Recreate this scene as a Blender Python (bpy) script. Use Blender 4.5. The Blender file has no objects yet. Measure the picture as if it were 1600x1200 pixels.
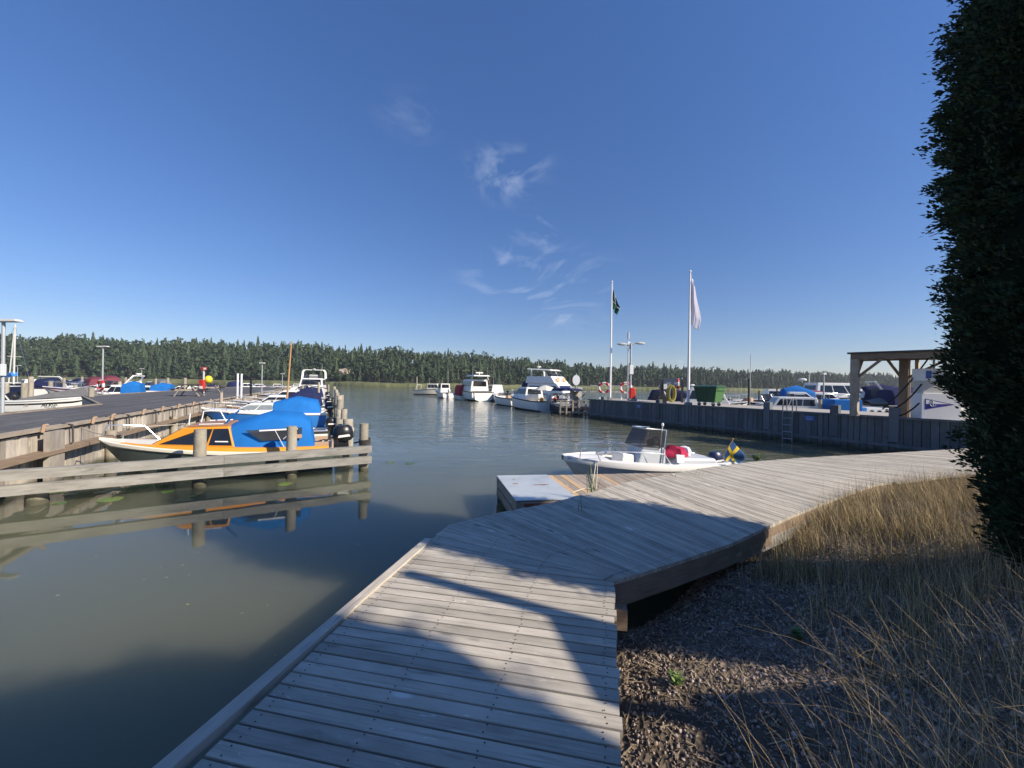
import bpy, bmesh, math, random
import numpy as np
from mathutils import Vector, Matrix
R = math.radians
rnd = random.Random(7)
rng = np.random.default_rng(7)
S = bpy.context.scene
C = S.collection
# ------------------------------------------------------------------ camera
CAMZ = 2.15; F = 600.0; ROLL = R(0.9); HY = 601.0
cd = bpy.data.cameras.new('camera'); cam = bpy.data.objects.new('camera', cd); C.objects.link(cam)
cd.sensor_width = 36; cd.lens = 36*F/1600; cd.clip_start = 0.05; cd.clip_end = 5000
cd.shift_y = (HY-600)/1600
cr, sr = math.cos(ROLL), math.sin(ROLL)
cam.matrix_world = Matrix(((cr, -sr, 0, 0), (0, 0, -1, 0), (sr, cr, 0, CAMZ), (0, 0, 0, 1)))
S.camera = cam
# ------------------------------------------------------------------ sun and sky
SUN_EL = R(32); SUN_AZ = math.atan2(0.912, -0.410)          # azimuth clockwise from +Y
sdir = Vector((math.sin(SUN_AZ)*math.cos(SUN_EL), math.cos(SUN_AZ)*math.cos(SUN_EL), math.sin(SUN_EL)))
ld = bpy.data.lights.new('sun', 'SUN'); ld.energy = 5.0; ld.angle = R(0.53); ld.color = (1.0, 0.89, 0.74)
sun = bpy.data.objects.new('sun', ld); C.objects.link(sun)
sun.rotation_euler = sdir.to_track_quat('Z', 'Y').to_euler(); sun.location = (20, -10, 30)
W = bpy.data.worlds.new("World"); S.world = W; W.use_nodes = True
nt = W.node_tree; nt.nodes.clear()
sky = nt.nodes.new('ShaderNodeTexSky'); sky.sky_type = 'NISHITA'; sky.sun_disc = False
sky.sun_elevation = SUN_EL; sky.sun_rotation = SUN_AZ
sky.air_density = 1.0; sky.dust_density = 0.0; sky.ozone_density = 2.6
bg = nt.nodes.new('ShaderNodeBackground'); bg.inputs['Strength'].default_value = 0.108
wo = nt.nodes.new('ShaderNodeOutputWorld')
tc = nt.nodes.new('ShaderNodeTexCoord')
def wcloud(center_px, size, ns, stretch, seed, amt):
    """wisps of high cloud: noise masked round one direction of the sky"""
    x, y = center_px
    u, v = x-800, y-HY
    d = Vector((u*cr+v*sr, F, -(-u*sr+v*cr))).normalized()
    sub = nt.nodes.new('ShaderNodeVectorMath'); sub.operation = 'SUBTRACT'; sub.inputs[1].default_value = d
    nt.links.new(tc.outputs['Generated'], sub.inputs[0])
    mp = nt.nodes.new('ShaderNodeMapping'); mp.inputs['Scale'].default_value = (.62/size[0], .62/size[0], .62/size[1])
    nt.links.new(sub.outputs[0], mp.inputs[0])
    ln = nt.nodes.new('ShaderNodeVectorMath'); ln.operation = 'LENGTH'; nt.links.new(mp.outputs[0], ln.inputs[0])
    mr = nt.nodes.new('ShaderNodeMapRange'); mr.interpolation_type = 'SMOOTHSTEP'
    mr.inputs[1].default_value = 1.0; mr.inputs[2].default_value = 0.15; nt.links.new(ln.outputs['Value'], mr.inputs[0])
    mp2 = nt.nodes.new('ShaderNodeMapping'); mp2.inputs['Scale'].default_value = stretch
    mp2.inputs['Location'].default_value = (seed, seed*.7, 0); mp2.inputs['Rotation'].default_value = (0, R(-22), 0)
    nt.links.new(tc.outputs['Generated'], mp2.inputs[0])
    no = nt.nodes.new('ShaderNodeTexNoise'); no.inputs['Scale'].default_value = ns; no.inputs['Detail'].default_value = 7
    no.inputs['Roughness'].default_value = .6; no.inputs['Distortion'].default_value = 2.0
    nt.links.new(mp2.outputs[0], no.inputs[0])
    m2 = nt.nodes.new('ShaderNodeMapRange'); m2.inputs[1].default_value = .50; m2.inputs[2].default_value = .78
    m2.inputs[4].default_value = amt*.85; nt.links.new(no.outputs[0], m2.inputs[0])
    mu = nt.nodes.new('ShaderNodeMath'); mu.operation = 'MULTIPLY'
    nt.links.new(mr.outputs[0], mu.inputs[0]); nt.links.new(m2.outputs[0], mu.inputs[1])
    return mu.outputs[0]
cl = [wcloud((790, 270), (.09, .05), 4.2, (1, 1, 2.2), 3.1, .5), wcloud((850, 358), (.075, .035), 4.0, (1, 1, 2.4), 8.3, .6),
      wcloud((840, 448), (.17, .08), 4.0, (1, 1, 2.6), 1.7, .75), wcloud((790, 398), (.03, .02), 6, (1, 1, 2), 5.5, .6),
      wcloud((890, 500), (.08, .02), 5, (1, 1, 3), 2.2, .5), wcloud((650, 185), (.07, .04), 4, (1, 1, 2), 9.2, .18),
      wcloud((1065, 570), (.06, .012), 14, (1, 1, 3), 4.4, .9), wcloud((1196, 574), (.03, .012), 16, (1, 1, 3), 6.1, .8),
      wcloud((1370, 574), (.04, .016), 14, (1, 1, 3), 7.7, 1.0)]
acc = cl[0]
for c in cl[1:]:
    a = nt.nodes.new('ShaderNodeMath'); a.operation = 'ADD'; a.use_clamp = True
    nt.links.new(acc, a.inputs[0]); nt.links.new(c, a.inputs[1]); acc = a.outputs[0]
hs = nt.nodes.new('ShaderNodeHueSaturation'); hs.inputs['Saturation'].default_value = 1.18
nt.links.new(sky.outputs[0], hs.inputs['Color'])
mx = nt.nodes.new('ShaderNodeMix'); mx.data_type = 'RGBA'
tint = nt.nodes.new('ShaderNodeMix'); tint.data_type = 'RGBA'; tint.blend_type = 'MULTIPLY'; tint.inputs['Factor'].default_value = 1
tint.inputs['B'].default_value = (1.08, 1.06, 1.29, 1); nt.links.new(hs.outputs[0], tint.inputs['A'])
sz = nt.nodes.new('ShaderNodeSeparateXYZ'); nt.links.new(tc.outputs['Generated'], sz.inputs[0])
cz_ = nt.nodes.new('ShaderNodeMapRange'); cz_.inputs[1].default_value = 0; cz_.inputs[2].default_value = .75; cz_.inputs[3].default_value = .50; cz_.inputs[4].default_value = .84; nt.links.new(sz.outputs['Z'], cz_.inputs[0])
dim = nt.nodes.new('ShaderNodeVectorMath'); dim.operation = 'SCALE'; nt.links.new(tint.outputs['Result'], dim.inputs[0]); nt.links.new(cz_.outputs[0], dim.inputs['Scale'])
nt.links.new(acc, mx.inputs['Factor']); nt.links.new(dim.outputs[0], mx.inputs['A']); mx.inputs['B'].default_value = (4.6, 5.2, 6.3, 1)
nt.links.new(mx.outputs['Result'], bg.inputs[0]); nt.links.new(bg.outputs[0], wo.inputs[0])
S.view_settings.view_transform = 'Standard'; S.view_settings.look = 'None'; S.view_settings.exposure = 0.55; S.view_settings.gamma = 1
S.render.engine = 'CYCLES'
# ------------------------------------------------------------------ helpers
def unroll(x, y):
    u, v = x-800, y-HY
    return u*cr+v*sr, -u*sr+v*cr
def P(x, y, h=0.0):                       # point of the photo on the level z = h
    u, v = unroll(x, y); t = (CAMZ-h)/v
    return Vector((u*t, F*t, h))
def Q(x, y, Y):                           # point of the photo at distance Y
    u, v = unroll(x, y); t = Y/F
    return Vector((u*t, Y, CAMZ-v*t))
def V(*a): return Vector(a)
class MB:
    def __init__(s): s.v = []; s.f = []; s.m = []; s.uv = []; s.r = []; s.hasuv = False
    def add(s, vs, fs, m=0, uvs=None, r=None):
        o = len(s.v); s.v += [tuple(p) for p in vs]
        r = rnd.random() if r is None else r
        for i, f in enumerate(fs):
            s.f.append(tuple(o+k for k in f)); s.m.append(m); s.r.append(r)
            s.uv.append(uvs[i] if uvs else None)
        if uvs: s.hasuv = True
        return s
    def box(s, c, d, m=0, rz=0, r=None):
        c = Vector(c); M = Matrix.Rotation(rz, 3, 'Z'); h = Vector(d)/2
        vs = [c+M@Vector((a*h.x, b*h.y, e*h.z)) for e in (-1, 1) for a, b in ((-1, -1), (1, -1), (1, 1), (-1, 1))]
        return s.add(vs, HEX, m, r=r)
    def beam(s, p, q, w, h, m=0, up=V(0, 0, 1), r=None):     # box between two points with grain uv
        p, q = Vector(p), Vector(q); d = (q-p); L = d.length; d.normalize()
        side = d.cross(up)
        if side.length < 1e-4: side = d.cross(V(0, 1, 0))
        side.normalize(); u = side.cross(d)
        vs = [a+side*(sx*w/2)+u*(sz*h/2) for sz in (-1, 1) for a, sx in ((p, -1), (p, 1), (q, 1), (q, -1))]
        r = rnd.random() if r is None else r; o = r*40
        uv = [[(o, 0), (o, w), (o+L, w), (o+L, 0)][::-1]]+[[(o, 0), (o, w), (o+L, w), (o+L, 0)]]
        uv += [[(o, .1), (o, .1+w), (o+.1, .1+w), (o+.1, .1)], [(o, .3), (o+L, .3), (o+L, .3+h), (o, .3+h)],
               [(o, .1), (o, .1+w), (o+.1, .1+w), (o+.1, .1)], [(o+L, .5), (o, .5), (o, .5+h), (o+L, .5+h)]]
        return s.add(vs, HEX, m, uv, r)
    def hexa(s, vs, m=0, r=None): return s.add(vs, HEX, m, r=r)
    def tube(s, pts, rad, n=6, m=0, r=None, cap=True):
        pts = [Vector(p) for p in pts]; rads = rad if isinstance(rad, (list, tuple)) else [rad]*len(pts)
        vs = []; fs = []; prev = None
        for i, p in enumerate(pts):
            a = pts[max(0, i-1)]; b = pts[min(len(pts)-1, i+1)]; d = (b-a)
            d = d.normalized() if d.length > 1e-9 else V(0, 0, 1)
            ref = V(0, 0, 1) if abs(d.z) < .9 else V(1, 0, 0)
            x = d.cross(ref).normalized() if prev is None else (prev-d*prev.dot(d)).normalized()
            prev = x; y = d.cross(x)
            for k in range(n):
                an = 2*math.pi*k/n; vs.append(p+(x*math.cos(an)+y*math.sin(an))*rads[i])
        for i in range(len(pts)-1):
            for k in range(n):
                fs.append((i*n+k, i*n+(k+1) % n, (i+1)*n+(k+1) % n, (i+1)*n+k))
        if cap: fs += [tuple(range(n))[::-1], tuple((len(pts)-1)*n+k for k in range(n))]
        return s.add(vs, fs, m, r=r)
    def lathe(s, c, prof, n=12, m=0, axis='z', r=None, squash=(1, 1)):
        c = Vector(c); vs = []; fs = []
        for (rr, z) in prof:
            for k in range(n):
                a = 2*math.pi*k/n; p = (math.cos(a)*rr*squash[0], math.sin(a)*rr*squash[1], z)
                if axis == 'x': p = (p[2], p[0], p[1])
                if axis == 'y': p = (p[0], p[2], p[1])
                vs.append(c+Vector(p))
        for i in range(len(prof)-1):
            for k in range(n): fs.append((i*n+k, i*n+(k+1) % n, (i+1)*n+(k+1) % n, (i+1)*n+k))
        fs += [tuple(range(n))[::-1], tuple((len(prof)-1)*n+k for k in range(n))]
        return s.add(vs, fs, m, r=r)
    def build(s, name, mats, parent=None, smooth=False, bevel=0, local=False):
        off = Vector((0, 0, 0)) if (parent is None or local) else root_loc(parent)
        me = bpy.data.meshes.new(name)
        me.from_pydata([(a-off.x, b-off.y, c-off.z) for a, b, c in s.v], [], s.f)
        if not isinstance(mats, (list, tuple)): mats = [mats]
        for m in mats: me.materials.append(m)
        me.polygons.foreach_set('material_index', s.m)
        at = me.attributes.new('rnd', 'FLOAT', 'FACE'); at.data.foreach_set('value', s.r)
        if s.hasuv:
            ul = me.uv_layers.new(name='UVMap'); buf = []
            for f, uv in zip(s.f, s.uv):
                buf += [c for p in (uv or [(0, 0)]*len(f)) for c in p]
            ul.data.foreach_set('uv', buf)
        bm = bmesh.new(); bm.from_mesh(me); bmesh.ops.recalc_face_normals(bm, faces=bm.faces); bm.to_mesh(me); bm.free()
        if smooth:
            me.polygons.foreach_set('use_smooth', [True]*len(me.polygons)); me.set_sharp_from_angle(angle=R(38))
        o = bpy.data.objects.new(name, me); C.objects.link(o)
        if parent: o.parent = parent
        if bevel:
            b = o.modifiers.new('bevel', 'BEVEL'); b.width = bevel; b.segments = 2; b.limit_method = 'ANGLE'; b.angle_limit = R(35)
        return o
HEX = [(3, 2, 1, 0), (4, 5, 6, 7), (0, 1, 5, 4), (1, 2, 6, 5), (2, 3, 7, 6), (3, 0, 4, 7)]
def root_loc(o):
    v = Vector(o.location)
    while o.parent: o = o.parent; v = v+Vector(o.location)
    return v
def npmesh(name, verts, faces, mats, rv=None, smooth=False, parent=None):
    me = bpy.data.meshes.new(name); verts = np.asarray(verts, dtype=np.float32); faces = np.asarray(faces, dtype=np.int32)
    me.vertices.add(len(verts)); me.vertices.foreach_set('co', verts.ravel())
    k = faces.shape[1]; me.loops.add(faces.size); me.loops.foreach_set('vertex_index', faces.ravel())
    me.polygons.add(len(faces)); me.polygons.foreach_set('loop_start', np.arange(0, faces.size, k, dtype=np.int32))
    me.update(calc_edges=True); me.validate()
    for m in (mats if isinstance(mats, (list, tuple)) else [mats]): me.materials.append(m)
    if rv is not None:
        at = me.attributes.new('rnd', 'FLOAT', 'FACE'); at.data.foreach_set('value', np.asarray(rv, dtype=np.float32))
    if smooth: me.polygons.foreach_set('use_smooth', [True]*len(me.polygons))
    o = bpy.data.objects.new(name, me); C.objects.link(o)
    if parent: o.parent = parent
    return o
def tag(o, label=None, cat=None, group=None, kind=None):
    if label: o['label'] = label
    if cat: o['category'] = cat
    if group: o['group'] = group
    if kind: o['kind'] = kind
    return o
def thing(name, label, cat, loc=(0, 0, 0), rz=0, group=None):
    o = bpy.data.objects.new(name, None); C.objects.link(o); o.location = loc; o.rotation_euler = (0, 0, rz)
    o.empty_display_size = .2
    return tag(o, label, cat, group)
def dup(root, loc, rz=0, label=None, group=None, scale=None):
    r = root.copy(); C.objects.link(r); r.location = loc; r.rotation_euler = (0, 0, rz)
    if scale: r.scale = scale
    if label: r['label'] = label
    if group: r['group'] = group
    for ch in list(root.children):
        c = ch.copy(); C.objects.link(c); c.parent = r
        for g in ch.children:
            d = g.copy(); C.objects.link(d); d.parent = c
    return r
# ------------------------------------------------------------------ materials
def newmat(name):
    m = bpy.data.materials.new(name); m.use_nodes = True
    t = m.node_tree; return m, t, t.nodes['Principled BSDF']
def N(t, typ, **kw):
    n = t.nodes.new(typ)
    for k, v in kw.items():
        if k.startswith('i_'): n.inputs[k[2:]].default_value = v
        else: setattr(n, k, v)
    return n
def mat(name, col, rough=.5, var=.12, scale=6, metal=0, bump=0, bscale=40, spec=.5, dirt=None):
    m, t, b = newmat(name); c = (*col, 1)
    tcn = N(t, 'ShaderNodeTexCoord')
    no = N(t, 'ShaderNodeTexNoise'); no.inputs['Scale'].default_value = scale; no.inputs['Detail'].default_value = 5
    t.links.new(tcn.outputs['Object'], no.inputs[0])
    at = N(t, 'ShaderNodeAttribute', attribute_name='rnd')
    ad = N(t, 'ShaderNodeMath', operation='MULTIPLY_ADD'); ad.inputs[1].default_value = .5
    t.links.new(at.outputs['Fac'], ad.inputs[0]); t.links.new(no.outputs[0], ad.inputs[2])
    mr = N(t, 'ShaderNodeMapRange'); mr.inputs[1].default_value = .25; mr.inputs[2].default_value = 1.2
    mr.inputs[3].default_value = 1-var; mr.inputs[4].default_value = 1+var; t.links.new(ad.outputs[0], mr.inputs[0])
    mu = N(t, 'ShaderNodeVectorMath', operation='SCALE'); mu.inputs[0].default_value = col
    t.links.new(mr.outputs[0], mu.inputs['Scale'])
    out = mu.outputs[0]
    if dirt:
        n2 = N(t, 'ShaderNodeTexNoise'); n2.inputs['Scale'].default_value = scale*.6; n2.inputs['Detail'].default_value = 8; n2.inputs['Roughness'].default_value = .7
        mp = N(t, 'ShaderNodeMapping'); mp.inputs['Scale'].default_value = (1, 1, .25); t.links.new(tcn.outputs['Object'], mp.inputs[0]); t.links.new(mp.outputs[0], n2.inputs[0])
        r2 = N(t, 'ShaderNodeMapRange'); r2.inputs[1].default_value = .5; r2.inputs[2].default_value = .75; r2.inputs[4].default_value = .7; t.links.new(n2.outputs[0], r2.inputs[0])
        mm = N(t, 'ShaderNodeMix', data_type='RGBA'); t.links.new(r2.outputs[0], mm.inputs['Factor']); t.links.new(out, mm.inputs['A']); mm.inputs['B'].default_value = (*dirt, 1)
        out = mm.outputs['Result']
    t.links.new(out, b.inputs['Base Color'])
    b.inputs['Roughness'].default_value = rough; b.inputs['Metallic'].default_value = metal; b.inputs['Specular IOR Level'].default_value = spec
    if bump:
        nb = N(t, 'ShaderNodeTexNoise'); nb.inputs['Scale'].default_value = bscale; nb.inputs['Detail'].default_value = 4
        t.links.new(tcn.outputs['Object'], nb.inputs[0])
        bp = N(t, 'ShaderNodeBump'); bp.inputs['Strength'].default_value = bump; bp.inputs['Distance'].default_value = .02
        t.links.new(nb.outputs[0], bp.inputs['Height']); t.links.new(bp.outputs[0], b.inputs['Normal'])
    return m
def wood(name, c1, c2, dark, var=.3, knots=True, grain=1.0, scuff=0.0):
    """weathered timber: grain runs along uv.x, each board has its own tone"""
    m, t, b = newmat(name)
    uv = N(t, 'ShaderNodeTexCoord'); at = N(t, 'ShaderNodeAttribute', attribute_name='rnd')
    mp = N(t, 'ShaderNodeMapping'); mp.inputs['Scale'].default_value = (1.6, 38*grain, 1); t.links.new(uv.outputs['UV'], mp.inputs[0])
    n1 = N(t, 'ShaderNodeTexNoise'); n1.inputs['Scale'].default_value = 1; n1.inputs['Detail'].default_value = 8; n1.inputs['Roughness'].default_value = .65; n1.inputs['Distortion'].default_value = .6
    t.links.new(mp.outputs[0], n1.inputs[0])
    mp2 = N(t, 'ShaderNodeMapping'); mp2.inputs['Scale'].default_value = (3, 9, 1); t.links.new(uv.outputs['UV'], mp2.inputs[0])
    n2 = N(t, 'ShaderNodeTexNoise'); n2.inputs['Scale'].default_value = 1; n2.inputs['Detail'].default_value = 6; t.links.new(mp2.outputs[0], n2.inputs[0])
    mix = N(t, 'ShaderNodeMix', data_type='RGBA'); mix.inputs['A'].default_value = (*c1, 1); mix.inputs['B'].default_value = (*c2, 1)
    ra = N(t, 'ShaderNodeMapRange'); ra.inputs[1].default_value = .3; ra.inputs[2].default_value = .7; t.links.new(n2.outputs[0], ra.inputs[0]); t.links.new(ra.outputs[0], mix.inputs['Factor'])
    rb = N(t, 'ShaderNodeMapRange'); rb.inputs[1].default_value = .52; rb.inputs[2].default_value = .78; rb.inputs[4].default_value = .75; t.links.new(n1.outputs[0], rb.inputs[0])
    m3 = N(t, 'ShaderNodeMix', data_type='RGBA'); t.links.new(rb.outputs[0], m3.inputs['Factor']); t.links.new(mix.outputs['Result'], m3.inputs['A']); m3.inputs['B'].default_value = (*dark, 1)
    out = m3.outputs['Result']
    if knots:
        mpk = N(t, 'ShaderNodeMapping'); mpk.inputs['Scale'].default_value = (2.6, 8, 1); t.links.new(uv.outputs['UV'], mpk.inputs[0])
        vo = N(t, 'ShaderNodeTexVoronoi'); vo.inputs['Scale'].default_value = 1.0; t.links.new(mpk.outputs[0], vo.inputs['Vector'])
        rk = N(t, 'ShaderNodeMapRange'); rk.inputs[1].default_value = .19; rk.inputs[2].default_value = .09; rk.inputs[4].default_value = .85; t.links.new(vo.outputs['Distance'], rk.inputs[0])
        sc = N(t, 'ShaderNodeSeparateColor'); t.links.new(vo.outputs['Color'], sc.inputs[0])
        gt = N(t, 'ShaderNodeMath', operation='GREATER_THAN'); gt.inputs[1].default_value = .35; t.links.new(sc.outputs[0], gt.inputs[0])
        mk = N(t, 'ShaderNodeMath', operation='MULTIPLY'); t.links.new(rk.outputs[0], mk.inputs[0]); t.links.new(gt.outputs[0], mk.inputs[1])
        kc = N(t, 'ShaderNodeMix', data_type='RGBA'); t.links.new(sc.outputs[1], kc.inputs['Factor']); kc.inputs['A'].default_value = (*[x*.45 for x in dark], 1); kc.inputs['B'].default_value = (*[min(.70, x*1.6) for x in c2], 1)
        m4 = N(t, 'ShaderNodeMix', data_type='RGBA'); t.links.new(mk.outputs[0], m4.inputs['Factor']); t.links.new(out, m4.inputs['A']); t.links.new(kc.outputs['Result'], m4.inputs['B'])
        out = m4.outputs['Result']
    if scuff:                                                           # pale worn flecks and dark damp stains
        mps = N(t, 'ShaderNodeMapping'); mps.inputs['Scale'].default_value = (9, 30, 1); mps.inputs['Location'].default_value = (3, 7, 0); t.links.new(uv.outputs['UV'], mps.inputs[0])
        ns = N(t, 'ShaderNodeTexNoise'); ns.inputs['Scale'].default_value = 1; ns.inputs['Detail'].default_value = 4; ns.inputs['Distortion'].default_value = 1.2; t.links.new(mps.outputs[0], ns.inputs[0])
        rs = N(t, 'ShaderNodeMapRange'); rs.inputs[1].default_value = .66; rs.inputs[2].default_value = .74; rs.inputs[4].default_value = scuff; t.links.new(ns.outputs[0], rs.inputs[0])
        ms = N(t, 'ShaderNodeMix', data_type='RGBA'); t.links.new(rs.outputs[0], ms.inputs['Factor']); t.links.new(out, ms.inputs['A']); ms.inputs['B'].default_value = (.66, .62, .56, 1); out = ms.outputs['Result']
        mpd = N(t, 'ShaderNodeMapping'); mpd.inputs['Scale'].default_value = (2.2, 14, 1); t.links.new(uv.outputs['UV'], mpd.inputs[0])
        nd_ = N(t, 'ShaderNodeTexNoise'); nd_.inputs['Scale'].default_value = 1; nd_.inputs['Detail'].default_value = 6; nd_.inputs['Distortion'].default_value = .8; t.links.new(mpd.outputs[0], nd_.inputs[0])
        rd_ = N(t, 'ShaderNodeMapRange'); rd_.inputs[1].default_value = .56; rd_.inputs[2].default_value = .74; rd_.inputs[4].default_value = .7; t.links.new(nd_.outputs[0], rd_.inputs[0])
        md_ = N(t, 'ShaderNodeMix', data_type='RGBA'); t.links.new(rd_.outputs[0], md_.inputs['Factor']); t.links.new(out, md_.inputs['A']); md_.inputs['B'].default_value = (*dark, 1); out = md_.outputs['Result']
    tcn = N(t, 'ShaderNodeTexCoord')
    n5 = N(t, 'ShaderNodeTexNoise'); n5.inputs['Scale'].default_value = 1.3; n5.inputs['Detail'].default_value = 5; t.links.new(tcn.outputs['Object'], n5.inputs[0])
    ad = N(t, 'ShaderNodeMath', operation='ADD'); t.links.new(at.outputs['Fac'], ad.inputs[0]); t.links.new(n5.outputs[0], ad.inputs[1])
    mr = N(t, 'ShaderNodeMapRange'); mr.inputs[1].default_value = .3; mr.inputs[2].default_value = 1.6; mr.inputs[3].default_value = 1-var; mr.inputs[4].default_value = 1+var; t.links.new(ad.outputs[0], mr.inputs[0])
    sc2 = N(t, 'ShaderNodeVectorMath', operation='SCALE'); t.links.new(out, sc2.inputs[0]); t.links.new(mr.outputs[0], sc2.inputs['Scale'])
    t.links.new(sc2.outputs[0], b.inputs['Base Color']); b.inputs['Roughness'].default_value = .8; b.inputs['Specular IOR Level'].default_value = .3
    bp = N(t, 'ShaderNodeBump'); bp.inputs['Strength'].default_value = .5; bp.inputs['Distance'].default_value = .004
    t.links.new(n1.outputs[0], bp.inputs['Height']); t.links.new(bp.outputs[0], b.inputs['Normal'])
    return m
def leafmat(name, c1, c2, rough=.6, spec=.3, sheen=0):
    m, t, b = newmat(name)
    at = N(t, 'ShaderNodeAttribute', attribute_name='rnd')
    mix = N(t, 'ShaderNodeMix', data_type='RGBA'); mix.inputs['A'].default_value = (*c1, 1); mix.inputs['B'].default_value = (*c2, 1)
    t.links.new(at.outputs['Fac'], mix.inputs['Factor']); t.links.new(mix.outputs['Result'], b.inputs['Base Color'])
    b.inputs['Roughness'].default_value = rough; b.inputs['Specular IOR Level'].default_value = spec
    return m
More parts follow.
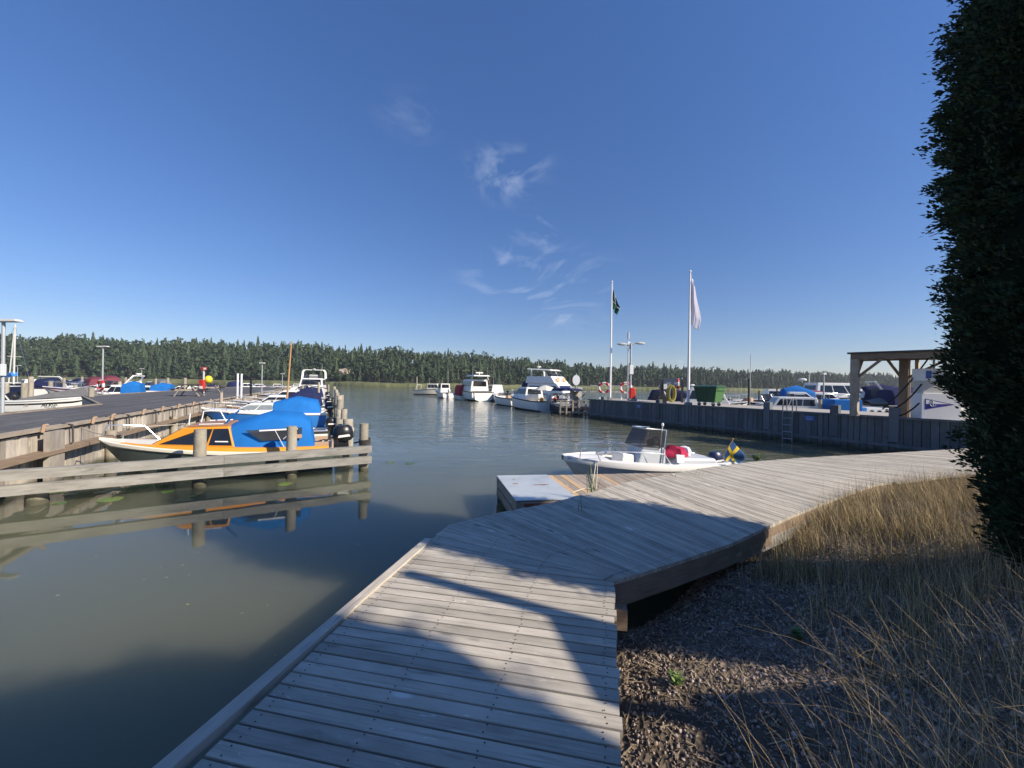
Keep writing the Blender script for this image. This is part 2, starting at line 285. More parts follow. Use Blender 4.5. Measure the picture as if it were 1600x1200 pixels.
M = dict(
    deck=wood('weathered_deck', (.37, .335, .275), (.51, .465, .39), (.18, .16, .135), .26, grain=2.2, scuff=.8),
    decknew=wood('new_board', (.50, .33, .19), (.58, .42, .26), (.32, .2, .11), .1),
    rail=wood('weathered_beam', (.24, .23, .205), (.34, .33, .30), (.12, .115, .10), .2, scuff=.4),
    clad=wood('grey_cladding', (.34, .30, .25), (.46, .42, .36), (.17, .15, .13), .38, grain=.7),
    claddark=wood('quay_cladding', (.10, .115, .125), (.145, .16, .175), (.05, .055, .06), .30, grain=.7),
    pierdeck=wood('pier_deck', (.085, .083, .082), (.125, .12, .118), (.05, .05, .05), .35, knots=False),
    brown=wood('brown_timber', (.20, .145, .10), (.28, .21, .15), (.10, .07, .045), .15),
    post=wood('post_timber', (.27, .22, .17), (.38, .33, .27), (.12, .10, .08), .25),
    pile=mat('pile_wood', (.33, .30, .24), .9, .35, 5, bump=.6, bscale=25, spec=.2, dirt=(.12, .11, .07)),
    white=mat('white_gelcoat', (.76, .75, .71), .28, .05, 2), cream=mat('cream_gelcoat', (.72, .68, .56), .35, .06, 2, dirt=(.60, .57, .47)),
    yel=mat('yellow_gelcoat', (.66, .55, .16), .4, .08, 3),
    lightgrey=mat('pale_grey_panel', (.50, .53, .55), .45, .06, 3), grey=mat('grey_paint', (.22, .23, .24), .5, .1, 5),
    orange=mat('orange_gelcoat', (.74, .30, .025), .3, .05, 2), navy=mat('navy_paint', (.018, .028, .085), .35, .15, 3),
    blue=mat('blue_paint', (.03, .19, .55), .4, .1, 3), canvas=mat('blue_canvas', (.012, .14, .44), .8, .18, 3.5, bump=.5, bscale=4, spec=.2),
    dcanvas=mat('navy_canvas', (.016, .022, .075), .8, .25, 4, bump=.5, bscale=5, spec=.2), gcanvas=mat('grey_canvas', (.15, .15, .155), .85, .2, 4, bump=.5, bscale=5),
    rcanvas=mat('red_canvas', (.33, .02, .03), .8, .2, 4, bump=.4, bscale=5), wine=mat('wine_canvas', (.16, .03, .045), .8, .25, 4, bump=.4, bscale=6),
    glass=mat('dark_glass', (.012, .013, .016), .06, .2, 3, spec=.8), pglass=mat('pale_glass', (.16, .20, .22), .08, .3, 4, spec=.8),
    smoke=mat('smoked_screen', (.035, .036, .042), .12, .2, 3, spec=.7),
    vinyl=mat('vinyl_window', (.05, .052, .055), .15, .4, 8, spec=.6), steel=mat('steel_tube', (.62, .63, .64), .25, .06, 8, metal=.9),
    galv=mat('galvanised', (.42, .45, .47), .5, .15, 4, metal=.3, dirt=(.3, .3, .29)), black=mat('black_plastic', (.014, .015, .017), .35, .2, 5),
    rubber=mat('black_rubber', (.02, .02, .02), .75, .2, 6), anti=mat('dark_bottom_paint', (.035, .05, .045), .6, .2, 4),
    greenhull=mat('olive_bottom_paint', (.075, .095, .085), .45, .25, 2, dirt=(.05, .06, .045)), teak=mat('teak_top', (.30, .165, .10), .6, .15, 10),
    red=mat('red_paint', (.55, .03, .02), .4, .1, 5), redcloth=mat('red_towel', (.42, .012, .06), .9, .2, 6, bump=.6, bscale=15), whitepaint=mat('white_paint', (.78, .79, .80), .4, .06, 4),
    whitecloth=mat('white_cloth', (.78, .76, .80), .8, .1, 5), rope=mat('rope', (.50, .45, .36), .9, .2, 30), darkrope=mat('dark_rope', (.05, .045, .04), .9, .3, 30),
    concrete=mat('quay_top', (.40, .37, .33), .9, .15, 2, bump=.4, bscale=30), metalsheet=mat('metal_sheet', (.56, .60, .60), .42, .12, 3, metal=.25, dirt=(.36, .40, .42)),
    rust=mat('rusty_iron', (.20, .075, .04), .8, .4, 12, bump=.4), gbin=mat('dark_green_plastic', (.02, .075, .035), .45, .1, 4), gbin_lit=mat('green_plastic_lit', (.06, .16, .045), .45, .08, 4),
    signblue=mat('sign_blue', (.03, .12, .42), .4, .05), pennant=mat('pennant_blue', (.05, .04, .30), .4, .05), yellow=mat('yellow_plastic', (.70, .56, .03), .45, .1, 5),
    flagblue=mat('flag_blue', (.01, .075, .21), .8, .1, 5), flagyel=mat('flag_yellow', (.72, .50, .02), .8, .1, 5), flaggreen=mat('flag_green', (.02, .12, .06), .8, .15, 5),
    hose=mat('yellow_hose', (.42, .36, .07), .5, .2, 8), mast=mat('varnished_wood', (.42, .24, .10), .5, .15, 8), tan=mat('tan_cushion', (.42, .28, .18), .7, .2, 8),
    lamp=mat('lamp_head', (.52, .52, .50), .5, .1, 6, dirt=(.34, .35, .33)), stone=mat('pink_grey_stone', (.34, .27, .22), .85, .8, 14, bump=.5, bscale=30),
    bark=mat('bark', (.12, .085, .06), .95, .3, 12, bump=.6), pinebark=mat('pine_bark', (.11, .075, .055), .95, .3, 12),
    darkwood=wood('dark_table_wood', (.045, .04, .038), (.07, .062, .055), (.02, .02, .02), .2),
    lily=leafmat('lily_pad', (.06, .13, .03), (.16, .22, .05), .35, .5), leaf=leafmat('green_leaf', (.07, .14, .03), (.20, .26, .08)),
    reed=leafmat('reed_leaf', (.10, .16, .05), (.28, .30, .14)), thuja=leafmat('thuja_leaf', (.008, .024, .014), (.050, .080, .035), .65, .2),
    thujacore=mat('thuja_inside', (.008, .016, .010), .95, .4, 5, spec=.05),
    dry=leafmat('dry_grass', (.19, .14, .065), (.64, .50, .28), .7), mixgrass=leafmat('mixed_grass', (.07, .085, .03), (.32, .27, .12), .7),
    litter=leafmat('straw_litter', (.10, .075, .045), (.42, .33, .21), .8),
    conifer=leafmat('conifer_needles', (.022, .042, .022), (.080, .112, .055), .8, .15), broad=leafmat('broad_leaves', (.035, .06, .022), (.09, .12, .045), .8, .15),
    reedbed=mat('reed_bed', (.135, .145, .06), .9, .35, .4), debris=leafmat('floating_leaf', (.20, .17, .06), (.42, .42, .2), .6),
)
# terrain and water materials
def clothmat():
    m, t, b = newmat('thin_white_cloth'); b.inputs['Base Color'].default_value = (.85, .83, .88, 1); b.inputs['Roughness'].default_value = .9
    tr = N(t, 'ShaderNodeBsdfTranslucent'); tr.inputs[0].default_value = (.95, .93, .97, 1); mi = N(t, 'ShaderNodeMixShader'); mi.inputs[0].default_value = .55
    out = [n for n in t.nodes if n.type == 'OUTPUT_MATERIAL'][0]; t.links.new(b.outputs[0], mi.inputs[1]); t.links.new(tr.outputs[0], mi.inputs[2]); t.links.new(mi.outputs[0], out.inputs[0]); return m
M['thincloth'] = clothmat()
def seethrough(base, amt):
    m = M[base]; t = m.node_tree; b = t.nodes['Principled BSDF']; out = [n for n in t.nodes if n.type == 'OUTPUT_MATERIAL'][0]
    tr = N(t, 'ShaderNodeBsdfTransparent'); mi = N(t, 'ShaderNodeMixShader'); mi.inputs[0].default_value = amt
    t.links.new(b.outputs[0], mi.inputs[1]); t.links.new(tr.outputs[0], mi.inputs[2]); t.links.new(mi.outputs[0], out.inputs[0])
seethrough('smoke', .5); seethrough('vinyl', .35); seethrough('pglass', .3)
def groundmat():
    m, t, b = newmat('gravel_ground')
    tcn = N(t, 'ShaderNodeTexCoord')
    v = N(t, 'ShaderNodeTexVoronoi'); v.inputs['Scale'].default_value = 26; t.links.new(tcn.outputs['Object'], v.inputs['Vector'])
    n = N(t, 'ShaderNodeTexNoise'); n.inputs['Scale'].default_value = 1.4; n.inputs['Detail'].default_value = 8; t.links.new(tcn.outputs['Object'], n.inputs[0])
    cr_ = N(t, 'ShaderNodeValToRGB'); t.links.new(v.outputs['Color'], cr_.inputs[0])
    e = cr_.color_ramp; e.elements[0].color = (.09, .068, .05, 1); e.elements[1].color = (.31, .245, .19, 1)
    mx_ = N(t, 'ShaderNodeMix', data_type='RGBA'); ra = N(t, 'ShaderNodeMapRange'); ra.inputs[1].default_value = .42; ra.inputs[2].default_value = .62
    t.links.new(n.outputs[0], ra.inputs[0]); t.links.new(ra.outputs[0], mx_.inputs['Factor']); t.links.new(cr_.outputs[0], mx_.inputs['A']); mx_.inputs['B'].default_value = (.12, .095, .07, 1)
    t.links.new(mx_.outputs['Result'], b.inputs['Base Color']); b.inputs['Roughness'].default_value = .95; b.inputs['Specular IOR Level'].default_value = .15
    bp = N(t, 'ShaderNodeBump'); bp.inputs['Strength'].default_value = .9; bp.inputs['Distance'].default_value = .03; t.links.new(v.outputs['Distance'], bp.inputs['Height'])
    t.links.new(bp.outputs[0], b.inputs['Normal']); return m
def watermat():
    m, t, b = newmat('harbour_water')
    tcn = N(t, 'ShaderNodeTexCoord'); geo = N(t, 'ShaderNodeNewGeometry')
    b.subsurface_method = 'BURLEY'; b.inputs['Subsurface Weight'].default_value = .9; b.inputs['Subsurface Radius'].default_value = (.9, 1.0, .7); b.inputs['Subsurface Scale'].default_value = 1.6
    b.inputs['IOR'].default_value = 1.33; b.inputs['Roughness'].default_value = .035; b.inputs['Specular IOR Level'].default_value = .5
    n0 = N(t, 'ShaderNodeTexNoise'); n0.inputs['Scale'].default_value = .22; n0.inputs['Detail'].default_value = 3; t.links.new(geo.outputs['Position'], n0.inputs[0])
    cm = N(t, 'ShaderNodeMix', data_type='RGBA'); t.links.new(n0.outputs[0], cm.inputs['Factor']); cm.inputs['A'].default_value = (.092, .100, .066, 1); cm.inputs['B'].default_value = (.122, .128, .080, 1)
    t.links.new(cm.outputs['Result'], b.inputs['Base Color'])
    # ripples: short chop everywhere, strong in the open basin, nearly still by the docks
    sp = N(t, 'ShaderNodeSeparateXYZ'); t.links.new(geo.outputs['Position'], sp.inputs[0])
    def noise(sx, sy, sc, det, dist=0):
        mp = N(t, 'ShaderNodeMapping'); mp.inputs['Scale'].default_value = (sx, sy, 1); mp.inputs['Rotation'].default_value = (0, 0, R(6)); t.links.new(geo.outputs['Position'], mp.inputs[0])
        n = N(t, 'ShaderNodeTexNoise'); n.inputs['Scale'].default_value = sc; n.inputs['Detail'].default_value = det; n.inputs['Distortion'].default_value = dist; t.links.new(mp.outputs[0], n.inputs[0]); return n
    a = noise(.35, 1.0, 1.7, 3, .6); c = noise(.5, 1.0, 5.0, 2, .3); g = noise(.05, .09, 1.0, 2)
    ry = N(t, 'ShaderNodeMapRange', interpolation_type='SMOOTHSTEP'); ry.inputs[1].default_value = 5.5; ry.inputs[2].default_value = 20; ry.inputs[3].default_value = .035; ry.inputs[4].default_value = 1.0; t.links.new(sp.outputs['Y'], ry.inputs[0])
    gr = N(t, 'ShaderNodeMapRange'); gr.inputs[1].default_value = .35; gr.inputs[2].default_value = .65; gr.inputs[3].default_value = .45; gr.inputs[4].default_value = 1.0; t.links.new(g.outputs[0], gr.inputs[0])
    rx = N(t, 'ShaderNodeMapRange', interpolation_type='SMOOTHSTEP'); rx.inputs[1].default_value = -3; rx.inputs[2].default_value = 3; rx.inputs[3].default_value = .25; rx.inputs[4].default_value = 1
    px_ = N(t, 'ShaderNodeMath', operation='MULTIPLY_ADD'); px_.inputs[1].default_value = .486; t.links.new(sp.outputs['Y'], px_.inputs[0]); t.links.new(sp.outputs['X'], px_.inputs[2]); t.links.new(px_.outputs[0], rx.inputs[0])
    fy_ = N(t, 'ShaderNodeMapRange', interpolation_type='SMOOTHSTEP'); fy_.inputs[1].default_value = 18; fy_.inputs[2].default_value = 34; t.links.new(sp.outputs['Y'], fy_.inputs[0])
    mxx = N(t, 'ShaderNodeMath', operation='MAXIMUM'); t.links.new(fy_.outputs[0], mxx.inputs[0]); t.links.new(rx.outputs[0], mxx.inputs[1])
    m1 = N(t, 'ShaderNodeMath', operation='MULTIPLY'); t.links.new(ry.outputs[0], m1.inputs[0]); t.links.new(gr.outputs[0], m1.inputs[1])
    m2 = N(t, 'ShaderNodeMath', operation='MULTIPLY'); t.links.new(m1.outputs[0], m2.inputs[0]); t.links.new(mxx.outputs[0], m2.inputs[1])
    s = N(t, 'ShaderNodeMath', operation='MULTIPLY_ADD'); s.inputs[1].default_value = .28; t.links.new(c.outputs[0], s.inputs[0]); t.links.new(a.outputs[0], s.inputs[2])
    hgt = N(t, 'ShaderNodeMath', operation='MULTIPLY'); t.links.new(s.outputs[0], hgt.inputs[0]); t.links.new(m2.outputs[0], hgt.inputs[1])
    bp = N(t, 'ShaderNodeBump'); bp.inputs['Strength'].default_value = 1; bp.inputs['Distance'].default_value = .085; t.links.new(hgt.outputs[0], bp.inputs['Height'])
    t.links.new(bp.outputs[0], b.inputs['Normal']); return m
def wetfoot(base):
    m = M[base]; t = m.node_tree; b = t.nodes['Principled BSDF']; g = N(t, 'ShaderNodeNewGeometry'); s = N(t, 'ShaderNodeSeparateXYZ'); t.links.new(g.outputs['Position'], s.inputs[0])
    n = N(t, 'ShaderNodeTexNoise'); n.inputs['Scale'].default_value = 4; t.links.new(g.outputs['Position'], n.inputs[0])
    a = N(t, 'ShaderNodeMath', operation='MULTIPLY_ADD'); a.inputs[1].default_value = -.16; t.links.new(n.outputs[0], a.inputs[0]); t.links.new(s.outputs['Z'], a.inputs[2])
    r = N(t, 'ShaderNodeMapRange'); r.inputs[1].default_value = .10; r.inputs[2].default_value = -.01; r.inputs[4].default_value = .85; t.links.new(a.outputs[0], r.inputs[0])
    mm = N(t, 'ShaderNodeMix', data_type='RGBA'); src = b.inputs['Base Color'].links[0].from_socket
    t.links.new(r.outputs[0], mm.inputs['Factor']); t.links.new(src, mm.inputs['A']); mm.inputs['B'].default_value = (.035, .038, .022, 1); t.links.new(mm.outputs['Result'], b.inputs['Base Color'])
for k_ in ('pile', 'clad', 'claddark', 'post'): wetfoot(k_)
M['ground'] = groundmat(); M['water'] = watermat()
hm, ht, hb_ = newmat('hill_ground'); hb_.inputs['Base Color'].default_value = (.035, .045, .02, 1); hb_.inputs['Roughness'].default_value = 1

# ------------------------------------------------------------------ water, far shore
mb = MB(); mb.add([(-900, -60, 0), (900, -60, 0), (900, 1200, 0), (-900, 1200, 0)], [(0, 1, 2, 3)])
tag(mb.build('water', M['water']), kind='structure')
mb = MB(); mb.add([(-900, -60, -2.5), (900, -60, -2.5), (900, 1200, -2.5), (-900, 1200, -2.5)], [(0, 1, 2, 3)])
tag(mb.build('harbour_bed', M['ground']), kind='structure')
def shoreY(x): return 236+np.clip((np.asarray(x, float)+60)*.33, 0, 400)+4*np.sin(np.asarray(x, float)/37)+2*np.sin(np.asarray(x, float)/11)
def hillz(x, y):
    x = np.asarray(x, float); d = np.asarray(y, float)-shoreY(x)
    top = np.interp(x, [-420, -330, -240, -150, -60, 20, 120, 260, 420, 700], [27, 26, 25, 23, 18.5, 12, 9.5, 9, 9, 8])
    return .3+top*(1-np.exp(-(np.clip(d-9, 0, None)/46)**1.4))+1.2*np.sin(x/31+y/40)*np.clip((d-15)/40, 0, 1)
xs = np.arange(-460, 720, 9.0); ds = np.array([-4, 0, 4, 9, 15, 22, 30, 40, 52, 66, 82, 100, 130, 180.])
vv = []; ff = []
for x in xs:
    for d in ds:
        y = float(shoreY(x))+d; vv.append((x, y, -1.5 if d < 0 else float(hillz(x, y))))
nd = len(ds)
for i in range(len(xs)-1):
    for j in range(nd-1): a = i*nd+j; ff.append((a, a+nd, a+nd+1, a+1))
tag(npmesh('hill', vv, ff, hm, smooth=True), kind='structure')
# reed belt: a thick ragged bank of reeds
vv = []; ff = []; xr = np.arange(-420, 690, 1.1)
for i, x in enumerate(xr):
    y = float(shoreY(x)); h = 1.75+.25*math.sin(x/9)+rng.uniform(-.2, .25); y0 = y-1.5+rng.uniform(-.5, .5)
    vv += [(x, y0, -.1), (x, y0+.3, h), (x+.4, y0+6, h+.3), (x, y0+12, h+.5), (x, y0+12.2, 0)]
for i in range(len(xr)-1):
    for j in range(4): a = i*5+j; ff.append((a, a+5, a+6, a+1))
o = npmesh('reed_bed', vv, ff, M['reedbed']); tag(o, 'yellow green reed belt along the far shore', 'reeds', kind='stuff')
# conifers
def conifer(seed, kind):
    r = np.random.default_rng(seed); v = []; f = []; rv = []
    def tri(a, b, c, t): i = len(v); v.extend([a, b, c]); f.append((i, i+1, i+2)); rv.append(t)
    H = 1.0
    if kind == 0:      # spruce: ragged whorls
        for l in range(9):
            z = .12+.86*l/9; rad = .17*(1-l/9.3)**.8+.012; n = 9
            for k in range(n):
                a = 2*math.pi*(k+r.uniform(-.3, .3))/n; q = rad*r.uniform(.65, 1.2); w = .5; zz = z+r.uniform(-.02, .02)
                top = (math.cos(a)*.01, math.sin(a)*.01, min(1, zz+.17)); lo = zz-.05+r.uniform(-.02, .02)
                tri(top, (math.cos(a-w)*q*.8, math.sin(a-w)*q*.8, lo+.02), (math.cos(a)*q, math.sin(a)*q, lo), r.random())
                tri(top, (math.cos(a)*q, math.sin(a)*q, lo), (math.cos(a+w)*q*.8, math.sin(a+w)*q*.8, lo+.02), r.random())
    else:              # pine / broadleaf: leaf clumps through the crown
        z0, zr, rw = (.42, .50, .19) if kind == 1 else (.12, .75, .27)
        for c in range(16 if kind == 1 else 22):
            a = r.uniform(0, 6.28); tz = r.uniform(0, 1); rr = rw*math.sqrt(r.uniform(.1, 1))*math.sin(math.pi*min(.95, max(.12, (1-tz)*.8+.1)))
            cx, cy, cz = math.cos(a)*rr, math.sin(a)*rr, z0+zr*tz; s = r.uniform(.05, .09)*(1.15-.5*tz)
            t0 = r.random()*.6
            for q in range(9):
                d = r.normal(size=3); d /= np.linalg.norm(d); p = np.array([cx, cy, cz])+d*s*[1, 1, .7]
                e = np.cross(d, r.normal(size=3)); e /= np.linalg.norm(e); g = np.cross(d, e)
                tri(tuple(p+e*s*.8), tuple(p-e*s*.5+g*s*.7), tuple(p-e*s*.4-g*s*.7), t0+r.random()*.4)
        tri((0, 0, .95), (.1, .02, .7), (-.1, .03, .7), .3)
    return np.array(v), np.array(f), np.array(rv)
def trunkmesh(v, f, rv, w=.012):
    o = len(v); tv = []
    for z, s in ((-.08, 1.3), (.75, .5)):
        for a in range(4): tv.append((math.cos(a*1.57)*w*s, math.sin(a*1.57)*w*s, z))
    tf = [(o+k, o+(k+1) % 4, o+4+k) for k in range(4)]+[(o+(k+1) % 4, o+4+(k+1) % 4, o+4+k) for k in range(4)]
    return np.vstack([v, tv]), np.vstack([f, tf]), np.concatenate([rv, np.full(8, .5)]), len(f)
kinds = [(0, 11), (0, 12), (0, 13), (1, 21), (1, 22), (2, 31)]
protos = []
for k, sd in kinds:
    a = trunkmesh(*conifer(sd, k)); protos.append((k, a))
pm = []
for i, (k, (v, f, rv, nf)) in enumerate(protos):
    me_o = npmesh('tree_proto', v, f, [M['broad'] if k == 2 else M['conifer'], M['pinebark']], rv)
    mi = np.zeros(len(f), np.int32); mi[nf:] = 1; me_o.data.polygons.foreach_set('material_index', mi)
    me_o.data.name = ['spruce', 'spruce', 'spruce', 'pine', 'pine', 'broadleaf_tree'][i]; pm.append(me_o.data); bpy.data.objects.remove(me_o)
spots = []
row = 0; d = 12.0
while d < 92:
    x = -430.0+rng.uniform(0, 3)
    while x < 560:
        y = float(shoreY(x))+d+rng.uniform(-2.2, 2.2); X = x+rng.uniform(-1.2, 1.2)
        if abs(X)/y < 1.42 or True:
            k = rng.choice(6, p=[.12, .10, .08, .31, .31, .08]) if row > 0 else rng.choice(6, p=[.09, .09, .06, .26, .26, .24])
            h = rng.uniform(10.5, 16.5)*(1+.10*math.sin(X/13+y/9)+.06*math.sin(X/5.1))*(1.0 if k < 5 else .62)
            if row == 0: h *= rng.uniform(.55, 1.0)
            if -1.42 < X/y < 1.25: spots.append((X, y, float(hillz(X, y))-.4, h, int(k), rng.uniform(0, 6.28), rng.uniform(.78, 1.08), row))
        x += rng.uniform(2.5, 4.2)
    d += 6.0+row*.35; row += 1
front = sorted([s for s in spots if s[7] == 0], key=lambda s: s[1])[:290]
fs_ = set(id(s) for s in front)
TL = {0: 'dark spruce standing in the front row of the far forest edge', 3: 'tall pine standing in the front row of the far forest edge', 5: 'pale green broadleaf tree in the front row of the far forest edge'}
for s in front:
    X, y, z, h, k, a, w, r_ = s
    nm = ['spruce_tree', 'spruce_tree', 'spruce_tree', 'pine_tree', 'pine_tree', 'broadleaf_tree'][k]
    o = bpy.data.objects.new(nm, pm[k]); C.objects.link(o); o.location = (X, y, z); o.rotation_euler = (0, 0, a); o.scale = (h*w, h*w, h)
    kk = 0 if k < 3 else (3 if k < 5 else 5); tag(o, TL[kk], 'tree', {0: 'spruces along the far shore', 3: 'pines along the far shore', 5: 'broadleaf trees along the far shore'}[kk])
Vs, Fs, Rs, Ms = [], [], [], []; off = 0
for s in spots:
    if id(s) in fs_: continue
    X, y, z, h, k, a, w, r_ = s; kk, (v, f, rv, nf) = protos[k]
    c, sn = math.cos(a), math.sin(a); vx = (v[:, 0]*c-v[:, 1]*sn)*h*w+X; vy = (v[:, 0]*sn+v[:, 1]*c)*h*w+y
    Vs.append(np.stack([vx, vy, v[:, 2]*h+z], 1)); Fs.append(f+off); off += len(v)
    Rs.append(np.clip(rv*.55+rng.uniform(-.15, .55), 0, 1)); mi = np.full(len(f), 1 if kk == 2 else 0, np.int32); mi[nf:] = 2; Ms.append(mi)
o = npmesh('forest', np.vstack(Vs), np.vstack(Fs), [M['conifer'], M['broad'], M['pinebark']], np.concatenate(Rs))
o.data.polygons.foreach_set('material_index', np.concatenate(Ms)); tag(o, 'dense dark conifer forest covering the long ridge across the water', 'forest', kind='stuff')
# bare rock faces among the trees
for i, (px, py, Y, s) in enumerate([(540, 582, 256, 5), (755, 598, 268, 4.5)]):
    c = Q(px, py, Y); mb = MB(); r = random.Random(i)
    bm = bmesh.new(); bmesh.ops.create_icosphere(bm, subdivisions=3, radius=s)
    for v in bm.verts: v.co *= r.uniform(.86, 1.08); v.co.z *= .55
    mb.add([v.co+c for v in bm.verts], [tuple(v.index for v in f.verts) for f in bm.faces]); bm.free()
    tag(mb.build('rock_outcrop', M['stone']), ['bare pinkish rock face among pines, left of the two on the far ridge', 'low bare rock knoll on the far shore behind the moored motor cruisers'][i], 'rock')
# ------------------------------------------------------------------ pier on the left
PH = 1.10
pd = Vector((-.437, .899, 0)); pn = Vector((.899, .437, 0))           # along the pier, out towards the basin
pe = P(0, 683, PH)
def pier(s, o, z=PH): q = pe+pd*s+pn*o; return Vector((q.x, q.y, z))
root = thing('pier', 'wide grey timber pier with a vertically boarded side, left of the basin', 'pier', (pe.x, pe.y, 0))
mb = MB()                                                              # deck boards run along the pier
def strip(s0, s1, o0, o1):
    o = o1
    while o > o0+.01:
        s = s0-rnd.uniform(0, 4)
        while s < s1:
            a = max(s, s0); L = rnd.uniform(3.6, 4.8); b = min(s+L, s1)
            if b-a > .05: mb.beam(pier(a+.004, o-.07, PH-.025), pier(b-.004, o-.07, PH-.025), .135, .05)
            s += L
        o -= .14
strip(-6, 66, -2.9, 0)
# the broad landing beyond the inlet on the left: its near side runs at a slant
o = -2.94
while o > -7.2:
    s = 11+(-2.9-o)*2.15; s1 = s; 
    while s < 66:
        b = min(66, s+rnd.uniform(3.6, 4.8)); mb.beam(pier(s+.004, o-.07, PH-.025), pier(b-.004, o-.07, PH-.025), .135, .05); s = b
    o -= .14
mb.build('deck_boards', M['pierdeck'], root)
mb = MB()
for s0, s1, oo in ((-6, 66, .012), ):
    mb.beam(pier(s0, oo, PH+.02), pier(s1, oo, PH+.02), .11, .075)
mb.beam(pier(-6, -2.95, PH+.02), pier(11, -2.95, PH+.02), .09, .06); mb.beam(pier(10.9, -2.95, PH+.02), pier(20.1, -7.2, PH+.02), .09, .06); mb.beam(pier(20.2, -7.25, PH+.02), pier(66, -7.25, PH+.02), .09, .06)
mb.build('edge_beam', M['rail' if 0 else 'post'], root)
mb = MB(); s = -6
while s < 62:
    w = rnd.uniform(.13, .2); b = rnd.uniform(-.02, .012)
    mb.beam(pier(s+w/2, -.03+b, -.3), pier(s+w/2, -.03+b, PH-.06), .04, w-.012, up=pd); s += w
mb.build('side_boards', M['clad'], root); mb = MB(); n = 46
for k in range(n):
    t = (k+.5)/n; c = pier(11+9.1*t, -2.9-4.3*t, 0); mb.beam(c+V(0, 0, -.3), c+V(0, 0, PH-.06), .04, .2, up=(pd*9.1-pn*4.3).normalized())
mb.build('landing_boards', M['clad'], root); mb = MB(); q = -6
while q < 11: mb.beam(pier(q+.1, -2.9, -.3), pier(q+.1, -2.9, PH-.06), .04, .188, up=pd); q += .2
mb.build('rear_boards', M['clad'], root)
mb = MB()
for z_, o_ in ((.66, .14),):
    mb.beam(pier(-6, o_, z_), pier(46, o_, z_), .26, .075)
mb.build('ledge', M['brown'], root)
for i in range(9):
    mb = MB(); s = -1.0+i*4.6; mb.tube([pier(s, .1, -.6), pier(s, .1, PH-.3)], .11, 10)
    mb.build('support_pile', M['pile'], root, smooth=True)
mb = MB(); mb.beam(pier(1.05, .20, .0), pier(1.05, .20, PH-.02), .09, .48, up=pd); mb.build('boarded_pile', M['clad'], root)
for s in (.9, 2.7, 3.6, 5.5, 7.0, 8.6, 10.4, 13):
    mb = MB(); mb.tube([pier(s, .1, PH-.03), pier(s, .12, PH+.11), pier(s+.06, .14, PH+.11)], .028, 6)
    mb.build('mooring_ring', M['tan'], root)
    mb = MB(); mb.tube([pier(s+.8, .02, PH+.07), pier(s+1.0, .10, PH+.02), pier(s+1.02, .10, .75), pier(s+.9, .12, .72)], .016, 5)
    mb.build('hanging_rope', M['darkrope'], root)
# ------------------------------------------------------------------ beams with posts in front of the orange boat
A = Vector((-3.55, 9.32, 0)); B = Vector((-9.3, 5.72, 0)); bd = (B-A).normalized(); bn = Vector((-bd.y, bd.x, 0))
if bn.y > 0: bn = -bn
root = thing('mooring_boom', 'weathered pair of horizontal timber beams fixed along posts before the orange boat', 'jetty', (A.x, A.y, 0))
def seg(t0, t1, z, w, h): 
    a = A+bd*t0+bn*.16; b = A+bd*t1+bn*.16; mbx.beam((a.x, a.y, z), (b.x, b.y, z), w, h)
for z in (.55, .30):
    mbx = MB(); L = (B-A).length
    for t0, t1 in ((-.12, 2.72), (2.725, L)): seg(t0, t1, z, .13, .165)
    mbx.build('beam', M['rail'], root)
for px, py, top in ((568, 736, 1.15), (455, 747, 1.15), (308, 766, 1.16), (50, 791, .2)):
    c = P(px, py, 0); t = (c-A).dot(bd); c = A+bd*t-bn*.02
    mb = MB(); r_ = .135 if top < 1 else .105
    tilt = V(rnd.uniform(-.01, .01), 0, 0)
    mb.tube([(c.x, c.y, -1.2), (c.x, c.y, .2 if top > 1 else .05), (c.x+tilt.x, c.y, top)], [r_*1.15, r_*1.06, r_*.97], 14); mb.build('post', M['pile'], root, smooth=True)
mb = MB(); mb.tube([A+V(-.1, -.02, .72), A+V(-.14, .06, .70), A+V(-.3, .1, .66)], .02, 6, 0)
for k in range(5): 
    a0 = [A+V(math.cos(t)*.125, math.sin(t)*.125, .66+k*.028+.02*math.sin(t)) for t in np.linspace(0, 6.28, 13)]; mb.tube(a0, .014, 5)
tag(mb.build('mooring_rope', M['darkrope']), 'dark mooring rope wound round the outermost post of the beams', 'rope')
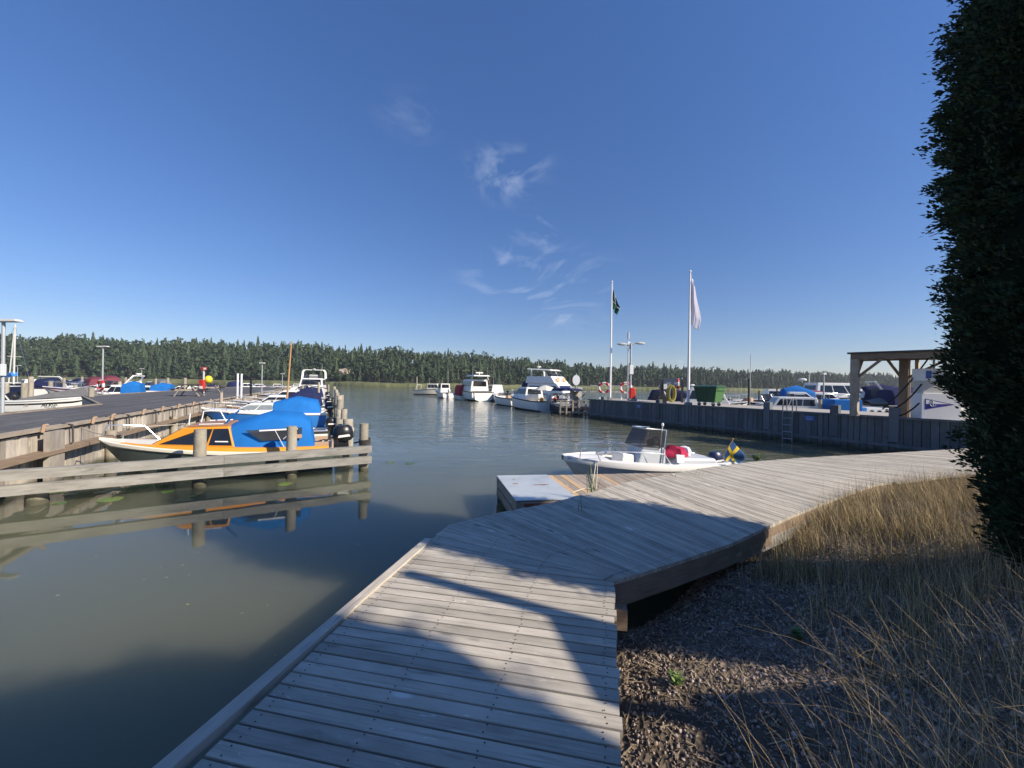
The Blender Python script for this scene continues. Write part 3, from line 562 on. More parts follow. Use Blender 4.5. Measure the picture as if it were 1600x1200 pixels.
# ------------------------------------------------------------------ the row of mooring piles right of the left hand boats
prow = [(12.0, 1.0), (12.35, .95), (14.6, 1.12), (15.3, 1.05), (17.4, 1.35), (18.4, 1.5), (20.6, 1.45), (23, 1.5), (25.5, 1.6), (28.5, 1.6), (32, 1.7), (36, 1.7)]
PLB = ['thick pale mooring pile with a black band, nearest in the row behind the orange boat', 'slimmer pile leaning close against the nearest black banded pile']
o0 = (Vector((-5.1, 12, 0))-pe).dot(pn)
for i, (Y, h) in enumerate(prow):
    s = (Y-12)/pd.y; c = Vector((-5.1, 12, 0))+pd*s+pn*(rnd.uniform(-.12, .12)+(-.3 if i == 1 else 0))
    if i == 0: c.x = (546-800)/600*12
    mb = MB(); r_ = .15 if i == 0 else rnd.uniform(.10, .13); lean = V(rnd.uniform(-.06, .06), rnd.uniform(-.05, .05), 0)
    root = thing('mooring_pile', PLB[i] if i < 2 else 'grey weathered timber mooring pile in the row at the sterns of the left hand boats', 'mooring pile', (c.x, c.y, 0), group='mooring piles outside the left hand boats')
    mb.tube([c+V(0, 0, -1.5), c+V(0, 0, .1), c+lean+V(0, 0, h-.02), c+lean+V(0, 0, h)], [r_*1.1, r_*1.05, r_, r_*.9], 12); mb.build('pile_shaft', M['pile'], root, smooth=True)
    mb = MB(); mb.tube([c+lean*.5+V(0, 0, h*.42), c+lean*.5+V(0, 0, h*.42+.14)], r_*1.08, 12); mb.build('band', M['rubber'], root)
    if i in (0, 3, 5):
        mb = MB()
        for k in range(4): mb.tube([c+lean+V(math.cos(t)*r_*1.12, math.sin(t)*r_*1.12, h*.72-k*.03) for t in np.linspace(0, 6.28, 12)], .014, 5)
        mb.build('rope_loop', M['rope'], root)
# ------------------------------------------------------------------ quay on the right
QH = 1.23
qa = P(922, 624, QH); qb = P(1490, 658, QH); qd = (qb-qa); qd.z = 0; qd.normalize(); qn = Vector((-qd.y, qd.x, 0))
if qn.dot(V(1, 1, 0)) < 0: qn = -qn                                    # inland side
def quay(s, o, z=QH): q = qa+qd*s+qn*o; return Vector((q.x, q.y, z))
root = thing('quay', 'long dark boarded quay with a pale gravelled top right of the basin', 'quay', (qa.x, qa.y, 0))
QW = 4.2; QL = 27
mb = MB(); mb.hexa([quay(0, 0, -1), quay(QL, 0, -1), quay(QL, QW, -1), quay(-2.2, QW, -1), quay(0, 0, QH-.02), quay(QL, 0, QH-.02), quay(QL, QW, QH-.02), quay(-2.2, QW, QH-.02)])
mb.build('quay_top', M['concrete'], root)
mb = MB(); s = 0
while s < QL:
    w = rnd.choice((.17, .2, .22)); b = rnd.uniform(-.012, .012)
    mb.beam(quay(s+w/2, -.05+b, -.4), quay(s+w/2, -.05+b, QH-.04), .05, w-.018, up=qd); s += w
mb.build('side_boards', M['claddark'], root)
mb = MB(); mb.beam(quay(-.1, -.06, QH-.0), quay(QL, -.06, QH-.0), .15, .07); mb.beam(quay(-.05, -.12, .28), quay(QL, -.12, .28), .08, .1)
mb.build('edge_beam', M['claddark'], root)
for s, i in ((11.2, 0), (13.55, 1), (15.2, 2), (17.9, 3), (1.3, 4), (5.6, 5)):
    mb = MB(); c = quay(s, -.0, 0); hh = QH+(.34 if i < 4 else .22)
    mb.box((c.x, c.y, hh/2+.2), (.26, .26, hh-.4), rz=math.atan2(qd.y, qd.x))
    tag(mb.build('bollard', M['claddark'], bevel=.015), ['square grey timber bollard on the quay edge right of the green waste bin', 'square grey bollard on the quay edge just left of the ladder', 'square grey bollard on the quay edge right of the ladder', 'square grey bollard under the shelter where the black hoses hang', 'low dark bollard at the foot of the green flag pole', 'low dark bollard between the red cabinet and the yellow hose'][i], 'bollard')
# ladder
root = thing('quay_ladder', 'metal ladder with raised handrails hung on the dark quay side', 'ladder', tuple(quay(13.95, -.2, 0)))
def quay_at_px(px):                                                     # s where the quay edge crosses a picture column
    u = unroll(px, 640)[0]/F
    return (u*qa.y-qa.x)/(qd.x-u*qd.y)
l0, l1 = quay_at_px(1227), quay_at_px(1242)
for l in (l0, l1):
    mb = MB(); mb.tube([quay(l, -.2, .0), quay(l, -.2, QH+.45), quay(l, -.08, QH+.55), quay(l, .12, QH+.45), quay(l, .14, QH)], .022, 6); mb.build('side_rail', M['grey'], root)
for k in range(5):
    mb = MB(); z = .12+k*.28; mb.tube([quay(l0, -.2, z), quay(l1, -.2, z)], .018, 6); mb.build('rung', M['galv'], root)
for px, lab in ((1267, 'small blue sign plate on the quay side right of the ladder'), (1000, 'small blue sign plate on the quay side below the red cabinet')):
    l = quay_at_px(px); w = .32 if px > 1200 else .3
    root = thing('sign_plate', lab, 'sign', tuple(quay(l, -.1, QH-.22)))
    mb = MB(); mb.beam(quay(l-w/2, -.095, QH-.22), quay(l+w/2, -.095, QH-.22), .02, .2); mb.build('plate', M['signblue'], root)
    mb = MB()
    for k in (-1, 0, 1): mb.beam(quay(l-w*.36, -.107, QH-.22+k*.05), quay(l+w*.3, -.107, QH-.22+k*.05), .004, .012)
    mb.build('lettering', M['lightgrey'], root)
# ------------------------------------------------------------------ the boardwalk we stand on
DH = 0.6
def D(x, y): return P(x, y, DH)
L0 = D(300, 1200); L1 = D(667, 845); ld_ = (L1-L0); ld_.normalize()
L0 = L0-ld_*2.2
inner = [D(985, 1560), D(973, 1200), D(958, 908), D(1050, 880), D(1140, 850), D(1236, 806), D(1315, 775), D(1367, 757), D(1456, 745)]
ic = inner[2]
root = thing('boardwalk', 'weathered plank boardwalk bending from the foreground to the right along the bank', 'boardwalk', (ic.x, ic.y, 0))
pdv = V(ld_.y, -ld_.x, 0)                                              # board direction of the near part
TH = .035
def plank(mbx, a, b, c, d, r=None):
    """board with corners a,b (outer end) and c,d (inner end), a-d and b-c are its long sides"""
    r = rnd.random() if r is None else r; o = r*50; L = (d-a).length; w0 = (b-a).length; w1 = (c-d).length
    jit = rnd.uniform(-.0025, .0025); z = V(0, 0, 1)
    top = [p+z*jit for p in (a, b, c, d)]; bot = [p-z*TH for p in (a, b, c, d)]
    vs = bot+top; sk = rnd.uniform(0, .4)
    u = [(o, sk), (o, sk+w0), (o+L, sk+w1), (o+L, sk)]
    uv = [u[::-1], u, [u[0], u[1], (o+.04, sk+w0), (o+.04, sk)], [u[1], u[2], (o+L, sk+.04), (o, sk+.04)], [u[2], u[3], (o, sk), (o, sk)], [u[3], u[0], (o, sk+.04), (o+L, sk+.04)]]
    mbx.add(vs, HEX, 0, uv, r)
def shrink(a, b, c, d, g):
    e = (b-a).normalized()*g; f = (c-d).normalized()*g if (c-d).length > 1e-6 else e
    return a+e, b-e, c-f, d+f
def isect(p, d, q, e):                                                  # p+td = q+se
    den = d.x*e.y-d.y*e.x; t = ((q.x-p.x)*e.y-(q.y-p.y)*e.x)/den; return p+d*t
planks = MB()
def right_edge(p):
    best = None
    for i in range(2):
        q, e = inner[i], inner[i+1]-inner[i]; den = pdv.x*e.y-pdv.y*e.x
        s = ((q.x-p.x)*pdv.y-(q.y-p.y)*pdv.x)/(-den) if False else None
        X = isect(p, pdv, q, e); k = (X-q).dot(e)/e.length_squared
        if (i == 0 and k <= 1) or (i == 1 and k >= 0): best = X; 
        if best is not None: break
    return best
def addscrews(a, b, c, d):
    for t in (.04, .35, .65, .96):
        for s in (.22, .78):
            p = a.lerp(b, s).lerp(d.lerp(c, s), t)+V(rnd.uniform(-.01, .01), rnd.uniform(-.006, .006), .0025)
            if p.length < 5.2: planks.add([p+V(math.cos(k)*.0045, math.sin(k)*.0045, .0012) for k in np.linspace(0, 5.24, 6)], [(0, 1, 2, 3, 4, 5)], 1, [[(0, 0)]*6])
end_t = (isect(ic, -pdv, L0, ld_)-L0).dot(ld_)
w = .080; nP = int(end_t/w); w = end_t/nP
for i in range(nP):
    p, q = L0+ld_*(i*w), L0+ld_*((i+1)*w)
    a, b, c, d = p, q, right_edge(q), right_edge(p)
    e = rnd.uniform(-.006, .012); c = c+pdv*e; d = d+pdv*e
    a, b, c, d = shrink(a, b, c, d, .006); plank(planks, a, b, c, d); addscrews(a, b, c, d)
fo = L0+ld_*end_t
ctrl = [(fo, ic), (D(700, 820), ic+(inner[3]-ic)*.16), (D(780, 801), D(1000, 896)), (D(868, 784), D(1075, 873)), (D(985, 752), D(1185, 829)), (D(1100, 731), D(1300, 781)), (D(1180, 721), D(1400, 754)), (D(1243, 716), D(1512, 741))]
def snap_inner(p):
    best = None
    for i in range(2, len(inner)-1):
        q, e = inner[i], inner[i+1]-inner[i]; k = max(0, min(1, (p-q).dot(e)/e.length_squared)); X = q+e*k
        if best is None or (X-p).length < (best-p).length: best = X
    return best
for j in range(len(ctrl)-1):
    (o0_, i0), (o1_, i1) = ctrl[j], ctrl[j+1]
    n = max(1, round((o1_-o0_).length/.086)) if j > 2 else max(1, round((o1_-o0_).length/.078))
    for k in range(n):
        a = o0_.lerp(o1_, k/n); b = o0_.lerp(o1_, (k+1)/n); d = i0.lerp(i1, k/n); c = i0.lerp(i1, (k+1)/n)
        if j < 6: d = snap_inner(d); c = snap_inner(c)
        a, b, c, d = shrink(a, b, c, d, .0035); e = (d-a).normalized()*rnd.uniform(-.01, .012); plank(planks, a-e, b-e, c, d); addscrews(a, b, c, d)
# last stretch, boards parallel to the seam
sa, sb = ctrl[-1]; sv = (sb-sa); sv.z = 0; sv.normalize(); nv = V(-sv.y, sv.x, 0)
if nv.y < 0: nv = -nv
oe = D(1505, 701)
k = 0
while k*.088 < 7.5:
    o_ = .02+k*.088; p = sa+nv*o_; q = sa+nv*(o_+.081); e = oe-sa
    a = isect(p, sv, sa, e); b = isect(q, sv, sa, e); c = b+sv*(4.5); d = a+sv*(4.5+.05)
    plank(planks, a, b, c, d); k += 1
planks.build('planks', [M['deck'], M['rubber']], root)
# kerb beam along the water side of the near part
kx0 = D(245, 1200); kx1 = D(664, 843); kd = (kx1-kx0).normalized(); kn = V(kd.y, -kd.x, 0)
mb = MB(); z = V(0, 0, -.006)
c0 = kx0-kd*2.2+kn*.0; mb.beam(c0+kn*.038+z, kx1+kn*.038+z, .075, .045); mb.build('kerb_beam', M['deck'], root)
# edge joists
mb = MB()
for i in range(1, len(inner)-1):
    a, b = inner[i], inner[i+1]; e = (b-a).normalized(); n = V(e.y, -e.x, 0); n = n if n.dot(V(1, -1, 0)) > 0 else -n
    ins = .03 if i > 1 else .05
    mb.beam(a-n*ins+V(0, 0, -.135), b-n*ins+V(0, 0, -.135), .045, .19)
mb.beam(inner[-1]+V(-.03, 0, -.135), inner[-1]+sv*1.6+V(0, .35, -.135), .045, .19)
outer = [c[0] for c in ctrl]+[oe+(oe-sa).normalized()*2]
for a, b in zip(outer[:-1], outer[1:]):
    e = (b-a).normalized(); n = V(-e.y, e.x, 0); mb.beam(a-n*.05+V(0, 0, -.12), b-n*.05+V(0, 0, -.12), .045, .16)
mb.beam(L0+pdv*.05+V(0, 0, -.12), L1+pdv*.05+V(0, 0, -.12), .045, .16)
mb.build('edge_joist', M['brown'], root)
mb = MB()
b_ = P(970, 965, .42); mb.beam(b_+V(-.6, .12, .0), b_+V(.045, 0, 0), .09, .15)
mb.build('crossbeam', M['brown'], root)
mb = MB()
for q in (V(-.9, 1.2, 0), V(-.72, 3.6, 0), V(.9, 5.0, 0), V(2.6, 6.3, 0), V(4.6, 7.2, 0), V(.55, 1.5, 0), V(.7, 2.9, 0), V(7.2, 8.4, 0)):
    mb = MB(); mb.tube([q+V(0, 0, -1.5), q+V(0, 0, .5)], .09, 10); mb.build('support_post', M['pile'], root)
mb = MB(); q = gp0 = P(1135, 890, .05); mb.tube([q+V(0, 0, -.4), q+V(0, .0, .42)], [.13, .12], 12); mb.build('support_post', M['pile'], root)
# the pale timber lying along the bank under the edge
mb = MB(); a = P(1142, 866, .40); b = P(1300, 798, .36); mb.beam(a, b, .16, .13)
tag(mb.build('ground_timber', M['rail']), 'pale square timber lying along the bank under the boardwalk edge', 'timber')
mb = MB(); a = P(1325, 792, .38); b = P(1430, 763, .42); mb.beam(a, b, .12, .08)
tag(mb.build('ground_timber', M['rail']), 'shorter thin timber in the grass under the far boardwalk edge', 'timber')
# ------------------------------------------------------------------ small dock with the metal hatch
KH = .45
k0 = P(776, 744, KH); k1 = P(1000, 739.5, KH); ke = (k1-k0).normalized(); k2 = P(805, 782, KH); kf = (k2-k0).normalized(); kw = (k2-k0).length*1.03
root = thing('floating_dock', 'low timber dock with a metal hatch between the white boat and boardwalk', 'dock', (k0.x, k0.y, 0))
def K(s, t, z=KH): q = k0+ke*s+kf*t; return Vector((q.x, q.y, z))
hw = .95
mb = MB(); t_ = .012
mb.hexa([K(0, 0, KH-.0), K(hw, 0, KH-.0), K(hw, kw, KH-.0), K(0, kw, KH-.0), K(0, 0, KH+t_), K(hw, 0, KH+t_), K(hw, kw, KH+t_), K(0, kw, KH+t_)])
mb.build('metal_hatch', M['metalsheet'], root)
for s, t, a_, b_ in ((.17, .62, .05, .03), (.62, .74, .05, .03), (.5, .72, .16, .02), (.22, .3, .04, .015)):
    mb = MB(); q = K(s, t, KH+t_+.002); mb.beam(q, q+ke*a_*1.6, b_, .004); mb.build('rust_mark', M['rust'], root)
mb = MB(); mn = MB(); s = hw+.01; i = 0
while s < 4.6:
    t = mn if i in (0, 2, 8) else mb; wv = .10 if i in (0, 2, 8) else .118
    plank(t, K(s, 0), K(s+wv, 0), K(s+wv, kw), K(s, kw)); s += wv+.008; i += 1
mb.build('boards', M['post'], root); mn.build('new_board', M['decknew'], root)
mb = MB()
for z, h in ((KH-.09, .15), (KH-.27, .16)):
    mb.beam(K(.03, 0, z), K(.03, kw, z), .05, h); mb.beam(K(0, .03, z), K(4.5, .03, z), .05, h); mb.beam(K(0.06, kw-.03, z), K(4.5, kw-.03, z), .05, h)
for s in (.06, 1.5, 3): mb.tube([K(s, .1, -.8), K(s, .1, KH-.02)], .06, 8); mb.tube([K(s, kw-.12, -.8), K(s, kw-.12, KH-.02)], .06, 8)
mb.build('side_boards', M['post'], root)
mb = MB(); mb.beam(K(.12, kw+.012, KH-.10), K(.86, kw+.012, KH-.10), .02, .13)
for k in range(4): mb.tube([K(.38+k*.05, kw+.03, KH-.12), K(.42+k*.05, kw+.06, KH-.16), K(.45+k*.05, kw+.04, KH-.11)], .013, 5)
mb.build('iron_bracket', M['rust'], root)
mb = MB(); mb.tube([K(.42, kw+.03, KH-.05), K(.5, kw+.07, KH-.1), K(.58, kw+.04, KH-.02), K(.62, kw+.1, KH-.12)], .022, 6, 0)
mb.build('chain', M['black'], root)
# mooring line and cord over the dock
c0 = P(905, 770, .5)
# ------------------------------------------------------------------ the bank
il = [(p.x, p.y) for p in inner[1:]]+[(inner[-1].x+2.2, inner[-1].y+.5), (inner[-1].x+14, inner[-1].y+1.6)]
il = [(.5, -6)]+il
def bank(x, y):
    x = np.asarray(x, float); y = np.asarray(y, float); best = np.full(x.shape, 1e9); sg = np.ones(x.shape); ex = np.zeros(x.shape)
    for (ax, ay), (bx, by) in zip(il[:-1], il[1:]):
        dx, dy = bx-ax, by-ay; L2 = dx*dx+dy*dy; k = np.clip(((x-ax)*dx+(y-ay)*dy)/L2, 0, 1)
        qx, qy = ax+dx*k, ay+dy*k; dd = np.hypot(x-qx, y-qy); s = np.sign((x-ax)*dy-(y-ay)*dx)
        m_ = dd < best-1e-9; best = np.where(m_, dd, best); sg = np.where(m_, s, sg); ex = np.where(m_, qx, ex)
    d = best*sg
    base = .10+np.clip((ex-1.2)*.10, 0, .36)
    z = base+np.interp(d, [-3, -1.2, -.4, 0, .5, 1.3, 2.4, 4, 8, 40], [-2.4, -.9, -.22, 0, .06, .22, .80, 1.25, 1.8, 3.0])
    z = z+.03*np.sin(x*3.1+y*1.7)+.025*np.sin(x*5.3-y*4.1)+.05*np.sin(x*1.3+2.0)*np.cos(y*1.1)
    return z, d
gx = np.concatenate([np.arange(.0, 6.5, .045), np.arange(6.5, 14, .2), np.arange(14, 60, 3)]); gy = np.concatenate([np.arange(-8, .2, .5), np.arange(.2, 5.5, .045), np.arange(5.5, 9.6, .15)])
GX, GY = np.meshgrid(gx, gy, indexing='ij'); GZ, GD = bank(GX, GY)
near = (GX < 6.5) & (GY > .2) & (GY < 5.5)
GZ = GZ+np.where(near, rng.normal(0, .009, GX.shape), 0)
nx_, ny_ = GX.shape; idx = np.arange(nx_*ny_).reshape(nx_, ny_)
qf = np.stack([idx[:-1, :-1], idx[1:, :-1], idx[1:, 1:], idx[:-1, 1:]], -1).reshape(-1, 4)
keep = (GD[:-1, :-1] > -2.8).ravel(); qf = qf[keep]
o = npmesh('bank', np.stack([GX, GY, GZ], -1).reshape(-1, 3), qf, M['ground'], smooth=True); tag(o, kind='structure')
# loose stones
bm = bmesh.new(); bmesh.ops.create_icosphere(bm, subdivisions=1, radius=1); sv0 = np.array([v.co[:] for v in bm.verts]); sf0 = np.array([[v.index for v in f.verts] for f in bm.faces]); bm.free()
def scatter_stones(n, box, size, name, label):
    Vs, Fs, Rv = [], [], []; off = 0
    X = rng.uniform(box[0], box[1], n); Y = rng.uniform(box[2], box[3], n); Z, Dd = bank(X, Y)
    for x, y, z, d in zip(X, Y, Z, Dd):
        if d < -.5 or d > 2.6: continue
        s = min(.019, size*rng.lognormal(0, .5)); A_ = np.linalg.qr(rng.normal(size=(3, 3)))[0]
        v = (sv0*(1+rng.uniform(-.28, .28, (len(sv0), 1))))@np.diag([1, rng.uniform(.6, 1), rng.uniform(.35, .7)])@A_*s
        Vs.append(v+[x, y, z+s*.15]); Fs.append(sf0+off); off += len(v); Rv.append(np.full(len(sf0), rng.random()))
    o = npmesh(name, np.vstack(Vs), np.vstack(Fs), M['stone'], np.concatenate(Rv)); tag(o, label, 'gravel', kind='stuff')
scatter_stones(30000, (.3, 3.8, .9, 4.3), .0066, 'gravel', 'loose pinkish grey gravel on the bare bank beside the boardwalk')
def blades(n, pts, h, hv, lean, width, segs, bias=(0, 0), rr=(0, 1)):
    """grass: pts (n,3) bases -> curved tapered ribbons"""
    a = rng.uniform(0, 2*np.pi, n); H = h*rng.uniform(1-hv, 1+hv, n); ln = np.abs(rng.normal(lean, lean*.6, n))
    dx = np.cos(a)*ln+bias[0]; dy = np.sin(a)*ln+bias[1]; wa = a+np.pi/2+rng.uniform(-.6, .6, n)
    t = np.linspace(0, 1, segs+1); Vv = np.zeros((n, segs+1, 2, 3))
    for i, ti in enumerate(t):
        cx = pts[:, 0]+dx*H*ti**1.8; cy = pts[:, 1]+dy*H*ti**1.8; cz = pts[:, 2]+H*(ti-.28*(dx*dx+dy*dy)*ti**2)
        w_ = width*(1-ti*.85)
        Vv[:, i, 0] = np.stack([cx-np.cos(wa)*w_, cy-np.sin(wa)*w_, cz], 1); Vv[:, i, 1] = np.stack([cx+np.cos(wa)*w_, cy+np.sin(wa)*w_, cz], 1)
    base = (np.arange(n)*(segs+1)*2)[:, None]; q = []
    for i in range(segs): q.append(base+np.array([[2*i, 2*i+1, 2*i+3, 2*i+2]]))
    f = np.stack(q, 1).reshape(-1, 4); r = np.repeat(np.clip(rng.uniform(rr[0], rr[1], n), 0, 1), segs)
    return Vv.reshape(-1, 3), f, r
def grass(name, label, material, sets):
    Vs, Fs, Rs = [], [], []; off = 0
    for (n, region, dens, h, hv, lean, width, segs, bias, rr) in sets:
        X = rng.uniform(region[0], region[1], n); Y = rng.uniform(region[2], region[3], n); Z, Dd = bank(X, Y)
        # tufts
        k = dens(X, Y, Dd)*(0.35+.65*((np.sin(X*4.1+1.3*np.sin(Y*3.3))*np.sin(Y*4.7+1.1*np.cos(X*2.9))) > -.15)); ok = rng.uniform(0, 1, n) < k
        p = np.stack([X, Y, Z-.01], 1)[ok]; v, f, r = blades(len(p), p, h, hv, lean, width, segs, bias, rr)
        Vs.append(v); Fs.append(f+off); off += len(v); Rs.append(r)
    o = npmesh(name, np.vstack(Vs), np.vstack(Fs), material, np.concatenate(Rs)); return tag(o, label, 'grass', kind='stuff')
far = lambda X, Y, Dd: np.where((Dd > .02) & (Dd < 3.5), 1, 0)*np.clip((X-2.35+.25*np.sin(Y*7))/.5, 0, 1)*np.where(Y > 2.0+.42*(X-2.0), 1, .0)*np.clip(1.45-Dd*.6, .14, 1)
nearrt = lambda X, Y, Dd: np.where((Dd > 1.15+.2*np.sin(X*6+Y*4)), 1, 0)*np.where(X < 4.6, .42, .25)
foot = lambda X, Y, Dd: np.where((Dd > -.05) & (Dd < (1.95-Y)*.75+.1*np.sin(Y*9)), 1, 0)
grass('dry_grass', 'tall dry straw coloured grass covering the bank by the boardwalk and hedge', M['dry'], [
    (42000, (2.1, 8.5, 2.2, 7.2), far, .26, .5, .35, .0022, 3, (-.1, 0), (.1, 1)),
    (2600, (2.1, 7.5, 2.2, 6.8), far, .48, .35, .25, .0016, 4, (-.12, 0), (.4, 1)),
    (3200, (1.9, 4.6, 1.3, 3.0), nearrt, .42, .4, .42, .0016, 4, (-.25, .1), (.2, 1)),
    (1500, (1.6, 4.0, .85, 1.9), nearrt, .5, .35, .5, .0016, 4, (-.3, .12), (.3, 1)),
    (300, (1.15, 2.2, 1.15, 1.9), lambda X, Y, Dd: np.where(Dd > .5, 1, 0), .42, .35, .4, .0013, 4, (-.25, .1), (.3, 1)),
    (7000, (.5, 1.35, 1.0, 2.0), foot, .17, .5, .5, .0018, 3, (.1, 0), (.2, 1))])
grass('green_grass', 'short green and olive grass low among the straw on the bank', M['mixgrass'], [
    (30000, (2.0, 9.0, 2.2, 7.4), far, .13, .5, .5, .003, 2, (0, 0), (0, .8)),
    (4000, (1.8, 5.0, 1.0, 3.4), nearrt, .12, .5, .5, .003, 2, (0, 0), (0, .8)),
    (5200, (.5, 1.25, 1.0, 2.05), foot, .11, .5, .6, .0026, 2, (.1, 0), (0, .8))])
bare = lambda X, Y, Dd: np.where((Dd > -.3) & (Dd < 2.4), 1, 0)
v_ = []; f_ = []; r_2 = []
n_l = 3800; X = rng.uniform(.4, 3.6, n_l); Y = rng.uniform(.9, 4.0, n_l); Z, Dd = bank(X, Y); ok = (Dd > -.2) & (Dd < 2.5); X, Y, Z = X[ok], Y[ok], Z[ok]
a = rng.uniform(0, 6.28, len(X)); L = rng.lognormal(-3.6, .6, len(X)); w_ = rng.uniform(.0012, .004, len(X)); tl = rng.uniform(-.25, .35, len(X))
dx, dy, dz = np.cos(a)*L, np.sin(a)*L, tl*L; sx_, sy_ = -np.sin(a)*w_, np.cos(a)*w_; z_ = Z+.012+rng.uniform(0, .012, len(X))
q = np.stack([np.stack([X-dx-sx_, Y-dy-sy_, z_-dz], 1), np.stack([X-dx+sx_, Y-dy+sy_, z_-dz], 1), np.stack([X+dx+sx_, Y+dy+sy_, z_+dz], 1), np.stack([X+dx-sx_, Y+dy-sy_, z_+dz], 1)], 1)
o = npmesh('dry_litter', q.reshape(-1, 3), np.arange(len(X)*4).reshape(-1, 4), M['litter'], rng.uniform(0, 1, len(X))); tag(o, 'broken straw and dead leaf litter strewn over the gravel bank', 'litter', kind='stuff')
# single tussocks in the gravel
def plant(name, label, cat, c, n, h, lean, material, leafw=.012, leafl=.05, stems=True, grp=None):
    root = thing(name, label, cat, tuple(c), group=grp); mb = MB(); ml = MB()
    for i in range(n):
        a = rnd.uniform(0, 6.28); H = h*rnd.uniform(.6, 1.1); l = lean*rnd.uniform(.3, 1); pts = [Vector(c)+V(math.cos(a)*l*H*t*t, math.sin(a)*l*H*t*t, H*t) for t in (0, .35, .7, 1)]
        mb.tube(pts, [.0035, .003, .002, .001], 5)
        for k in range(9):
            t = .2+.8*k/9; p = pts[0].lerp(pts[3], t); p.z = c[2]+H*t; b = rnd.uniform(0, 6.28); d = V(math.cos(b), math.sin(b), rnd.uniform(.1, .7)).normalized(); sd = d.cross(V(0, 0, 1)).normalized()*leafw; L = leafl*rnd.uniform(.6, 1.2)
            ml.add([p, p+d*L*.5+sd, p+d*L, p+d*L*.5-sd], [(0, 1, 2, 3)])
    mb.build('stem', material, root); ml.build('leaves', material, root); return root
def gp(px, py, z=.15):
    p = P(px, py, z)
    for _ in range(6): z = float(bank(np.array([p.x]), np.array([p.y]))[0][0]); p = P(px, py, z)
    return p
plant('weed', 'small bright green leafy weed alone on the shaded gravel', 'plant', gp(1248, 1002), 7, .09, .6, M['leaf'], .014, .05)
plant('weed', 'low green tuft in the sunlit gravel beside the boardwalk', 'plant', gp(1056, 1070), 9, .06, .9, M['leaf'], .010, .04)
plant('weed', 'leafy shoot growing up through the far edge of the boardwalk by the grass', 'plant', gp(1385, 757), 3, .26, .2, M['leaf'], .022, .07)
plant('weed', 'leafy plant rising at the stern of the white boat below its flag', 'plant', P(1146, 730, .45)+V(0, 0, 0), 4, .2, .4, M['leaf'], .022, .07)
plant('weed', 'bushy green plant on the outer boardwalk edge right of the flag', 'plant', P(1182, 722, .5), 8, .2, .8, M['leaf'], .025, .08)
def reedtuft(label, c, n, h, lean):
    root = thing('reed_plant', label, 'plant', tuple(c)); v, f, r = blades(n, np.array([[c[0]+rnd.uniform(-.06, .06), c[1]+rnd.uniform(-.06, .06), c[2]] for _ in range(n)]), h, .35, lean, .006, 5)
    o = npmesh('blades', v-np.array(c), f, M['reed'], r, parent=root)
reedtuft('tall green reeds growing between the boardwalk and hatch dock', P(925, 783, .45), 16, .5, .3)
reedtuft('short dark reeds poking through the gap beside the dock boards', P(1052, 753, .5), 7, .2, .6)
reedtuft('thin low reed tuft at the boardwalk edge near the boat', P(1092, 752, .5), 8, .2, .7)
reedtuft('small bent reeds at the corner behind the reed clump', P(906, 802, .58), 5, .22, .9)
# lily pads and floating leaves
LP = [(85, 770, .2), (110, 772, .16), (92, 786, .15), (160, 769, .2), (180, 764, .22), (200, 763, .26), (225, 760, .2), (255, 760, .15), (198, 768, .18), (172, 780, .3), (262, 768, .16), (445, 756, .22), (300, 775, .12), (640, 724, .2), (610, 722, .16)]
for i, (px, py, r_) in enumerate(LP):
    c = P(px, py, .006); mb = MB(); n = 18; a0 = rnd.uniform(0, 6)
    vs = [c+V(0, 0, .006)]+[c+V(math.cos(a0+t)*r_*.6, math.sin(a0+t)*r_*.6, .004*math.sin(3*t)) for t in np.linspace(.12, 6.16, n)]
    vs += [p-V(0, 0, .004) for p in vs]
    m_ = n+1; mb.add(vs, [(0, k, k+1) for k in range(1, n)]+[(m_, m_+k+1, m_+k) for k in range(1, n)]+[(k, m_+k, m_+k+1, k+1) for k in range(1, n)], 0)
    lb = 'green lily pad floating on dark water beneath the weathered beams' if i < 13 else 'lily pad floating on open water right of the beams'
    tag(mb.build('lily_pad', M['lily']), lb, 'lily pad', 'lily pads below the beams' if i < 13 else 'lily pads out on the open water')
Vs = []; Fs = []; k = 0
for (px, py) in [(285, 883), (252, 886), (260, 902), (293, 944), (418, 946), (295, 898), (310, 863), (322, 862), (378, 958), (430, 1023), (150, 870), (225, 905), (480, 886), (385, 905), (520, 800), (560, 850), (90, 930), (735, 796), (748, 803), (741, 799)]:
    c = P(px, py, .005); a = rnd.uniform(0, 3.1); L = rnd.uniform(.008, .03); d = V(math.cos(a), math.sin(a)*.6, 0)*L; e = V(-d.y, d.x, 0)*.4
    Vs += [c-d, c+e, c+d, c-e]; Fs.append((k, k+1, k+2, k+3)); k += 4
o = npmesh('floating_leaves', [tuple(v) for v in Vs], Fs, M['debris'], [rnd.random() for _ in Fs]); tag(o, 'scattered leaves and straw drifting on the near water', 'floating leaves', kind='stuff')
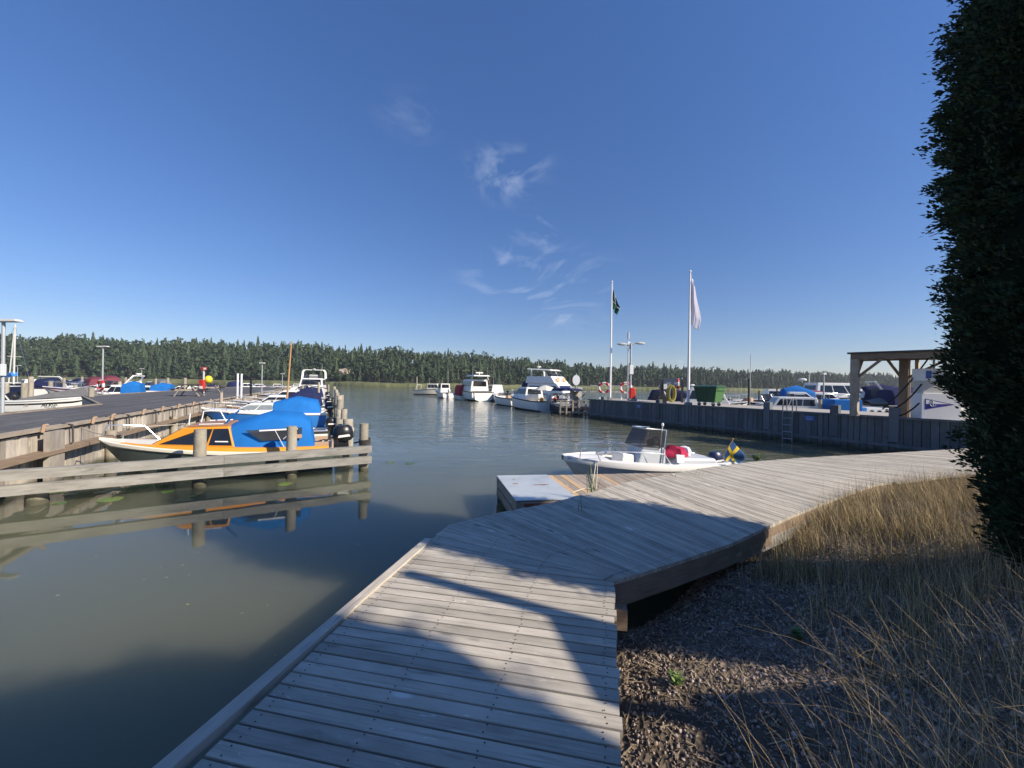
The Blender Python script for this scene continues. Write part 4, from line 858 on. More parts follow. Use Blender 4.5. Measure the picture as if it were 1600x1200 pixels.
# ------------------------------------------------------------------ columnar thujas
def thuja_meshes(seed, Hh, prof, nc, nl):
    r = np.random.default_rng(seed)
    zt = np.array([p[0] for p in prof]); rt = np.array([p[1] for p in prof])
    # solid dark core inside the crown, added to block light
    bmv = []; bf = []; nz, na = 34, 28
    for i in range(nz):
        z = zt[0]+(zt[-1]-zt[0])*i/(nz-1); rad = np.interp(z, zt, rt)*.90
        for k in range(na):
            a = 2*np.pi*k/na; q = rad*(1+.07*math.sin(3*a+z*2.1)+.06*math.sin(5*a-z*3.7)+r.uniform(-.03, .03)); bmv.append((math.cos(a)*q, math.sin(a)*q, z))
    for i in range(nz-1):
        for k in range(na): bf.append((i*na+k, i*na+(k+1) % na, (i+1)*na+(k+1) % na, (i+1)*na+k))
    # sprays in drooping fans
    Vs = []; Rv = []
    zc = r.uniform(zt[0], zt[-1], nc); ac = r.uniform(0, 2*np.pi, nc)
    rc = np.interp(zc, zt, rt)*(1+.05*np.sin(3*ac+zc*2.1)+.045*np.sin(5*ac-zc*3.7)+.03*np.sin(zc*9+ac*4))*(.93+r.uniform(-.05, .07, nc))
    tone = r.uniform(0, .65, nc)**1.3
    o = np.stack([np.cos(ac), np.sin(ac), r.uniform(.1, 1.1, nc)], 1)+r.normal(0, .25, (nc, 3)); o /= np.linalg.norm(o, axis=1)[:, None]
    base = np.stack([np.cos(ac)*rc, np.sin(ac)*rc, zc], 1)-o*.16; ln = r.uniform(.16, .30, nc); wd = r.uniform(.02, .042, nc)
    s = r.uniform(0, 1, (nc, nl)); lat = r.normal(0, 1, (nc, nl, 3))*(wd[:, None]*(.25+np.sin(np.pi*s*.85)))[:, :, None]*[1, 1, .7]
    c = (base[:, None]+o[:, None]*(ln[:, None]*s)[:, :, None]+lat).reshape(-1, 3); n = nc*nl
    out = np.repeat(o, nl, 0)+lat.reshape(-1, 3)*5+r.normal(0, .3, (n, 3)); out /= np.linalg.norm(out, axis=1)[:, None]
    sd = np.cross(out, r.normal(size=(n, 3))); sd /= np.linalg.norm(sd, axis=1)[:, None]; L = r.uniform(.016, .034, n)[:, None]; w = L*r.uniform(.25, .5, n)[:, None]
    quad = np.stack([c-out*L*.5, c+sd*w, c+out*L, c-sd*w*.9], 1)
    return (np.array(bmv), np.array(bf)), (quad.reshape(-1, 3), np.arange(n*4).reshape(-1, 4), np.clip(np.repeat(tone, nl)+r.uniform(0, .4, n), 0, 1))
def thuja(label, loc, prof, nc, nl, seed, grp=None):
    root = thing('thuja_tree', label, 'tree', loc, group=grp); (cv, cf), (lv, lf, lr) = thuja_meshes(seed, 7, prof, nc, nl)
    cr_o = npmesh('crown', lv, lf, M['thuja'], lr, parent=root); co = npmesh('light_block_core', cv, cf, M['thujacore'], smooth=True, parent=cr_o)
    mb = MB(); mb.tube([(0, 0, -.4), (0, 0, 1), (0, 0, prof[-1][0]*.8)], [.14, .11, .04], 8); mb.build('trunk', M['bark'], root, local=True)
    return root
TC = Vector((4.53, 2.50, 0)); tz = float(bank(np.array([TC.x]), np.array([TC.y]))[0][0])
prof = [(-.15, .84), (.2, .90), (.7, .93), (1.0, .98), (1.25, 1.10), (1.6, 1.19), (2.6, 1.14), (3.6, 1.12), (4.4, 1.1), (5.0, .98), (5.6, .66), (6.1, .25), (6.3, .03)]
thuja('tall dark columnar thuja rising out of the frame on the right bank', (TC.x, TC.y, tz), prof, 6200, 66, 3)
for i, (x, y, s) in enumerate([(5.9, -2.12, 1.0), (7.2, -3.8, 1.0), (9.2, -7.0, 1.0)]):
    z = 1.2; prof2 = [(-.3, 1.0), (1, 1.1), (2.8, 1.2), (4.2, 1.6)]+([(4.7, 1.3), (5.1, .5), (5.2, .05)] if i == 0 else [(6.6, 1.55), (7.4, 1.2), (8.0, .5), (8.2, .05)])
    thuja(['columnar thuja of the row behind the viewer, nearest the tall one', 'columnar thuja in the middle of the row behind the viewer', 'columnar thuja at the end of the row behind the viewer'][i], (x, y, z), prof2, 600, 60, 10+i, None)
root = thing('shed', 'unseen flat roofed timber shed added beyond the right edge to shade the bank', 'shed', (6.2, .2, .9))  # out of frame, added and sized for the shade on gravel and grass
mb = MB(); mb.hexa([(5.25, -.6, .3), (7.2, -.6, .3), (7.2, .52, .3), (5.25, .52, .3), (5.25, -.6, 2.88), (7.2, -.6, 2.88), (7.2, .52, 2.88), (5.25, .52, 2.88)]); mb.build('wall', M['clad'], root)
mb = MB(); mb.hexa([(5.15, -.7, 2.9), (7.3, -.7, 2.9), (7.3, .62, 2.9), (5.15, .62, 2.9), (5.15, -.7, 2.97), (7.3, -.7, 2.97), (7.3, .62, 2.97), (5.15, .62, 2.97)]); mb.build('roof', M['black'], root)
# unseen slim post; its board is added for the wedge shadow on the deck
root = thing('wooden_post', 'unseen slim wooden post with an added shade board beyond the right edge', 'post', (4.75, .62, .8))
mb = MB(); mb.tube([(4.75, .62, .6), (4.75, .62, 4.42)], .06, 10); mb.build('post_shaft', M['post'], root)
mb = MB(); mb.hexa([(4.6, .02, 3.34), (4.85, .02, 3.34), (4.85, .68, 3.24), (4.6, .68, 3.24), (4.6, .02, 3.46), (4.85, .02, 3.46), (4.85, .62, 3.58), (4.6, .62, 3.58)]); mb.build('shade_board', M['clad'], root)
# ------------------------------------------------------------------ boats: local x forward from the transom, z up from the waterline
def hull(root, L, B, s0, s1, mats, deck_from=.55, floor=.22, n=20, stripe=None, deckmat='white', fine=2.0):
    """mats = (topsides, bottom, rub rail)"""
    def hb(t): return B/2*(.9+.1*min(1, t/.35))*max(0.0, 1-max(0, (t-.42)/.58)**fine)**.85
    def sh(t): return s0+(s1-s0)*t**1.8
    def kl(t): return -.22 if t < .74 else -.22+(s1+.2)*((t-.74)/.26)**1.7
    st = [1-(1-i/(n-1))**1.25 for i in range(n)]; st[-1] = .999
    P_ = []
    for t in st:
        b = max(hb(t), .012); k, s = kl(t), sh(t); k = min(k, s-.03); H = s-k; f = max(0, (t-.5)/.5)
        zc = max(k+H*.30, -.02 if t < .7 else k+.05); zc = min(zc, s-.02)
        P_.append([(0, k), (b*(.87-.27*f), zc), (b*(.945-.13*f), zc+(s-zc)*.45), (b*.975, s-.10 if H > .25 else s-H*.3), (b+.02, s-.075 if H > .25 else s-H*.2), (b+.02, s-.02), (b-.01, s), (max(b-.11, .004), s+.012)])
    def skin(mbx, idx, m, both=True):
        for sg in (1, -1):
            vs = [(st[i]*L, sg*P_[i][j][0], P_[i][j][1]) for i in range(n) for j in idx]; w_ = len(idx)
            fs = [(i*w_+j, (i+1)*w_+j, (i+1)*w_+j+1, i*w_+j+1) for i in range(n-1) for j in range(w_-1)]
            mbx.add(vs, fs, m, r=.5)
    mb = MB(); skin(mb, [0, 1], 1); skin(mb, [1, 2, 3], 0)
    tr = [(0, sg*P_[0][j][0], P_[0][j][1]) for sg in (1,) for j in range(0, 4)]+[(0, -P_[0][j][0], P_[0][j][1]) for j in (3, 2, 1)]
    mb.add(tr, [tuple(range(7))], 0, r=.5)
    if stripe:
        for sg in (1, -1):
            vs = []
            for i in range(n-1):
                for j, e in ((0, .50), (1, .74)):
                    a, b = P_[i][2], P_[i][3]; q = (e-.3)/.7; vs.append((st[i]*L, sg*(a[0]+(b[0]-a[0])*q+.006), a[1]+(b[1]-a[1])*q))
            mb.add(vs, [(2*i, 2*i+2, 2*i+3, 2*i+1) for i in range(n-2)], 2, r=.5)
    mb.build('hull', [M[mats[0]], M[mats[1]], M[stripe or mats[0]]], root, smooth=True, local=True)
    mb = MB(); skin(mb, [3, 4, 5, 6], 0)
    b0 = P_[0]; mb.hexa([(-.03, -b0[4][0], b0[4][1]), (.02, -b0[4][0], b0[4][1]), (.02, b0[4][0], b0[4][1]), (-.03, b0[4][0], b0[4][1]), (-.03, -b0[4][0], b0[6][1]), (.02, -b0[4][0], b0[6][1]), (.02, b0[4][0], b0[6][1]), (-.03, b0[4][0], b0[6][1])], r=.5)
    mb.build('rub_rail', M[mats[2]], root, smooth=True, local=True)
    # gunwale, foredeck and cockpit liner
    mb = MB()
    skin(mb, [6, 7], 0)
    di = min(range(n), key=lambda i: abs(st[i]-deck_from))
    for sg in (1, -1):
        vs = []
        for i in range(di, n): x = st[i]*L; s = P_[i][7]; vs += [(x, sg*s[0], s[1]), (x, sg*s[0]*.5, s[1]+.02), (x, 0, s[1]+.03)]
        m_ = n-di; mb.add(vs, [(i*3+j, (i+1)*3+j, (i+1)*3+j+1, i*3+j+1) for i in range(m_-1) for j in (0, 1)], 0, r=.5)
        vs = []
        for i in range(0, di+1): x = st[i]*L; s = P_[i][7]; vs += [(x+(.05 if i == 0 else 0), sg*s[0], s[1]), (x+(.05 if i == 0 else 0), sg*(s[0]-.03), floor), (x, 0, floor)]
        mb.add(vs, [(i*3+j, (i+1)*3+j, (i+1)*3+j+1, i*3+j+1) for i in range(di) for j in (0, 1)], 0, r=.5)
    i = di; mb.add([(st[i]*L, P_[i][7][0], P_[i][7][1]), (st[i]*L, 0, P_[i][7][1]+.03), (st[i]*L, -P_[i][7][0], P_[i][7][1]), (st[i]*L, -P_[i][7][0], floor), (st[i]*L, P_[i][7][0], floor)], [(0, 1, 2, 3, 4)], 0, r=.5)
    s = P_[0][7]; mb.add([(.05, s[0], s[1]), (.05, -s[0], s[1]), (.05, -s[0], floor), (.05, s[0], floor)], [(0, 1, 2, 3)], 0, r=.5)
    mb.add([(0, s[0], s[1]), (0, -s[0], s[1]), (.05, -s[0], s[1]), (.05, s[0], s[1])], [(0, 1, 2, 3)], 0, r=.5)
    mb.build('deck', M[deckmat], root, smooth=True, local=True)
    return dict(L=L, B=B, s0=s0, s1=s1, hb=hb, sh=sh)
def panel(mb, c4, u0, u1, v0, v1, off=.006, m=0, skew=(0, 0)):
    a, b, c, d = [Vector(p) for p in c4]                                # a,b bottom; c above b; d above a
    def pt(u, v): return a.lerp(b, u).lerp(d.lerp(c, u), v)
    nrm = (b-a).cross(d-a).normalized()
    cen = (a+b+c+d)/4
    q = [pt(u0, v0), pt(u1, v0), pt(u1-skew[1], v1), pt(u0+skew[0], v1)]
    vs = [p-nrm*.004 for p in q]+[p+nrm*off for p in q]
    mb.add(vs, HEX, m, r=.5)
def house(root, name, x0, x1, z0, z1, w0, w1, bs, fs, m, win=None, wm='glass', bevel=.03, roofmat=None, arch=0, front=True, back=True, nwin=2, v=(.3, .82), edge=.06, droop=0):
    """cabin or hood: long prism, sloped ends, with window panels on every side"""
    vs = [(x0, -w0/2, z0), (x1, -w0/2*(1-droop), z0), (x1, w0/2*(1-droop), z0), (x0, w0/2, z0), (x0+bs, -w1/2, z1), (x1-fs, -w1/2*(1-droop), z1-arch), (x1-fs, w1/2*(1-droop), z1-arch), (x0+bs, w1/2, z1)]
    mb = MB(); mb.hexa(vs, r=.5); o = mb.build(name, M[m], root, local=True, bevel=bevel)
    if win:
        for side in ((0, 1, 5, 4), (2, 3, 7, 6)):
            for k in range(nwin):
                mb = MB(); a = edge+(1-2*edge)*k/nwin+.012; b = edge+(1-2*edge)*(k+1)/nwin-.012
                panel(mb, [vs[i] for i in side], a, b, *v); mb.build('window', M[wm], o, local=True)
        if front: mb = MB(); panel(mb, [vs[i] for i in (1, 2, 6, 5)], .07, .93, v[0], v[1]+.04); mb.build('windscreen', M[wm], o, local=True)
        if back: mb = MB(); panel(mb, [vs[i] for i in (3, 0, 4, 7)], .1, .9, v[0], v[1]); mb.build('rear_window', M[wm], o, local=True)
    return o
def hood(root, secs, m='canvas', name='canopy', wins=None, wm='vinyl'):
    """canvas hood over hoops: secs = [(x, half width, base z, top z)]"""
    mb = MB(); vs = []; K_ = 9
    for (x, w_, zb, zt) in secs:
        for k in range(K_):
            a = math.pi*k/(K_-1); y = w_*math.copysign(abs(math.cos(a))**.42, math.cos(a)) if abs(math.cos(a)) > 1e-6 else 0
            z = zb+(zt-zb)*(math.sin(a)**.5 if math.sin(a) > 1e-6 else 0); 
            vs.append((x, y*(1-.12*(z-zb)/max(.01, zt-zb)), z))
    fs = [(i*K_+k, (i+1)*K_+k, (i+1)*K_+k+1, i*K_+k+1) for i in range(len(secs)-1) for k in range(K_-1)]
    fs += [tuple(range(K_)), tuple((len(secs)-1)*K_+k for k in range(K_))[::-1]]
    mb.add(vs, fs, 0, r=.5); o = mb.build(name, M[m], root, local=True, smooth=True)
    if wins:
        for (i0, u0, u1, v0, v1) in wins:
            for sg in (1, -1):
                a, b = secs[i0], secs[i0+1]; c4 = [(a[0], sg*a[1]*1.0, a[2]), (b[0], sg*b[1]*1.0, b[2]), (b[0], sg*b[1]*.90, b[3]), (a[0], sg*a[1]*.90, a[3])]
                if sg < 0: pass
                else: c4 = [c4[1], c4[0], c4[3], c4[2]]; 
                uu = (u0, u1) if sg < 0 else (1-u1, 1-u0)
                mb = MB(); panel(mb, c4, uu[0], uu[1], v0, v1, .012, skew=(.06, .0)); mb.build('side_window', M[wm], o, local=True)
    return o
def outboard(root, x=-.12, y=0, z=.5, s=1.0, tilt=0, m='black', decal='white'):
    r = bpy.data.objects.new('outboard_motor', None)
    mb = MB(); prof_ = [(.0, -.02), (.11, 0), (.145, .06), (.15, .2), (.135, .30), (.09, .355), (.0, .365)]
    T = Matrix.Rotation(tilt, 4, 'Y')
    mb.lathe((0, 0, 0), prof_[1:-1], 12, 0, squash=(1.45, 1))
    mb.beam((-.02, 0, .0), (-.0, 0, -.62), .07, .15, 0, up=V(1, 0, 0)); mb.beam((-.16, 0, -.42), (.1, 0, -.42), .16, .02); mb.lathe((.03, 0, -.62), [(.02, -.16), (.045, -.05), (.045, .08), (.01, .16)], 8, axis='x')
    for k in range(3):
        a = k*2.09; mb.beam((-.15, .0, -.62), (-.15, math.cos(a)*.12, -.62+math.sin(a)*.12), .07, .012)
    mb.beam((.02, 0, -.02), (.16, 0, -.12), .16, .12)
    mb.v = [tuple((T@Vector(p))*s+V(x, y, z)) for p in mb.v]; o = mb.build('outboard_motor', M[m], root, local=True, smooth=True)
    mb = MB()
    for sg in (-1, 1): mb.hexa([(-.14, sg*.146, .10), (.12, sg*.146, .10), (.12, sg*.152, .10), (-.14, sg*.152, .10), (-.12, sg*.144, .15), (.10, sg*.144, .15), (.10, sg*.150, .15), (-.12, sg*.150, .15)])
    mb.v = [tuple((T@Vector(p))*s+V(x, y, z)) for p in mb.v]; mb.build('decal', M[decal], o, local=True)
    return o
def bowrail(root, h, t0=.55, hgt=.3, r=.014, n=5, m='steel', gap=False):
    L = h['L']; pts = []
    ts = np.linspace(t0, .985, 9); left = []
    for t in ts: left.append(V(t*L, h['hb'](t)*.9, h['sh'](t)+hgt*min(1, (t-t0)/.1+.0)))
    left[0].z = h['sh'](t0)
    right = [V(p.x, -p.y, p.z) for p in left][::-1]; mb = MB(); mb.tube(left+right, r, 6)
    for i in (2, 4, 6): 
        for sg in (1, -1): p = left[i]; mb.tube([V(p.x, sg*p.y, p.z), V(p.x, sg*p.y, h['sh'](ts[i]))], r*.8, 5)
    mb.build('bow_rail', M[m], root, local=True, smooth=True)
def fender(root, x, y, z, s=1, m='white'):
    mb = MB(); mb.lathe((x, y, z-.25*s), [(.01, -.2*s), (.07*s, -.16*s), (.085*s, -.05*s), (.085*s, .1*s), (.06*s, .18*s), (.02*s, .22*s)], 9); mb.tube([(x, y, z-.03*s), (x, y*.96, z+.05)], .008, 4); mb.build('fender', M[m], root, local=True, smooth=True)
def windscreen(root, x, w_, z, h_, rake=.25, m='smoke', wrap=.5):
    mb = MB(); a = [(x-wrap, -w_/2, z), (x, -w_/2*.8, z), (x, w_/2*.8, z), (x-wrap, w_/2, z)]; b = [(p[0]-rake, p[1]*.93, z+h_) for p in a]
    for i in range(3):
        n = (Vector(a[i+1])-Vector(a[i])).cross(Vector(b[i])-Vector(a[i])).normalized()*.008
        mb.hexa([Vector(a[i]), Vector(a[i+1]), Vector(a[i+1])+n, Vector(a[i])+n, Vector(b[i]), Vector(b[i+1]), Vector(b[i+1])+n, Vector(b[i])+n])
    o = mb.build('windscreen', M[m], root, local=True)
    mb = MB(); mb.tube([a[0]]+b+[a[3]], .013, 5); mb.tube([a[1], b[1]], .011, 5); mb.tube([a[2], b[2]], .011, 5); mb.build('screen_frame', M['steel'], o, local=True)
def archframe(root, x, w_, z, h_, rake=-.4, m='white', name='radar_arch', th=.09):
    mb = MB(); pts = [(x, -w_/2, z), (x+rake*.8, -w_/2*.96, z+h_*.8), (x+rake, -w_/2*.8, z+h_), (x+rake, w_/2*.8, z+h_), (x+rake*.8, w_/2*.96, z+h_*.8), (x, w_/2, z)]
    for a, b in zip(pts[:-1], pts[1:]): mb.beam(a, b, th, .22 if th > .08 else th, up=V(1, 0, 0) if abs(a[1]-b[1]) > .3 else V(0, 1, 0))
    mb.build(name, M[m], root, local=True, bevel=.015)
def antenna(root, x, y, z, h_, m='whitepaint', r=.012): mb = MB(); mb.tube([(x, y, z), (x-.05, y, z+h_)], [r, r*.5], 5); mb.build('antenna', M[m], root, local=True)
def radar(root, x, z, s=1): mb = MB(); mb.lathe((x, 0, z), [(.04, 0), (.05, .12*s), (.26*s, .14*s), (.28*s, .22*s), (.2*s, .28*s), (.02, .30*s)], 12); mb.build('radar', M['white'], root, local=True, smooth=True)
def place(label, cat, st, bow_dir, group=None, name='boat'):
    a = math.atan2(bow_dir[1], bow_dir[0]); return thing(name, label, cat, (st[0], st[1], 0), a, group)
def at(px, Y): u, v = unroll(px, 610); return (u*Y/F, Y)

# ---- the orange and blue cabin boat
tip = V(-8.72, 8.12, 0); tr = V(-4.72, 10.12, 0); hd = (tip-tr).normalized(); Lb = (tip-tr).length
o_boat = place('orange and cream cabin boat with a bright blue canvas hood behind the beams', 'boat', tr, hd, name='cabin_boat')
h = hull(o_boat, Lb, 1.85, .50, .86, ('greenhull', 'greenhull', 'cream'), deck_from=.62, floor=.16, deckmat='cream')
mb = MB()                                                                   # orange stripe band over the rub rail
for sg in (1, -1):
    T_ = np.linspace(.02, .9, 16); vs = []
    for t in T_: b = h['hb'](t)-.012; s = h['sh'](t); k = min(1, max(.15, (.9-t)/.3)); vs += [(t*Lb, sg*(b+.004), s), (t*Lb, sg*(b-.02), s+.085*k), (t*Lb, sg*(b-.10), s+.09*k)]
    mb.add(vs, [(i*3+j, i*3+3+j, i*3+4+j, i*3+1+j) for i in range(15) for j in (0, 1)], 0, r=.5)
mb.build('orange_coaming', M['orange'], o_boat, local=True, smooth=True)
cz = .62
vs = [(.44*Lb, -.80, cz), (.80*Lb, -.42, cz+.08), (.80*Lb, .42, cz+.08), (.44*Lb, .80, cz), (.47*Lb, -.66, 1.12), (.66*Lb, -.52, 1.10), (.66*Lb, .52, 1.10), (.47*Lb, .66, 1.12)]
mb = MB(); mb.hexa(vs, r=.5); cab = mb.build('cabin', M['orange'], o_boat, local=True, bevel=.03)
for side, f in (((0, 1, 5, 4), 1), ((2, 3, 7, 6), -1)):
    for (a, b, sk) in ((.03, .32, (.0, 0)), (.35, .92, (0, .36))):
        mb = MB(); c4 = [vs[i] for i in side]
        if f < 0: a, b, sk = 1-b, 1-a, (sk[1], sk[0])
        panel(mb, c4, a, b, .16, .90, .008, skew=sk); mb.build('window', M['glass'], cab, local=True)
mb = MB(); panel(mb, [vs[i] for i in (1, 2, 6, 5)], .06, .94, .12, .92, .008); mb.build('windscreen', M['glass'], cab, local=True)
mb = MB(); mb.hexa([(.475*Lb, -.6, 1.125), (.65*Lb, -.47, 1.11), (.65*Lb, .47, 1.11), (.475*Lb, .6, 1.125), (.48*Lb, -.58, 1.155), (.645*Lb, -.45, 1.14), (.645*Lb, .45, 1.14), (.48*Lb, .58, 1.155)]); mb.build('teak_roof', M['teak'], cab, local=True, bevel=.01)
for sg in (-1, 1): mb = MB(); mb.beam((.50*Lb, sg*.53, 1.17), (.60*Lb, sg*.47, 1.165), .02, .02); mb.build('grab_rail', M['whitepaint'], cab, local=True)
mb = MB(); mb.tube([(.63*Lb, -.3, 1.12), (.62*Lb, -.3, 1.40), (.55*Lb, -.3, 1.42), (.52*Lb, -.28, 1.14)], .014, 6); mb.tube([(.66*Lb, .1, 1.12), (.655*Lb, .1, 1.38)], .012, 6); mb.build('roof_rail', M['whitepaint'], cab, local=True)
mb = MB(); mb.tube([(.50*Lb, .3, 1.15), (.475*Lb, .36, 1.3), (.44*Lb, .42, 1.45)], .02, 6); mb.build('folded_blue_strut', M['canvas'], cab, local=True)
hc = hood(o_boat, [(.09*Lb, .70, .52, .60), (.11*Lb, .76, .52, 1.18), (.16*Lb, .77, .53, 1.36), (.30*Lb, .80, .56, 1.42), (.44*Lb, .78, .60, 1.20), (.475*Lb, .74, .62, 1.13)])
mb = MB()                                                                   # clear side window in the hood
for sg in (1, -1):
    y0, y1 = sg*.812, sg*.795
    q = [(.40*Lb, 1.03), (.15*Lb, 1.06), (.15*Lb, .80), (.33*Lb, .78)]; mb = MB()
    vsq = [(x, sg*(.815-.02*(z-.78)), z) for x, z in q]+[(x, sg*(.80-.02*(z-.78)), z) for x, z in q]; mb.add(vsq, HEX, 0, r=.5); wv = mb.build('clear_window', M['vinyl'], hc, local=True)
    mb = MB(); mb.hexa([(.17*Lb, sg*.818, 1.015), (.34*Lb, sg*.818, 1.0), (.34*Lb, sg*.824, 1.0), (.17*Lb, sg*.824, 1.015), (.17*Lb, sg*.816, 1.05), (.34*Lb, sg*.816, 1.03), (.34*Lb, sg*.822, 1.03), (.17*Lb, sg*.822, 1.05)]); mb.beam((.27*Lb, sg*.825, 1.0), (.23*Lb, sg*.825, .62), .008, .012); mb.beam((.19*Lb, sg*.825, 1.0), (.235*Lb, sg*.825, .80), .006, .01)
    mb.hexa([(.15*Lb, sg*.82, .81), (.22*Lb, sg*.82, .81), (.22*Lb, sg*.823, .81), (.15*Lb, sg*.823, .81), (.15*Lb, sg*.82, .90), (.20*Lb, sg*.82, .90), (.20*Lb, sg*.823, .90), (.15*Lb, sg*.823, .90)], m=1)
    mb.build('window_trim', [M['whitepaint'], M['tan']], hc, local=True)
mb = MB(); mb.beam((.02*Lb, -.55, .60), (.09*Lb, -.55, .60), .03, .12); mb.beam((.02*Lb, .55, .60), (.09*Lb, .55, .60), .03, .12); mb.beam((.0, -.6, .58), (0, .6, .58), .04, .16); mb.build('aft_coaming', M['tan'], o_boat, local=True)
outboard(o_boat, -.28, .1, .60, 1.15, R(6))
mb = MB(); mb.tube([(.80*Lb, -.38, h['sh'](.8)), (.86*Lb, -.36, 1.08), (.93*Lb, -.2, 1.13), (.975*Lb, -.02, 1.14), (.99*Lb, 0, .9)], .013, 6); mb.tube([(.93*Lb, -.2, 1.13), (.93*Lb, -.2, .84)], .011, 6); mb.build('bow_rail', M['steel'], o_boat, local=True)
mb = MB(); mb.tube([(.93*Lb, 0, .84), (.93*Lb, 0, .93)], .03, 8); mb.tube([(.93*Lb, -.07, .92), (.93*Lb, .07, .92)], .02, 6); mb.build('bow_cleat', M['black'], o_boat, local=True)
def text_part(root, body, size, loc, rot, m, ext=.002, name='lettering'):
    cu = bpy.data.curves.new('t', 'FONT'); cu.body = body; cu.size = size; cu.extrude = ext; cu.align_x = 'CENTER'
    to = bpy.data.objects.new('t', cu); C.objects.link(to); dg = bpy.context.evaluated_depsgraph_get(); me = bpy.data.meshes.new_from_object(to.evaluated_get(dg)); bpy.data.objects.remove(to)
    me.materials.clear(); me.materials.append(M[m]); o = bpy.data.objects.new(name, me); C.objects.link(o); o.parent = root; o.location = loc; o.rotation_euler = rot; return o
mb = MB(); c4 = [vs[i] for i in (2, 3, 7, 6)]; panel(mb, c4, .75, .93, .30, .35, .012); panel(mb, [vs[i] for i in (0, 1, 5, 4)], .07, .25, .30, .35, .012); mb.build('window_lettering', M['whitepaint'], cab, local=True)
# mooring line from its bow to the pier
mb = MB(); B0 = tip+V(.1, .1, .95)
def sag(a, b, d, n=9): return [a.lerp(b, k/(n-1))-V(0, 0, d*4*(k/(n-1))*(1-k/(n-1))) for k in range(n)]
mb.tube(sag(tip-hd*.25+V(0, 0, .93), P(128, 668, 1.0), .05), .012, 5); mb.tube(sag(tip-hd*.35+V(0, 0, 1.1), tip-hd*1.6+V(0, 0, 1.16), .02), .010, 5)
tag(mb.build('mooring_rope', M['rope']), 'pale mooring rope from the orange boat up to the pier', 'rope')
# ---- the white open boat
tip = V(1.08, 8.15, 0); tr = V(4.85, 9.2, 0); hd = (tip-tr).normalized(); Lw = (tip-tr).length
w_boat = place('white open motorboat with a centre console and Swedish flag by the hatch dock', 'boat', tr, hd, name='motorboat')
h = hull(w_boat, Lw, 1.62, .46, .66, ('lightgrey', 'lightgrey', 'rubber'), deck_from=.74, floor=.18, deckmat='white', fine=2.4)
mb = MB()
for sg in (1, -1):                                                          # rounded white topsides above the dark strake
    T_ = np.linspace(0, .995, 18); vs = []
    for t in T_: b = h['hb'](t); s = h['sh'](t); vs += [(t*Lw, sg*(b+.024), s-.10), (t*Lw, sg*(b+.035), s-.05), (t*Lw, sg*(b+.02), s+.015), (t*Lw, sg*max(0, b-.10), s+.04), (t*Lw, sg*max(0, b-.14), s)]
    mb.add(vs, [(i*5+j, i*5+5+j, i*5+6+j, i*5+1+j) for i in range(17) for j in range(4)], 0, r=.5)
mb.build('gunwale', M['white'], w_boat, local=True, smooth=True)
mb = MB(); mb.hexa([(.40*Lw, -.32, .18), (.60*Lw, -.30, .18), (.60*Lw, .30, .18), (.40*Lw, .32, .18), (.40*Lw, -.30, .80), (.545*Lw, -.27, .84), (.545*Lw, .27, .84), (.40*Lw, .30, .80)]); con = mb.build('console', M['lightgrey'], w_boat, local=True, bevel=.03)
mb = MB(); mb.hexa([(.585*Lw, -.22, .2), (.68*Lw, -.22, .2), (.68*Lw, .22, .2), (.585*Lw, .22, .2), (.59*Lw, -.22, .66), (.66*Lw, -.22, .70), (.66*Lw, .22, .70), (.59*Lw, .22, .66)]); mb.build('seat', M['white'], w_boat, local=True, bevel=.025)
a = [(.43*Lw, -.34, .80), (.565*Lw, -.30, .84), (.565*Lw, .30, .84), (.43*Lw, .34, .80)]; b = [(.40*Lw, -.31, 1.17), (.52*Lw, -.27, 1.20), (.52*Lw, .27, 1.20), (.40*Lw, .31, 1.17)]
mb = MB()
for i in range(3):
    n_ = (Vector(a[i+1])-Vector(a[i])).cross(Vector(b[i])-Vector(a[i])).normalized()*.008; mb.hexa([Vector(a[i]), Vector(a[i+1]), Vector(a[i+1])+n_, Vector(a[i])+n_, Vector(b[i]), Vector(b[i+1]), Vector(b[i+1])+n_, Vector(b[i])+n_])
mb.build('windscreen', M['smoke'], con, local=True)
mb = MB(); up = V(0, 0, .03)
mb.tube([Vector(a[0])-V(0, 0, .35), Vector(b[0])+up, Vector(b[1])+up, Vector(b[2])+up, Vector(b[3])+up, Vector(a[3])-V(0, 0, .35)], .016, 8); mb.build('screen_frame', M['steel'], con, local=True, smooth=True)
mb = MB(); mb.lathe((.44*Lw, .06, .86), [(.02, -.03), (.13, -.02), (.15, .05), (.10, .11), (.03, .13)], 10, squash=(1.1, .8)); mb.build('instrument_cover', M['black'], con, local=True, smooth=True)
mb = MB(); mb.tube([V(.44*Lw+.0, .15+.16*math.cos(t), .87+.16*math.sin(t)) for t in np.linspace(0, 6.28, 16)], .012, 5); mb.build('steering_wheel', M['black'], con, local=True)
mb = MB(); mb.hexa([(.08*Lw, -.5, .44), (.36*Lw, -.5, .44), (.36*Lw, .5, .44), (.08*Lw, .5, .44), (.10*Lw, -.48, .56), (.34*Lw, -.48, .60), (.34*Lw, .48, .60), (.10*Lw, .48, .56)]); mb.build('aft_seat', M['lightgrey'], w_boat, local=True, bevel=.04)
mb = MB(); bm = bmesh.new(); bmesh.ops.create_icosphere(bm, subdivisions=3, radius=1)
r = random.Random(5)
for v_ in bm.verts:
    q = v_.co; v_.co = V(q.x*.30*(1+.16*math.sin(5*q.y+2*q.z)), q.y*.26*(1+.14*math.cos(6*q.x)), max(-.05, q.z)*.20*(1+.25*math.sin(7*q.x+3*q.y))+.60)+V(.315*Lw, .15, 0)
mb.add([v_.co for v_ in bm.verts], [tuple(v_.index for v_ in f.verts) for f in bm.faces]); bm.free()
for q in range(len(mb.v)): mb.v[q] = tuple(w_boat.matrix_basis@Vector(mb.v[q]))
